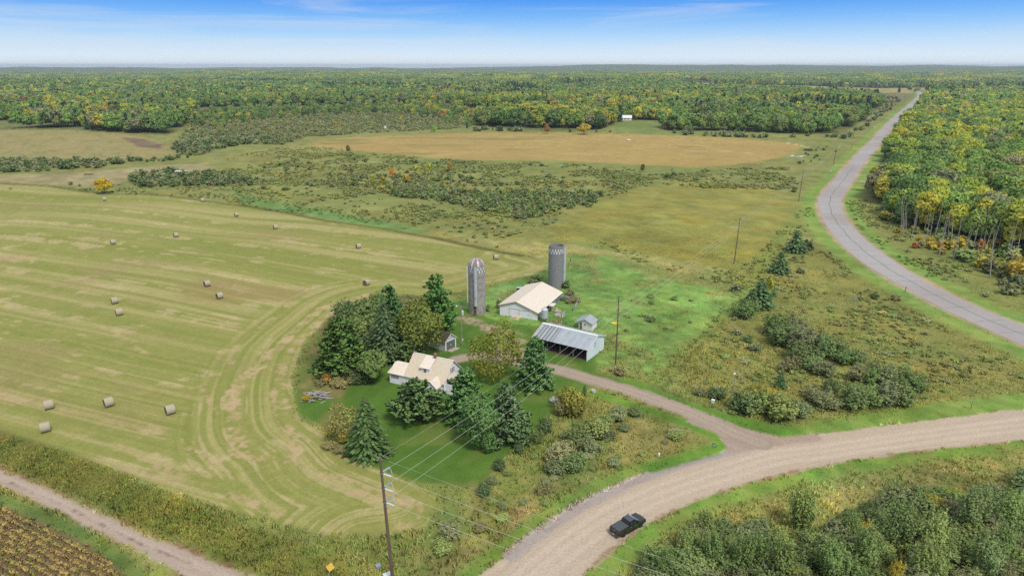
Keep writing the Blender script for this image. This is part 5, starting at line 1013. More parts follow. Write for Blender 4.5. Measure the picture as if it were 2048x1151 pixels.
slab('wing_roof', [(w1 - .26, ly + ov, e - .1 - s2 * ov), (-.25, ly + ov, e - .1 - s2 * ov), (.5, ly / 2, lr), (w1 - .26, ly / 2, lr)], BEIGE2, ho, 12)
mb = MB(); mb.cyl((2.6, 1.9, 3.4), (2.6, 1.9, 4.05), .1, .1, 8); mb.build('roof_vent', WHITETRIM, ho)
mb = MB(); mb.box(w1 - .25, L_ + .3, W_ / 2 - .12, W_ / 2 + .12, rdg + .03, rdg + .11); mb.prism([(L_ + .29, -ov - .02, e - sl_ * ov - .12), (L_ + .29, W_ / 2, rdg - .06), (L_ + .29, W_ / 2, rdg + .05), (L_ + .29, -ov - .02, e - sl_ * ov + .0)], (.05, 0, 0)); mb.prism([(L_ + .29, W_ + ov + .02, e - sl_ * ov - .12), (L_ + .29, W_ / 2, rdg - .06), (L_ + .29, W_ / 2, rdg + .05), (L_ + .29, W_ + ov + .02, e - sl_ * ov)], (.05, 0, 0)); mb.build('roof_trim', WHITETRIM, ho)
# dormer with a low shed roof
dx0, dx1, dy = 7.55, 9.75, 1.0; dz = 4.75
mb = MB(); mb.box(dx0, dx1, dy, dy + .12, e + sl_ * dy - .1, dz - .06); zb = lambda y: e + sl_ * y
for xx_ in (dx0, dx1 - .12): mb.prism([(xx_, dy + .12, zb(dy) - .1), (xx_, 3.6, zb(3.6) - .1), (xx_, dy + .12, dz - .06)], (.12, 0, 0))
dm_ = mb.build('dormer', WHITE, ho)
slab('dormer_roof', [(dx0 - .2, dy - .25, dz - .1), (dx1 + .2, dy - .25, dz - .1), (dx1 + .2, W_ / 2 - .1, rdg - .02), (dx0 - .2, W_ / 2 - .1, rdg - .02)], BEIGE2, dm_, 7)
window(ho, 8.3, 9.0, dy, dy, 3.65, 4.45, 'y', -1)
# entry wing with its ridge towards the lawn, and the lean-to at the right gable
ex0, ex1, ey = 10.5, 13.2, -2.2; exm = (ex0 + ex1) / 2
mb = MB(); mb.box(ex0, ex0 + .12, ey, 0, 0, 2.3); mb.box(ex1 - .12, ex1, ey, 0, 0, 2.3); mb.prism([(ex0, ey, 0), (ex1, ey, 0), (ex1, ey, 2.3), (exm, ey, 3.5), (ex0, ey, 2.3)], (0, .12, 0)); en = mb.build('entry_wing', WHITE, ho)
slab('entry_roof', [(ex1 + .25, ey - .25, 2.12), (ex1 + .25, .7, 2.12), (exm, 1.5, 3.55), (exm, ey - .25, 3.55)], BEIGE2, en, 8)
slab('entry_roof', [(ex0 - .25, .7, 2.12), (ex0 - .25, ey - .25, 2.12), (exm, ey - .25, 3.55), (exm, 1.5, 3.55)], BEIGE2, en, 8)
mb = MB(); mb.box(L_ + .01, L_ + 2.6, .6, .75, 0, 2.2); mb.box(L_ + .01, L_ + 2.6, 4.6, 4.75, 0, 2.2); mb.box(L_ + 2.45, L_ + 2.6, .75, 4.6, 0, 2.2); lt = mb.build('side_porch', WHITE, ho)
slab('porch_roof', [(L_ + 2.85, .35, 2.15), (L_ + 2.85, 5.0, 2.15), (L_ + .02, 4.4, 3.25), (L_ + .02, 1.2, 3.25)], BEIGE, lt, 10)
for k in range(3): window(ho, L_, L_, 2.9 + k * .62, 3.3 + k * .62, 3.6, 4.75, 'x', 1, w=.06)
window(ho, 6.0, 7.0, 0, 0, 1.1, 2.1, 'y', -1); window(ho, L_, L_, 6.6, 7.3, 1.2, 2.3, 'x', 1)
mb = MB(); mb.box(.5, 2.5, -.06, -.013, 1.35, 2.05)
for k in range(5): mb.box(.55 + k * .4, .85 + k * .4, -.09, -.06, 1.4 + .03 * (k % 2), 2.0)
mb.build('boarded_window', GREYWOOD, ho)
mb = MB(); mb.box(2.9, 3.75, -.05, -.013, .05, 2.1); dd_ = mb.build('door', WHITETRIM, ho); mb = MB(); mb.box(3.6, 3.68, -.1, -.05, .95, 1.05); mb.build('handle', GALVD, dd_)
ch = MB(); ch.box(9.45, 9.95, W_ / 2 - .55, W_ / 2 - .05, rdg - .6, rdg + .7); cho = ch.build('chimney', mat('grey_brick', (.20, .17, .155), .9, .3, 7, bump=.4), ho)
mb = MB(); mb.box(9.38, 10.02, W_ / 2 - .62, W_ / 2 + .02, rdg + .7, rdg + .86); mb.box(9.52, 9.88, W_ / 2 - .48, W_ / 2 - .12, rdg + .86, rdg + 1.12); mb.build('chimney_cap', mat('red_clay', (.42, .17, .08), .85, .25, 6), cho)
mb = MB(); mb.cyl((w1 + .1, W_ / 2, rdg), (w1 + .1, W_ / 2, rdg + 1.9), .025, .02, 5); [mb.cyl((w1 - .3 - .05 * k, W_ / 2, rdg + 1.3 + .2 * k), (w1 + .5 + .05 * k, W_ / 2, rdg + 1.3 + .2 * k), .012, n=4) for k in range(3)]; mb.build('aerial', GALVD, ho)
# --- barn
c_, s_2 = math.cos(-.41), math.sin(-.41); brx, bry = -3.31 + 11.18 * c_, 179.02 + 11.18 * s_2
ba = empty('barn', *frame_at(brx, bry, -.41 + math.pi / 2), 'long low white barn with a cream metal roof between the two silos', 'barn')
BL, BW, beF, beB, brr, byr = 19.1, 11.3, 2.25, 2.95, 4.55, 6.3
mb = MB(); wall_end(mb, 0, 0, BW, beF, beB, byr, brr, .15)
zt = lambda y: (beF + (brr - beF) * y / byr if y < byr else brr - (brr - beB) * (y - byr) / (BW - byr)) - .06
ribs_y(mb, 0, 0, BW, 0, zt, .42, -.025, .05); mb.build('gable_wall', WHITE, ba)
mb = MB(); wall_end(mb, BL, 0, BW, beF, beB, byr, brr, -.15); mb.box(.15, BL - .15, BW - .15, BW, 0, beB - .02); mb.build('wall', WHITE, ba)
mb = MB(); mb.box(.15, BL * .36, 0, .15, 0, beF - .04); mb.box(BL * .46, BL - .15, 0, .15, 0, beF - .04); ribs_x(mb, BL * .46, BL, 0, 0, beF - .05, .4, -.025, .06); mb.build('side_wall', GALVD, ba)
for xx_ in (.47, .62, .70, .985): mb = MB(); mb.box(BL * xx_, BL * xx_ + .18, -.05, -.026, 0, beF - .04); mb.build('corner_board', WHITETRIM, ba)
mb = MB(); mb.box(BL * .36, BL * .46, .3, .4, 0, beF - .04); mb.build('doorway_shade_panel', DARKIN, ba)  # dark panel set inside the gap, standing in for indoor shade
def bslab(nm, pts, rb): mb = MB(); rib_slab(mb, *pts, th=.08, ribs=rb, rw=.08, rh=.05); return mb.build(nm, BEIGE2, ba)
so_ = (brr - beF) / byr; sb_ = (brr - beB) / (BW - byr)
bslab('roof', [(-.35, -.45, beF - so_ * .45), (BL + .35, -.45, beF - so_ * .45), (BL + .35, byr, brr), (-.35, byr, brr)], 22); bslab('roof', [(BL + .35, BW + .4, beB - sb_ * .4), (-.35, BW + .4, beB - sb_ * .4), (-.35, byr, brr), (BL + .35, byr, brr)], 22)
mb = MB(); mb.box(-.36, BL + .36, byr - .16, byr + .16, brr + .05, brr + .12); mb.build('ridge_cap', BEIGE, ba)
mb = MB()
for y0_, z0_, y1_, z1_ in ((-.46, beF - so_ * .46, byr, brr), (BW + .41, beB - sb_ * .41, byr, brr)): mb.prism([(-.40, y0_, z0_ - .12), (-.40, y1_, z1_ - .12), (-.40, y1_, z1_ + .04), (-.40, y0_, z0_ + .04)], (.045, 0, 0))
mb.build('roof_trim', mat('tan_trim', (.40, .31, .22), .6, .1, 3), ba)
for y0_, y1_, zz in ((5.55, 8.35, 2.3), (2.45, 5.35, 2.15)):
    mb = MB(); mb.box(-.11, -.03, y0_, y1_, .1, zz); ribs_y(mb, -.11, y0_, y1_, .12, zz - .02, .42, -.02, .04); d_o = mb.build('sliding_door', WHITE, ba)
    mb = MB(); mb.box(-.14, -.02, y0_ - .1, y1_ + .1, zz + .02, zz + .1); mb.build('door_track', GALVD, d_o); mb = MB(); mb.box(-.16, -.11, y0_ + .12, y0_ + .2, 1.0, 1.3); mb.build('handle', GALVD, d_o); mb = MB(); mb.box(-.09, -.03, y1_ - .03, y1_ + .06, .1, zz); mb.build('door_edge', GALVD, d_o)
mb = MB(); mb.box(-.08, -.03, 1.3, 2.15, .05, 1.95); d_o = mb.build('door', WHITETRIM, ba); mb = MB(); mb.box(-.12, -.08, 1.4, 1.48, .95, 1.05); mb.build('handle', GALVD, d_o)
mb = MB(); mb.box(-.16, -.02, byr - .18, byr + .18, brr - .45, brr - .2); mb.build('gable_lamp', WHITETRIM, ba)
mb = MB(); mb.box(BL * .38, BL * .38 + 2.6, -1.9, -.46, beF - .32, beF - .26); sh_ = mb.build('side_canopy', BEIGE2, ba); mb = MB(); [mb.box(BL * .38 + k * 2.4, BL * .38 + .12 + k * 2.4, -1.85, -1.73, 0, beF - .33) for k in (0, 1)]; mb.build('canopy_post', GREYWOOD, sh_)
# lean-to of dark boards behind the barn
q_ = P(1033, 588); lo = empty('lean_to_shed', q_, -.41, 'dark board lean-to shed with a pale roof behind the barn', 'shed')
mb = MB(); mb.box(0, .1, 0, 2.6, 0, 1.9); mb.box(0, 4.5, 2.5, 2.6, 0, 1.6); mb.box(4.4, 4.5, 0, 2.5, 0, 1.9); mb.build('wall', DARKIN, lo)
mb = MB(); rib_slab(mb, (-.2, -.3, 2.1), (4.7, -.3, 2.1), (4.7, 2.8, 1.65), (-.2, 2.8, 1.65), .07, 8); mb.build('roof', GALV, lo)
for k in range(4): mb = MB(); mb.box(.1 + k * 1.3, .25 + k * 1.3, 0, .15, 0, 2.0); mb.build('post', GREYWOOD, lo)
# --- open-fronted machine shed
sh0 = empty('open_shed', *frame_at(5.39, 155.35, -.58), 'open-fronted machine shed with grey steel roof and white end wall', 'shed')
SL, SW_, sF, sB, sr, sy = 14.59, 9.0, 3.12, 3.55, 5.0, 4.8
mb = MB(); wall_end(mb, SL, 0, SW_, sF - .05, sB - .05, sy, sr - .08, -.12)
zt2 = lambda y: (sF + (sr - sF) * y / sy if y < sy else sr - (sr - sB) * (y - sy) / (SW_ - sy)) - .12
ribs_y(mb, SL, 0, SW_, 0, zt2, .45, .022, .05); mb.build('end_wall', mat('white_sheet_steel', (.74, .80, .87), .5, .05, 1.5, stain=(.5, .5, .5), stain_scale=.8, stain_lo=.62, stain_hi=.85), sh0)
mb = MB(); mb.box(SL + .023, SL + .05, 3.4, 4.6, 2.3, 3.6); mb.build('gable_panel', mat('pale_blue_sheet', (.52, .62, .72), .5, .05, 2), sh0)
mb = MB(); wall_end(mb, 0, 0, SW_, sF - .05, sB - .05, sy, sr - .08, .12); mb.box(.12, SL - .12, SW_ - .12, SW_, 0, sB - .06); mb.build('wall', DARKIN, sh0)
for k in range(5): mb = MB(); mb.box(.05 + k * (SL - .3) / 4, .25 + k * (SL - .3) / 4, .05, .25, 0, sF - .1); mb.build('post', DARKDOOR, sh0)
mb = MB(); mb.box(0, SL, .03, .13, sF - .32, sF - .09); mb.build('header_beam', DARKIN, sh0)
sf_, sbk = (sr - sF) / sy, (sr - sB) / (SW_ - sy); NP = 16
PAN = [SHEDROOF, mat('shed_roof_steel_blue', (.44, .49, .54), .5, .1, 1.4, metal=.2, stain=(.34, .37, .4), stain_scale=.7, stain_lo=.5, stain_hi=.75), mat('shed_roof_steel_grey', (.37, .40, .43), .5, .12, 1.4, metal=.2, stain=(.28, .3, .32), stain_scale=.7, stain_lo=.5, stain_hi=.75)]
for k in range(NP):
    x0, x1 = -.3 + (SL + .6) * k / NP, -.3 + (SL + .6) * (k + 1) / NP; gap = .10 if k < 6 else .012
    mb = MB(); rib_slab(mb, (x0 + gap, -.45, sF - sf_ * .45), (x1 - gap, -.45, sF - sf_ * .45), (x1 - gap, sy, sr), (x0 + gap, sy, sr), .06 + .003 * (k % 3), 3, .03, .02); mb.build('roof_panel', PAN[(2 if k % 2 else 0) if k < 6 else k % 2], sh0)
    mb = MB(); rib_slab(mb, (x1 - .012, SW_ + .4, sB - sbk * .4), (x0 + .012, SW_ + .4, sB - sbk * .4), (x0 + .012, sy, sr), (x1 - .012, sy, sr), .06, 3, .03, .02); mb.build('rear_roof_panel', PAN[k % 3], sh0)
mb = MB(); mb.prism([(-.3, -.4, sF - sf_ * .4 - .03), (SL + .3, -.4, sF - sf_ * .4 - .03), (SL + .3, sy, sr - .03), (-.3, sy, sr - .03)], (0, 0, .025)); mb.build('roof_boards', DARKIN, sh0)
mb = MB(); mb.prism([(-.32, sy - .3, sr - .04), (-.32, sy, sr + .13), (-.32, sy + .55, sr - .02)], (SL + .64, 0, 0)); mb.build('ridge_cap', WHITETRIM, sh0)
for xx_ in (-.36, SL + .3): mb = MB(); mb.prism([(xx_, -.5, sF - sf_ * .5 - .1), (xx_, sy, sr - .1), (xx_, sy, sr + .12), (xx_, -.5, sF - sf_ * .5 + .12)], (.07, 0, 0)); mb.prism([(xx_, SW_ + .45, sB - sbk * .45 - .1), (xx_, sy, sr - .1), (xx_, sy, sr + .12), (xx_, SW_ + .45, sB - sbk * .45 + .12)], (.07, 0, 0)); mb.build('roof_trim', WHITETRIM, sh0)
mb = MB(); mb.prism([(.1, 0, .01), (SL - .1, 0, .01), (SL - .1, SW_ - .2, .01), (.1, SW_ - .2, .01)], (0, 0, .03)); mb.build('dirt_floor', SOIL, sh0)
# --- little white shed
so2 = empty('small_shed', *frame_at(17.6, 168.26, -.47), 'little cream shed with a pale blue-grey roof behind the open shed', 'shed')
CREAM = mat('cream_siding', (.82, .79, .75), .65, .06, 2)
mb = MB(); mb.prism([(0, 0, 0), (3.77, 0, 0), (3.77, 0, 2.05), (1.75, 0, 3.0), (0, 0, 2.2)], (0, .1, 0)); mb.prism([(0, 3.32, 0), (3.77, 3.32, 0), (3.77, 3.32, 2.05), (1.75, 3.32, 3.0), (0, 3.32, 2.2)], (0, .1, 0)); mb.box(3.67, 3.77, .1, 3.32, 0, 2.05); mb.box(0, .1, .1, 3.32, 0, 2.15); mb.build('wall', CREAM, so2)
mb = MB(); rib_slab(mb, (4.05, -.35, 1.95), (4.05, 3.75, 1.95), (1.75, 3.75, 3.08), (1.75, -.35, 3.08), .06, 6); mb.build('roof', SHEDROOF, so2)
mb = MB(); rib_slab(mb, (-.9, 3.75, 1.98), (-.9, -.35, 1.98), (1.75, -.35, 3.08), (1.75, 3.75, 3.08), .06, 6); mb.build('roof', PAN[1], so2)
mb = MB(); mb.box(.25, .95, -.04, -.003, .05, 1.9); mb.build('door', DARKDOOR, so2); window(so2, 1.5, 1.95, 0, 0, 1.25, 1.75, 'y', -1, w=.05)
mb = MB(); mb.prism([(-.9, -.37, 1.9), (1.75, -.37, 3.0), (1.75, -.37, 3.1), (-.9, -.37, 2.0)], (0, -.04, 0)); mb.prism([(4.05, -.37, 1.88), (1.75, -.37, 3.0), (1.75, -.37, 3.1), (4.05, -.37, 1.98)], (0, -.04, 0)); mb.build('roof_trim', WHITETRIM, so2)
# --- garage
ga = empty('garage', *frame_at(-19.31, 155.55, -.63), 'small white garage with a brown shingle roof and dark double door', 'garage')
GLn, GW, ge, gr = 3.8, 3.98, 2.54, 4.0
mb = MB(); mb.box(-2.2, GLn, 0, .12, 0, ge); mb.box(-2.2, GLn, GW - .12, GW, 0, ge); wall_end(mb, GLn, 0, GW, ge, ge, GW / 2, gr - .1, -.12); wall_end(mb, -2.2, 0, GW, ge, ge, GW / 2, gr - .1, .12); mb.build('wall', mat('grey_white_siding', (.52, .54, .56), .7, .08, 2), ga)
gs = (gr - ge) / (GW / 2)
for nm, a0_, b0_ in (('roof', -.3, GW / 2), ('roof', GW + .3, GW / 2)):
    rf = MB(); rib_slab(rf, (-2.45, a0_, ge - gs * .3), (GLn + .25, a0_, ge - gs * .3), (GLn + .25, b0_, gr), (-2.45, b0_, gr), .06)
    for k in range(1, 9):
        t = k / 9.; y_ = a0_ + (b0_ - a0_) * t; z_ = ge - gs * .3 + (gr - ge + gs * .3) * t
        rf.box(-2.45, GLn + .25, y_ - .05, y_ + .05, z_ + .05, z_ + .085)
    rf.build(nm, SHINGLE, ga)
mb = MB()
for y0_, y1_ in ((.02, .38), (GW - .38, GW - .02)): mb.box(GLn + .003, GLn + .07, y0_, y1_, 0, 2.35)
mb.box(GLn + .003, GLn + .07, .38, GW - .38, 2.2, 2.35); mb.build('door_frame', WHITETRIM, ga)
for y0_, y1_ in ((.4, 1.97), (2.0, GW - .4)):
    mb = MB(); mb.box(GLn + .005, GLn + .05, y0_, y1_, .05, 2.18)
    for k in range(3): mb.box(GLn + .05, GLn + .07, y0_ + .05, y1_ - .05, .3 + k * .65, .36 + k * .65)
    d_o = mb.build('door', DARKDOOR, ga); mb = MB(); mb.box(GLn + .07, GLn + .1, (y0_ if y0_ > 1 else y1_ - .25), (y0_ + .25 if y0_ > 1 else y1_), 1.0, 1.15); mb.build('handle', WHITETRIM, d_o)
mb = MB(); mb.prism([(GLn + .26, -.3, ge - gs * .3 - .1), (GLn + .26, GW / 2, gr - .1), (GLn + .26, GW / 2, gr + .08), (GLn + .26, -.3, ge - gs * .3 + .08)], (.04, 0, 0)); mb.prism([(GLn + .26, GW + .3, ge - gs * .3 - .1), (GLn + .26, GW / 2, gr - .1), (GLn + .26, GW / 2, gr + .08), (GLn + .26, GW + .3, ge - gs * .3 + .08)], (.04, 0, 0)); mb.build('roof_trim', WHITETRIM, ga)
for k in range(2): mb = MB(); mb.box(0, 1.5, 0, 1.5, -.05, .06); o = mb.build('concrete_pad', CONC, loc=Vector((-19.31, 155.55, 0)) + Matrix.Rotation(-.63, 3, 'Z') @ Vector((3.9 + .1 * k, .45 + 1.55 * k, 0))); o.rotation_euler[2] = -.63; tag(o, '%s concrete pad before the garage door' % ('nearer' if k == 0 else 'farther'), 'concrete pad', 'concrete pads before the garage')
mb = MB(); mb.prism([(-1.5, -.9, -.03), (1.2, -1.1, -.03), (1.6, .5, -.03), (-.6, 1.0, -.03)], (0, 0, .12)); tag(mb.build('concrete_slab', CONC, loc=P(1031, 634)), 'loose tan concrete slab lying in front of the barn doors', 'slab')
# --- silos
def silo(u, v, R_, Hs, label, name, mm, chute_az, dome, chk):
    p = P(u, v); p.y += R_ * .9; o = empty(name, p, 0, label, 'silo'); n_, rows = 34, int(Hs / .76); mb = MB()
    mb.lathe([(R_ - .05, -.1), (R_ - .05, Hs)], 34)
    for k in range(n_):
        a0_, a1_ = 2 * math.pi * (k + .04) / n_, 2 * math.pi * (k + .96) / n_
        for j in range(rows):
            z0_ = j * Hs / rows + (.38 if k % 2 else 0); z1_ = min(Hs, z0_ + Hs / rows - .04); pr = R_ + NR.uniform(-.012, .02)
            if z1_ <= z0_: continue
            mb.add([(pr * math.cos(a0_), pr * math.sin(a0_), z0_), (pr * math.cos(a1_), pr * math.sin(a1_), z0_), (pr * math.cos(a1_), pr * math.sin(a1_), z1_), (pr * math.cos(a0_), pr * math.sin(a0_), z1_),
                    ((R_ - .05) * math.cos(a0_), (R_ - .05) * math.sin(a0_), z0_), ((R_ - .05) * math.cos(a1_), (R_ - .05) * math.sin(a1_), z0_), ((R_ - .05) * math.cos(a1_), (R_ - .05) * math.sin(a1_), z1_), ((R_ - .05) * math.cos(a0_), (R_ - .05) * math.sin(a0_), z1_)],
                   [(0, 1, 2, 3), (3, 2, 6, 7), (1, 0, 4, 5), (0, 3, 7, 4), (2, 1, 5, 6)])
    tag(mb.build('stave_wall', mm, o), kind='stuff')
    mb = MB()
    for j in range(1, rows * 2, 1): mb.lathe([(R_ + .022, j * Hs / rows / 2 - .012), (R_ + .035, j * Hs / rows / 2), (R_ + .022, j * Hs / rows / 2 + .012)], 34)
    tag(mb.build('hoop', GALVD, o), kind='stuff')
    mb = MB(); zt_ = Hs - chk
    for k in range(n_):
        a0_, a1_ = 2 * math.pi * (k + .06) / n_, 2 * math.pi * (k + .94) / n_; z0_ = zt_ - (.75 if k % 2 else 0); z1_ = z0_ + .78; pr = R_ + .045
        mb.add([(pr * math.cos(a0_), pr * math.sin(a0_), z0_), (pr * math.cos(a1_), pr * math.sin(a1_), z0_), (pr * math.cos(a1_), pr * math.sin(a1_), z1_), (pr * math.cos(a0_), pr * math.sin(a0_), z1_)], [(0, 1, 2, 3)])
    tag(mb.build('checker_band', mat('weathered_white', (.64, .63, .61), .8, .15, 2) if 'weathered_white' not in bpy.data.materials else bpy.data.materials['weathered_white'], o), kind='stuff')
    # chute: a half-round steel pipe up the side
    a = chute_az; cx, cy = (R_ + .25) * math.cos(a), (R_ + .25) * math.sin(a); c0 = 2.9 if dome else 1.0
    mb = MB(); mb.lathe([(.46, c0), (.46, Hs + (.25 if dome else .1))], 14, (cx, cy)); mb.lathe([(.46, c0), (.40, c0 + .02), (.40, Hs)], 14, (cx, cy)); mb.build('chute', GALV, o, smooth=True)
    return o, p
DOMER = mat('faded_rust', (.30, .20, .165), .8, .25, 2, stain=(.45, .42, .40), stain_scale=1.6, stain_lo=.5, stain_hi=.7)
s1, sp = silo(954, 630, 2.33, 13.9, 'domed concrete stave silo with rust striped cap and steel chute, left of the barn', 'domed_silo', CONCSTAVE, -math.pi / 2 - .12, True, .95)
for k in range(22):
    a0_, a1_ = 2 * math.pi * k / 22 + .01, 2 * math.pi * (k + 1) / 22 - .01; mb = MB(); pr = [(2.36, 13.85), (2.30, 14.25), (2.05, 14.85), (1.6, 15.4), (1.0, 15.8), (.3, 16.0)]; vs = []
    for r_, z_ in pr:
        for q in range(3): t = a0_ + (a1_ - a0_) * q / 2; rr2 = r_ * (1.0 + (.025 if q == 1 else 0)); vs.append((rr2 * math.cos(t), rr2 * math.sin(t), z_))
    mb.add(vs, [(i * 3 + q, i * 3 + q + 1, i * 3 + q + 4, i * 3 + q + 3) for i in range(5) for q in range(2)]); mb.build('dome_panel', DOMER if k in (0, 2, 3, 7, 8, 11, 13, 15, 16, 18, 19, 21) else GALV, s1)
mb = MB(); mb.cyl((0, 0, 15.9), (0, 0, 16.2), .3, .22, 10); mb.build('cap_vent', GALVD, s1)
for z_, ww in ((1.9, .5), (.95, .5)): mb = MB(); mb.box(-.75, -.75 + ww * 1.1, -2.45, -2.3, z_, z_ + .6); mb.build('hatch_shade_block', DARKIN, s1)  # dark blocks on the staves paint the shade inside open hatches
mb = MB(); mb.box(-.95, -.1, -2.5, -2.25, .05, .85); mb.build('door', RUST, s1)
mb = MB(); mb.cyl((-2.65, -.3, 3.3), (-2.65, -.3, 13.6), .11, .11, 8); [mb.cyl((-2.65, -.3, z_), (-2.3, -.28, z_), .03, n=5) for z_ in (5, 8, 11, 13.4)]; mb.build('filler_pipe', WHITETRIM, s1)
s2o, sp2 = silo(1112, 577, 2.35, 13.2, 'roofless grey concrete silo with a white checker band behind the barn', 'open_top_silo', CONCDARK, -.1, False, 1.35)
mb = MB(); mb.lathe([(2.35, 13.2), (2.36, 13.45), (2.22, 13.45), (2.22, 12.2)], 34); mb.build('rim', CONCDARK, s2o)
mb = MB(); mb.box(2.55, 3.0, -.5, .35, 12.6, 13.3); mb.build('chute_hood', GALVD, s2o)
# --- grain bin on legs at the barn corner
gb = P(1089, 643); bo = empty('feed_bin', gb, 0, 'small galvanised feed bin on legs at the corner of the barn', 'feed bin')
mb = MB(); mb.lathe([(.28, .55), (.92, 1.2)] + [x_ for k in range(8) for x_ in ((.92, 1.2 + k * .3), (.945, 1.35 + k * .3))] + [(.92, 3.6)], 20); mb.build('drum', GALV, bo, smooth=True)
mb = MB(); mb.lathe([(1.0, 3.56), (.25, 4.15), (.22, 4.3), (.0, 4.32)], 20); mb.build('cone_roof', GALV, bo)
for k in range(4): mb = MB(); a = math.pi / 4 + k * math.pi / 2; mb.cyl((.9 * math.cos(a), .9 * math.sin(a), -.05), (.9 * math.cos(a), .9 * math.sin(a), 1.3), .05, n=6); mb.build('leg', GALVD, bo)
mb = MB(); mb.cyl((0, 0, .6), (.9, -1.1, .35), .09, n=8); mb.build('auger_tube', GALVD, bo)
# --- corral of sheet steel panels and the slab inside it
cor = [P(1123, 598.5), P(1137, 600), P(1150, 601.7), P(1155.7, 607), P(1153, 612), P(1150, 617), P(1146, 622)]
co_ = empty('corral_fence', cor[0], 0, 'grey sheet panel corral fence right of the barn', 'fence')
for i, (a, b_) in enumerate(zip(cor[:-1], cor[1:])):
    a, b_ = a - cor[0], b_ - cor[0]; d = (b_ - a).normalized(); nrm = Vector((-d.y, d.x, 0)) * .03; a2, b2 = a + d * .08, b_ - d * .08
    mb = MB(); mb.prism([a2 - nrm + Vector((0, 0, .1)), b2 - nrm + Vector((0, 0, .1)), b2 - nrm + Vector((0, 0, 1.35)), a2 - nrm + Vector((0, 0, 1.35))], nrm * 2); mb.build('fence_panel', GREYWOOD if i % 2 else GALV, co_)
    mb = MB(); mb.cyl(a + Vector((0, 0, -.1)), a + Vector((0, 0, 1.55)), .07, n=6); mb.build('fence_post', GREYWOOD, co_)
a, b_ = P(1123, 636), P(1130, 630); g2 = empty('gate_panel', a, 0, 'short upright sheet steel panel standing beside the rubble near the barn', 'panel')
mb = MB(); d = (b_ - a); d.z = 0; nrm = Vector((-d.y, d.x, 0)).normalized() * .04; mb.prism([Vector((0, 0, 0)), d, d + Vector((0, 0, 1.5)), Vector((0, 0, 1.5))], nrm); mb.build('sheet', GALV, g2)
mb = MB(); mb.cyl((0, 0, -.1), (0, 0, 1.6), .06, n=6); mb.build('fence_post', GREYWOOD, g2)
def rock(name, loc, sx, sy, sz, seed, m, label=None, cat=None, group=None, parent=None):
    gg = np.random.default_rng(seed); bm_v = []; n1_, n2_ = 10, 6; mb = MB()
    for j in range(n2_ + 1):
        ph = math.pi * j / n2_
        for i in range(n1_):
            t = 2 * math.pi * i / n1_; k = 1 + gg.uniform(-.16, .16) if 0 < j < n2_ else 1
            bm_v.append((sx * math.sin(ph) * math.cos(t) * k, sy * math.sin(ph) * math.sin(t) * k, sz * (math.cos(ph) * .9 + .55) * (k if j < n2_ else 1)))
    mb.add(bm_v, [(j * n1_ + i, (j + 1) * n1_ + i, (j + 1) * n1_ + (i + 1) % n1_, j * n1_ + (i + 1) % n1_) for j in range(n2_) for i in range(n1_)])
    o = mb.build(name, m, parent, loc=loc); return tag(o, label, cat, group)
rock('boulder', P(1108, 803), .95, .8, .75, 1, STONE, 'large pale boulder on the lawn left of the orange shrub', 'boulder')
rock('field_stone', P(1187, 784), .7, .5, .55, 2, STONE, 'grey field stone in the weeds beside the driveway', 'boulder')
for k in range(7):
    p = P(1104 + rnd.uniform(-1, 24), 624 + rnd.uniform(-8, 12)); rock('rubble_block', p, rnd.uniform(.5, 1.1), rnd.uniform(.4, .8), rnd.uniform(.3, .6), 20 + k, CONC, 'tan rubble block in the heap between barn and corral', 'rubble', 'rubble blocks beside the barn')
for k in range(6):
    p = P(1590 + rnd.uniform(-7, 16), 315 + rnd.uniform(-3, 1)); mb = MB(); a_, b2_, c2_ = rnd.uniform(1.2, 3.2), rnd.uniform(.8, 1.6), rnd.uniform(.2, .4); mb.prism([(-a_, -b2_, -.1), (a_ * .8, -b2_ * .7, -.1), (a_, b2_, -.1), (-a_ * .6, b2_ * .8, -.1)], (0, 0, c2_ + .1)); o = mb.build('broken_slab', mat('pale_slab', (.6, .58, .54), .9, .15, 2) if k == 0 else bpy.data.materials['pale_slab'], loc=p); o.rotation_euler = (rnd.uniform(-.2, .2), rnd.uniform(-.2, .2), rnd.uniform(0, 3)); tag(o, 'broken pale concrete slab at the corner of the orange field', 'slab', 'broken slabs by the orange field')
rock('earth_heap', P(1617, 301), 4.5, 3, 1.3, 40, SOIL, 'dark heap of earth at the corner of the orange field', 'earth heap')
rock('white_rock', P(1257, 281), 2.2, 1.4, .8, 41, mat('white_stone', (.6, .6, .56), .9, .2, 3), 'white rock lying in the orange field below the clearing', 'rock')
# --- house in the far clearing
fh = empty('farmhouse', P(1239, 241), -.12, 'white house with a pale roof in the far forest clearing', 'house')
mb = MB(); mb.box(0, 15, 0, 9, 0, 3.3); wall_end(mb, 15, 0, 9, 3.3, 3.3, 4.5, 6, .1); wall_end(mb, -.1, 0, 9, 3.3, 3.3, 4.5, 6, .1); mb.build('wall', WHITETRIM, fh)
for a0_, b0_ in ((-.5, 4.5), (9.5, 4.5)): mb = MB(); rib_slab(mb, (-.6, a0_, 3.0), (15.6, a0_, 3.0), (15.6, b0_, 6.2), (-.6, b0_, 6.2), .15); mb.build('roof', WHITETRIM, fh)
for k in range(3): window(fh, 2 + k * 4, 4 + k * 4, 0, 0, 1.3, 2.6, 'y', -1, w=.12)
fo = empty('outbuilding', P(1197, 236), .2, 'small white outbuilding among trees left of the far house', 'shed')
mb = MB(); mb.box(0, 7, 0, 5, 0, 4.0); mb.build('wall', WHITETRIM, fo); mb = MB(); mb.prism([(-.3, -.4, 4.0), (-.3, 2.5, 6.0), (-.3, 5.4, 4.0)], (7.6, 0, 0)); mb.build('roof', GALV, fo)

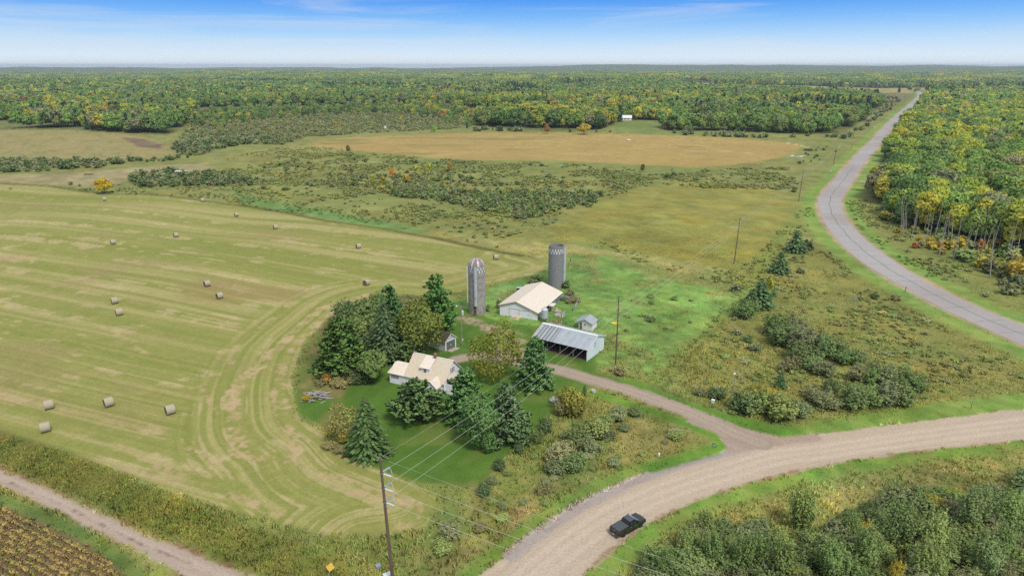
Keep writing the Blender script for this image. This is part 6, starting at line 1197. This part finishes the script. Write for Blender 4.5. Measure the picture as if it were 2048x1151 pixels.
# ------------------------------------------------------------------ hay bales
def bale(u, v, rz, lb):
    p = P(u, v + 6 + 800 * 0); d = ray(u, v); t = (.85 - H) / d[2]; p = Vector((d[0] * t, d[1] * t, 0)); p.z = float(terrain(p.x, p.y))
    # centre of the bale is .85 m up: slide along the ray to that height above the local ground
    t = (p.z + .85 - H) / d[2]; p.x, p.y = d[0] * t, d[1] * t
    o = empty('hay_bale', p, rz, lb, 'hay bale', 'round hay bales on the mown field')
    if not BALE:
        m_ = MB(); R_ = .96; pr = [(R_ * .93, -.82), (R_, -.74), (R_ * .985, -.4), (R_, -.1), (R_ * .985, .2), (R_, .45), (R_, .74), (R_ * .93, .82)]
        vs, n_ = [], 22
        for r_, x_ in pr: vs += [(x_, r_ * math.cos(2 * math.pi * k / n_) * (1 + NR.uniform(-.015, .015)), r_ * math.sin(2 * math.pi * k / n_) * (1 if math.sin(2 * math.pi * k / n_) > -.8 else .93) + R_ * .96) for k in range(n_)]
        m_.add(vs, [(i * n_ + k, (i + 1) * n_ + k, (i + 1) * n_ + (k + 1) % n_, i * n_ + (k + 1) % n_) for i in range(len(pr) - 1) for k in range(n_)])
        b_ = m_.build('wrapped_side', HAYM, o, smooth=True); BALE.append(b_.data)
        for s_ in (-1, 1):
            m_ = MB(); rings = [(.89, .82), (.7, .79), (.68, .82), (.46, .79), (.44, .82), (.22, .80), (.02, .81)]; vs = []
            for r_, x_ in rings: vs += [(s_ * x_, r_ * math.cos(2 * math.pi * k / n_), r_ * math.sin(2 * math.pi * k / n_) + R_ * .96) for k in range(n_)]
            m_.add(vs, [tuple((i * n_ + k, (i + 1) * n_ + k, (i + 1) * n_ + (k + 1) % n_, i * n_ + (k + 1) % n_)[:: (1 if s_ < 0 else -1)]) for i in range(len(rings) - 1) for k in range(n_)]); e_ = m_.build('bale_end', HAYEND, o); BALE.append(e_.data)
    else:
        link('wrapped_side', BALE[0], o); link('bale_end', BALE[1], o); link('bale_end', BALE[2], o)
    o.rotation_euler[0] = 0
BALE = []
for u, v, a, lb in ((209, 398, 35, 'hay bale right below the yellow tree'), (405, 400, 30, 'hay bale at the far edge of the field, right of the yellow tree'), (473, 429, 35, 'far hay bale near the field edge, second of the slanting far row'), (551, 454, 35, 'hay bale near the far edge, third of the slanting far row'), (352, 470, 40, 'hay bale alone in the middle of the upper field'), (226, 484, 40, 'hay bale in the upper field, leftmost of the far bales'),
                 (717, 492, 30, 'hay bale left of and beyond the domed silo, at the field top'), (992, 514, 15, 'hay bale between the two silos near the field tip'), (414, 567, 45, 'hay bale on the brownish patch, farther of the pair in mid field'), (439, 591, 45, 'hay bale of the mid field pair, nearer one'), (733, 565, 60, 'hay bale beside the grove, left of the domed silo'), (229, 601, 40, 'hay bale at left mid field, farther of two close together'), (238, 624, 40, 'hay bale at left mid field, nearer of two close together'),
                 (97, 809, 38, 'near hay bale just above the nearest one'), (217, 804, 45, 'middle hay bale of the nearest row of three'), (340, 819, 42, 'hay bale at the right end of the near row'), (90, 854, 36, 'nearest hay bale, closest to the dirt road')):
    bale(u, v, math.radians(a), lb)
# ------------------------------------------------------------------ weathered logs in a heap
wp = P(634, 795); LOG = []
for k in range(5):
    m_ = MB(); L_ = 1.6 + .35 * k; m_.cyl((-L_ / 2, 0, 0), (L_ / 2, .02, .02), .16, .13, 9); b_ = m_.build('log', GREYWOOD); LOG.append(b_.data); bpy.data.objects.remove(b_)
for k in range(30):
    lay = 0 if k < 14 else 1 if k < 24 else 2; a_ = rnd.uniform(-.35, .45) if k % 5 else rnd.uniform(.7, 1.6)
    o = link('log', LOG[k % 5], None, wp + Vector((rnd.uniform(-2.6, 2.4) * (1 - .25 * lay), rnd.uniform(-2.4, 3.0) * (1 - .25 * lay), .13 + .26 * lay))); o.rotation_euler = (rnd.uniform(0, 3), rnd.uniform(-.12, .12), a_)
    tag(o, 'weathered grey log in the heap at the edge of the lawn', 'log', 'logs in the heap left of the lawn')
# ------------------------------------------------------------------ pickup truck
ra, rb = P(1248, 1074), P(1282.4, 1054); hd = math.atan2(rb.y - ra.y, rb.x - ra.x); fwd = Vector((math.cos(hd), math.sin(hd), 0)); lf = Vector((-fwd.y, fwd.x, 0))
tp = (ra + rb) / 2 + lf * 1.0; tp.z += .01
tk = empty('pickup_truck', tp, hd, 'black crew cab pickup truck with covered bed driving on the gravel road', 'pickup truck')
def arch(cx, r_, z0): return [(cx + r_ * math.cos(a), max(z0, .40 + r_ * math.sin(a))) for a in np.linspace(math.pi, 0, 9)]
out_ = [(-2.88, .62), (-2.92, .8), (-2.92, 1.28), (-2.85, 1.36), (-.62, 1.36), (-.6, 1.30), (1.3, 1.28), (1.45, 1.27), (2.55, 1.18), (2.82, 1.08), (2.9, .85), (2.9, .5), (2.4, .46)] + arch(1.86, .5, .46)[::-1] + [(1.3, .42), (-1.2, .42)] + arch(-1.80, .5, .46)[::-1] + [(-2.4, .52)]
mb = MB(); mb.prism([(x_, -.98, z_) for x_, z_ in out_], (0, 1.96, 0)); mb.build('body', BLACK, tk, bevel=.05)
def hexa(mb, b0, b1, t0, t1, wb, wt, zb, zt): mb.add([(b0, -wb, zb), (b1, -wb, zb), (b1, wb, zb), (b0, wb, zb), (t0, -wt, zt), (t1, -wt, zt), (t1, wt, zt), (t0, wt, zt)], [(3, 2, 1, 0), (4, 5, 6, 7), (0, 1, 5, 4), (1, 2, 6, 5), (2, 3, 7, 6), (3, 0, 4, 7)])
mb = MB(); hexa(mb, -.68, 1.45, -.48, .62, .93, .74, 1.27, 1.93); cab = mb.build('cab', BLACK, tk, bevel=.05)
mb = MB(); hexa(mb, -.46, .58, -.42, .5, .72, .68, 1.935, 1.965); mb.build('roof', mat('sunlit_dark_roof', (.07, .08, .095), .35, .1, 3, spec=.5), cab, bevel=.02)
mb = MB(); mb.prism([(1.42, -.86, 1.34), (1.42, .86, 1.34), (.70, .71, 1.88), (.70, -.71, 1.88)], (.045, 0, .05)); mb.build('windshield', mat('painted_reflection_glass', (.35, .42, .48), .08, .1, 2, spec=.8), cab)  # pale base colour stands in for sky reflected in the windshield
mb = MB(); mb.prism([(-.665, -.80, 1.40), (-.665, .80, 1.40), (-.50, .66, 1.86), (-.50, -.66, 1.86)], (-.03, 0, .012)); mb.build('rear_window', GLASS, cab)
for s_ in (-1, 1):
    for x0, x1, x2, x3 in ((-.52, .22, -.40, .18), (.32, 1.22, .28, .62)):
        mb = MB(); mb.prism([(x0, s_ * .915, 1.36), (x1, s_ * .915, 1.36), (x3, s_ * .765, 1.86), (x2, s_ * .765, 1.86)], (0, s_ * .02, .006)); mb.build('side_window', GLASS, cab)
    mb = MB(); mb.box(1.02, 1.24, s_ * 1.02 - .13, s_ * 1.02 + .13, 1.36, 1.58); mb.build('mirror', BLACK, tk, bevel=.03)
    mb = MB(); mb.box(-2.95, -2.84, s_ * .86 - .1, s_ * .86 + .1, .92, 1.3); mb.build('tail_light', REDLAMP, tk)
    mb = MB(); mb.box(2.72, 2.9, s_ * .74 - .18, s_ * .74 + .18, .88, 1.06); mb.build('headlight', CHROME, tk)
    for x0, x1 in ((-.62, .26), (.3, 1.3)):
        mb = MB(); mb.box(x0, x1, s_ * .98 - .012, s_ * .98 + .012, .55, 1.24); d_o = mb.build('door', BLACK, tk); mb = MB(); mb.box(x0 + .08, x0 + .26, s_ * 1.0 - .02, s_ * 1.0 + .02, 1.08, 1.13); mb.build('handle', CHROME, d_o)
    mb = MB(); mb.box(-1.1, 1.3, s_ * 1.0 - .07, s_ * 1.0 + .07, .34, .40); mb.build('running_board', RUBBER, tk)
    for x_ in (-1.80, 1.86):
        mb = MB(); mb.lathe([(.2, -.14), (.36, -.14), (.41, -.10), (.41, .10), (.36, .14), (.2, .14)], 20); o = mb.build('wheel', RUBBER, tk); o.location = (x_, s_ * .85, .40); o.rotation_euler = (math.pi / 2, 0, 0)
        mb = MB(); mb.lathe([(.02, .12), (.08, .13), (.2, .125), (.24, .14)], 12); mb.lathe([(.24, -.14), (.2, -.125), (.08, -.13), (.02, -.12)], 12); r_o = mb.build('rim', mat('dark_wheel_rim', (.05, .05, .052), .35, .1, 3, metal=.6) if 'dark_wheel_rim' not in bpy.data.materials else bpy.data.materials['dark_wheel_rim'], o)
mb = MB(); mb.box(-2.82, -.72, -.84, .84, 1.365, 1.41); mb.build('bed_cover', VINYL, tk, bevel=.02)
mb = MB(); mb.box(-2.94, -2.92, -.74, .74, .78, 1.28); tg_ = mb.build('tailgate', BLACK, tk); mb = MB(); mb.box(-2.965, -2.94, -.1, .1, 1.12, 1.2); mb.build('handle', CHROME, tg_)
mb = MB(); mb.box(-3.1, -2.9, -.95, .95, .52, .70); bm_ = mb.build('rear_bumper', mat('dark_chrome', (.12, .12, .125), .3, .1, 3, metal=.6), tk, bevel=.03); mb = MB(); mb.box(-3.115, -3.102, -.18, .18, .56, .68); mb.build('licence_plate', WHITETRIM, bm_)
mb = MB(); mb.box(2.86, 3.0, -.95, .95, .45, .68); mb.build('front_bumper', BLACK, tk, bevel=.03)
mb = MB(); mb.box(2.84, 2.93, -.5, .5, .72, 1.05); mb.build('grille', RUBBER, tk)
# ------------------------------------------------------------------ power line
def pole(u, v, vt, label, r0=.19, lean=0., ins=True, group=None, name='utility_pole', hts=(.97, .9, .83)):
    p = P(u, v); h = height_at(u, v, vt); o = empty(name, p, 0, label, 'utility pole', group); mb = MB(); top = Vector((lean, 0, h))
    for k in range(4): mb.cyl(Vector((0, 0, -.3)).lerp(top, k / 4), Vector((0, 0, -.3)).lerp(top, (k + 1) / 4), r0 * (1 - .11 * k), r0 * (1 - .11 * (k + 1)), 10)
    mb.build('pole', WOODPOLE, o, smooth=True)
    if ins:
        for t in hts:
            c_ = Vector((lean * t, 0, h * t)); mb = MB(); mb.cyl(c_, c_ + Vector((.55, -.1, .05)), .035, n=6); [mb.cyl(c_ + Vector((.15 + .1 * q, -.03 * q, .0)), c_ + Vector((.19 + .1 * q, -.03 * q, .0)), .09, n=8) for q in range(4)]; mb.build('insulator', INSUL, o)
    return o, p, h, lean
def wire(a, b_, sag, label, r_=.026, n=22):
    pts = [a.lerp(b_, k / n) - Vector((0, 0, sag * 4 * (k / n) * (1 - k / n))) for k in range(n + 1)]; mb = MB(); o0 = pts[0]; r_ = r_ * .56
    mb.tube([p - o0 for p in pts], r_, 5); return tag(mb.build('power_line', WIRE, loc=o0), label, 'power line')
po1, q1, h1, l1 = pole(787, 1172, 915, 'tall leaning brown utility pole with six insulators, nearest the camera', .25, -.62, False)
po2, q2, h2, l2 = pole(1231, 731, 592, 'brown utility pole in the pasture beside the open shed', .2, 0.)
po3, q3, h3, l3 = pole(1468, 527, 435, 'weathered utility pole standing in the yellow-green meadow', .19, .45)
po4, q4, h4, l4 = pole(1597, 403, 341, 'utility pole near the bend of the paved road', .19, .5)
po5, q5, h5, l5 = pole(1667, 330, 292, 'utility pole left of the paved road beyond the bend', .2, .3)
for _o in (po3, po4, po5): _o.children[0].data.materials[0] = GREYWOOD
far_p = [pole(u, v, t_, lb, .22, .2) for u, v, t_, lb in ((1706, 276, 250, 'utility pole on the verge level with the wood corner'), (1739, 250, 231, 'utility pole beside the far wood left of the road'), (1759, 230, 213, 'farthest utility pole in the line along the road'))]
pole(1702.5, 299, 287, 'short post on the verge left of the straight road', .14, .1, False, name='short_pole')
VH = [height_at(787, 1172, v_) for v_ in (945, 975, 1003)]; d = ray(1365, 1157); zA = q1.z + VH[0] - .9
t_ = (zA - H) / d[2]; tgt = Vector((d[0] * t_, d[1] * t_, zA)); A0 = Vector((q1.x + l1 * .9, q1.y, q1.z + VH[0])); dirR = (tgt - A0); dirR.z = 0; dirR.normalize(); dirB = (q2 - q1); dirB.z = 0; dirB.normalize()
off = A0 + dirR * 62; o0, q0, h0, l0 = None, off, 0, 0
p0 = empty('utility_pole', (off.x, off.y, float(terrain(off.x, off.y))), 0, 'utility pole below the gravel road, beyond the bottom right', 'utility pole'); mb = MB(); mb.cyl((0, 0, -.3), (0, 0, 18.5), .25, .15, 10); mb.build('pole', WOODPOLE, p0)
gz = float(terrain(off.x, off.y)); nmw = ('top', 'middle', 'lower')
for k, z_ in enumerate(VH):
    c_ = Vector((q1.x + l1 * z_ / h1, q1.y, q1.z + z_)); ends = []
    for dd_, sl2, nm in ((dirB, .03, 'back'), (dirR, -.02, 'right')):
        e0 = c_ + dd_ * .35 + Vector((0, 0, sl2 * 2)); e1 = c_ + dd_ * 1.55 + Vector((0, 0, -.05)); mb = MB(); b0 = e0 - q1; b1 = e1 - q1; mb.cyl(c_ - q1, b0, .035, n=6); mb.cyl(b0, b1, .035, n=6)
        for q in range(9): a_ = b0.lerp(b1, (q + .5) / 9.5); mb.cyl(a_, a_ + (b1 - b0).normalized() * .055, .135, .10, 10)
        mb.build('insulator', INSUL, po1); ends.append(e1)
    mb = MB(); m_ = (ends[0] + ends[1]) / 2 + Vector((.35, 0, -.55)) - q1; pts = [(ends[0] - q1) * (1 - s_) ** 2 + m_ * 2 * s_ * (1 - s_) + (ends[1] - q1) * s_ ** 2 for s_ in np.linspace(0, 1, 9)]; mb.tube(pts, .03, 5); mb.build('jumper_wire', WIRE, po1)
    mb = MB(); mb.lathe([(.27, z_ - .06), (.27, z_ + .06)], 10, (l1 * z_ / h1, 0)); mb.build('clamp_band', GALVD, po1)
    v2 = (607, 620, 633)[k]; e2 = Vector((q2.x + .5, q2.y - .1, q2.z + height_at(1231, 731, v2)))
    wire(ends[0], e2, 1.3, '%s of the three power lines crossing the yard towards the open shed' % nmw[k], .03)
    wire(ends[1], Vector((off.x, off.y, gz + 17.2 - 1.6 * k)), .9, '%s of the three power lines slanting over the gravel road' % nmw[k], .028)
    hs_ = [.97, .9, .83][k]; prev = e2
    for (qq, hh, ll, lb) in ((q3, h3, l3, 'between the shed pole and the meadow pole'), (q4, h4, l4, 'between the meadow pole and the road bend'), (q5, h5, l5, 'beyond the road bend')):
        nx = Vector((qq.x + ll * hs_ + .5, qq.y - .1, qq.z + hh * hs_)); wire(prev, nx, 1.4, '%s power line %s' % (nmw[k], lb), .034); prev = nx
    for f_ in far_p: nx = Vector((f_[1].x + .7, f_[1].y, f_[1].z + f_[2] * hs_)); wire(prev, nx, 1.2, '%s power line along the far road before the %s' % (nmw[k], ('wood corner', 'far wood', 'far marsh')[far_p.index(f_)]), .04, 8); prev = nx
tp1 = Vector((q1.x + l1, q1.y, q1.z + h1)); wire(tp1, Vector((q2.x, q2.y, q2.z + h2)), 1.0, 'thin highest wire from the near pole top to the shed pole', .016); wire(tp1, Vector((off.x, off.y, gz + 18.4)), .6, 'thin highest wire from the near pole top over the gravel road', .016)
mb = MB(); mb.cyl((l1, 0, h1), (l1 + .1, 0, h1 + .35), .03, n=6); mb.cyl((l1 - .25, 0, h1 - .25), (l1 + .25, 0, h1 - .25), .06, n=6); mb.build('top_bracket', GALVD, po1)
# ------------------------------------------------------------------ service pole, lamp poles, pedestals, signs
sv, qs, hs2, _ = pole(924, 691, 609, 'grey service pole with transformer can in front of the garage', .14, 0., False, name='service_pole'); sv.children[0].data.materials[0] = GREYWOOD
mb = MB(); mb.cyl((.34, -.05, hs2 - 2.6), (.34, -.05, hs2 - 1.6), .25, n=14); mb.cyl((.34, -.05, hs2 - 1.6), (.34, -.05, hs2 - 1.45), .25, .08, 14); mb.build('transformer', mat('pale_grey_can', (.62, .65, .66), .5, .05, 2), sv)
mb = MB(); mb.tube([(0, 0, hs2 - .4), (-.7, -.1, hs2 - .1), (-1.0, -.1, hs2 - .2)], .04, 6); mb.build('lamp_arm', GALVD, sv); mb = MB(); mb.lathe([(.05, hs2 - .12), (.24, hs2 - .32), (.2, hs2 - .36)], 12, (-1.05, -.1)); mb.build('lamp_head', WHITETRIM, sv)
mb = MB(); mb.box(.13, .33, -.1, .1, 1.4, 1.85); mb.build('meter_box', WHITETRIM, sv)
lp, ql, hl, ll_ = pole(1462.5, 793, 742, 'leaning grey pole with a white lamp head in the right meadow', .13, .55, False, name='lamp_pole'); lp.children[0].data.materials[0] = GREYWOOD
mb = MB(); mb.lathe([(.05, hl - .25), (.28, hl - .5), (.22, hl - .55)], 12, (ll_ - .42, -.05)); mb.build('lamp_head', WHITETRIM, lp)
tpole, qt, ht_, lt_ = pole(1431, 800, 760, 'thin bare pole rising behind the white meter box', .06, .35, False, name='thin_pole'); tpole.children[0].data.materials[0] = GREYWOOD
def box_on_post(name, u, v, w_, d_, h_, z0, m, label, cat, rz=-.4, cap=None):
    o = empty(name, P(u, v), rz, label, cat); mb = MB(); mb.box(-w_ / 2, w_ / 2, -d_ / 2, d_ / 2, z0, z0 + h_); mb.build('box', m, o, bevel=.03)
    mb = MB(); mb.prism([(-w_ / 2 - .04, -d_ / 2 - .04, z0 + h_), (w_ / 2 + .04, -d_ / 2 - .04, z0 + h_), (w_ / 2 + .04, d_ / 2 + .04, z0 + h_ + .06), (-w_ / 2 - .04, d_ / 2 + .04, z0 + h_ + .06)], (0, 0, .05)); mb.build('lid', cap or m, o)
    if z0 > .1: mb = MB(); mb.box(-.07, .07, -.07, .07, -.2, z0); mb.build('post', GREYWOOD, o)
    else: mb = MB(); mb.box(-w_ / 2 - .06, w_ / 2 + .06, -d_ / 2 - .06, d_ / 2 + .06, -.1, .04); mb.build('base', CONC, o)
    return o
box_on_post('meter_box', 1425.5, 808, .62, .4, .75, .25, mat('pale_green_box', (.58, .66, .62), .6, .06, 2), 'white-lidded pale meter box at the edge of the driveway meadow', 'meter box', cap=WHITETRIM)
box_on_post('utility_cabinet', 775, 1158, .95, .7, .8, .0, mat('pale_cabinet', (.58, .66, .64), .55, .06, 2), 'pale green utility cabinet beside the foot of the near pole', 'utility cabinet', .55)
box_on_post('grey_pedestal', 757, 1136, .62, .62, .55, .0, mat('grey_cabinet', (.30, .32, .36), .6, .1, 2), 'grey cable pedestal in the grass left of the near pole', 'cable pedestal', .55)
box_on_post('white_marker', 1318, 914, .22, .22, .5, .2, WHITETRIM, 'small white marker box in the weeds by the gravel road', 'marker')
ys = empty('road_sign', P(656, 1156), .15, 'yellow warning sign on a post in the roadside weeds', 'road sign')
mb = MB(); mb.box(-.04, .04, .0, .06, -.2, 1.9); mb.build('post', GALVD, ys); mb = MB(); s_ = .62; mb.prism([(0, -.03, .85), (s_, -.03, .85 + s_), (0, -.03, .85 + 2 * s_), (-s_, -.03, .85 + s_)], (0, .025, 0)); pl_ = mb.build('sign_plate', SIGNYEL, ys); ys.rotation_euler = (-.5, .32, .25)
ws = empty('roadside_sign', P(1941, 818), .9, 'white back of a small sign on a dark post beside the gravel road', 'road sign')
mb = MB(); mb.box(-.05, .05, -.04, .04, -.2, 1.9); mb.build('post', DARKIN, ws); mb = MB(); mb.box(-.33, .33, .045, .075, 1.2, 1.95); pl_ = mb.build('sign_plate', WHITETRIM, ws); mb = MB(); mb.box(-.10, .10, -.05, -.041, 1.2, 1.9); mb.build('back_bar', DARKIN, ws)
gs_ = empty('yard_sign', P(1428, 895), -.9, 'small green and white yard sign at the mouth of the driveway', 'yard sign')
GSIGN = mat('green_sign', (.03, .22, .10), .5, .05, 3); mb = MB(); mb.box(-.45, .45, -.02, .02, .25, .85); pl_ = mb.build('sign_panel', GSIGN, gs_); mb = MB(); mb.box(-.3, .34, -.032, -.021, .42, .66); mb.build('white_band', WHITETRIM, pl_)
for k in (-1, 1): mb = MB(); mb.cyl((k * .3, 0, -.1), (k * .3, 0, .3), .012, n=5); mb.build('wire_leg', GALVD, gs_)
mk = empty('marker_post', P(1810, 584), 0, 'dark delineator post on the verge of the paved road', 'post'); mb = MB(); mb.box(-.07, .07, -.04, .04, -.1, 1.9); mb.build('post', DARKIN, mk); mb = MB(); mb.box(-.28, .28, -.06, -.045, 1.1, 1.5); mb.build('marker_plate', GREYWOOD, mk)
m3 = empty('road_sign', P(1661, 351), 0, 'small round-headed sign left of the paved road bend', 'road sign'); mb = MB(); mb.box(-.08, .08, -.05, .05, -.1, 3.0); mb.build('post', GREYWOOD, m3); mb = MB(); mb.cyl((0, -.08, 3.1), (0, -.05, 3.1), .75, n=14); mb.build('sign_plate', mat('pale_green_plate', (.42, .52, .40), .6, .1, 2), m3)
for (u, v) in ((1141, 524), (1136, 535)): po_ = P(u, v); mb = MB(); mb.cyl((0, 0, -.2), (.05, 0, 1.7), .13, .1, 7); tag(mb.build('fence_post', DARKIN, loc=po_), 'dark wooden fence post %s right of the roofless silo' % ('farther' if v < 530 else 'nearer'), 'post', 'posts by the roofless silo')
yl = empty('yard_lamp', P(998, 612), 0, 'white-headed yard lamp post at the left corner of the barn', 'lamp post'); mb = MB(); mb.cyl((0, 0, -.1), (0, 0, 2.0), .06, n=6); mb.build('post', GREYWOOD, yl); mb = MB(); mb.lathe([(.06, 1.95), (.22, 2.1), (.2, 2.3), (.02, 2.4)], 10); mb.build('lamp_head', WHITETRIM, yl)
tr = empty('feed_trough', P(1230, 649), .1, 'yellow feed trough in the pasture behind the shed pole', 'trough'); mb = MB(); vs = []
for r1_, r2_, z_ in ((.95, .45, 0), (1.15, .6, .55), (1.05, .5, .55), (.9, .4, .15)): vs += [(r1_ * math.cos(2 * math.pi * k / 18), r2_ * math.sin(2 * math.pi * k / 18), z_) for k in range(18)]
mb.add(vs, [(i * 18 + k, i * 18 + (k + 1) % 18, (i + 1) * 18 + (k + 1) % 18, (i + 1) * 18 + k) for i in range(3) for k in range(18)] + [tuple(range(54, 72))]); mb.build('tub', YELLOW, tr)
WATER = mat('pond_surface', (.10, .12, .13), .03, .1, 1, spec=.6)
pv = [P(u, v) for u, v in ((1698, 597), (1704, 594), (1714, 595), (1720, 592), (1729, 595), (1731, 599), (1722, 600), (1710, 599))]; pcz = sum((p for p in pv), Vector()) / 8
mb = MB(); mb.add([(p.x - pcz.x, p.y - pcz.y, .03) for p in pv], [tuple(range(8))]); o = mb.build('pond_water', WATER, loc=pcz)
if o.data.polygons[0].normal.z < 0: o.data.flip_normals()
tag(o, kind='structure')
# things half lost in the marsh
cp = empty('camper_trailer', P(363, 349), -.1, 'old white camper trailer among shrubs beyond the hay field', 'trailer'); mb = MB(); mb.box(-3.6, 3.6, -1.1, 1.1, .5, 2.5); mb.build('body', WHITETRIM, cp, bevel=.15)
for k in range(3): mb = MB(); mb.box(-2.9 + k * 2.1, -1.8 + k * 2.1, -1.13, -1.1, 1.35, 2.0); mb.build('window', GLASS, cp)
for k in (-.5, .5): mb = MB(); mb.cyl((k, -1.1, .38), (k, -.9, .38), .38, n=12); mb.build('wheel', RUBBER, cp)
rm = empty('rusty_implement', P(178, 350), .2, 'rusty old farm implement left in the tan grass', 'farm implement'); mb = MB(); mb.box(-2.4, 2.4, -.1, .1, .75, .95); [mb.box(-2.2 + k * .9, -2.1 + k * .9, -.9, .9, .3, .8) for k in range(5)]; mb.build('frame', RUST, rm)
for k in (-1, 1): mb = MB(); mb.lathe([(.55, -.06), (.62, -.06), (.62, .06), (.55, .06), (.55, -.06)], 14); o = mb.build('wheel', RUST, rm); o.location = (k * 2.5, 0, .6); o.rotation_euler = (0, math.pi / 2, 0)
ds = empty('hunting_stand', P(771, 262), 0, 'white box hunting stand on legs at the wetland edge', 'hunting stand'); mb = MB(); mb.box(-1.2, 1.2, -1, 1, 3.0, 5.0); mb.build('cabin', WHITETRIM, ds)
mb = MB(); mb.prism([(-1.4, -1.2, 5.0), (1.4, -1.2, 5.0), (1.4, 1.2, 5.25), (-1.4, 1.2, 5.25)], (0, 0, .1)); mb.build('roof', GALV, ds)
for a_ in (-1, 1):
    for b2_ in (-1, 1): mb = MB(); mb.cyl((a_ * 1.5, b2_ * 1.2, -.1), (a_ * 1.0, b2_ * .8, 3.0), .1, n=5); mb.build('leg', GREYWOOD, ds)

# ------------------------------------------------------------------ the hazy air
hz = MB(); hz.box(-17200, 17200, -17200, 17200, -60, max(84.0, float(Z.max()) + 3)); HM = bpy.data.materials.new('haze_air'); HM.use_nodes = True; t = HM.node_tree
for n_ in list(t.nodes):
    if n_.type == 'BSDF_PRINCIPLED': t.nodes.remove(n_)
pvn = nn('ShaderNodeVolumePrincipled', t); pvn.inputs['Color'].default_value = (.82, .92, 1, 1); pvn.inputs['Density'].default_value = 7.5e-5; pvn.inputs['Anisotropy'].default_value = .2
t.links.new(pvn.outputs[0], t.nodes['Material Output'].inputs['Volume'])
tag(hz.build('haze', HM), kind='stuff')
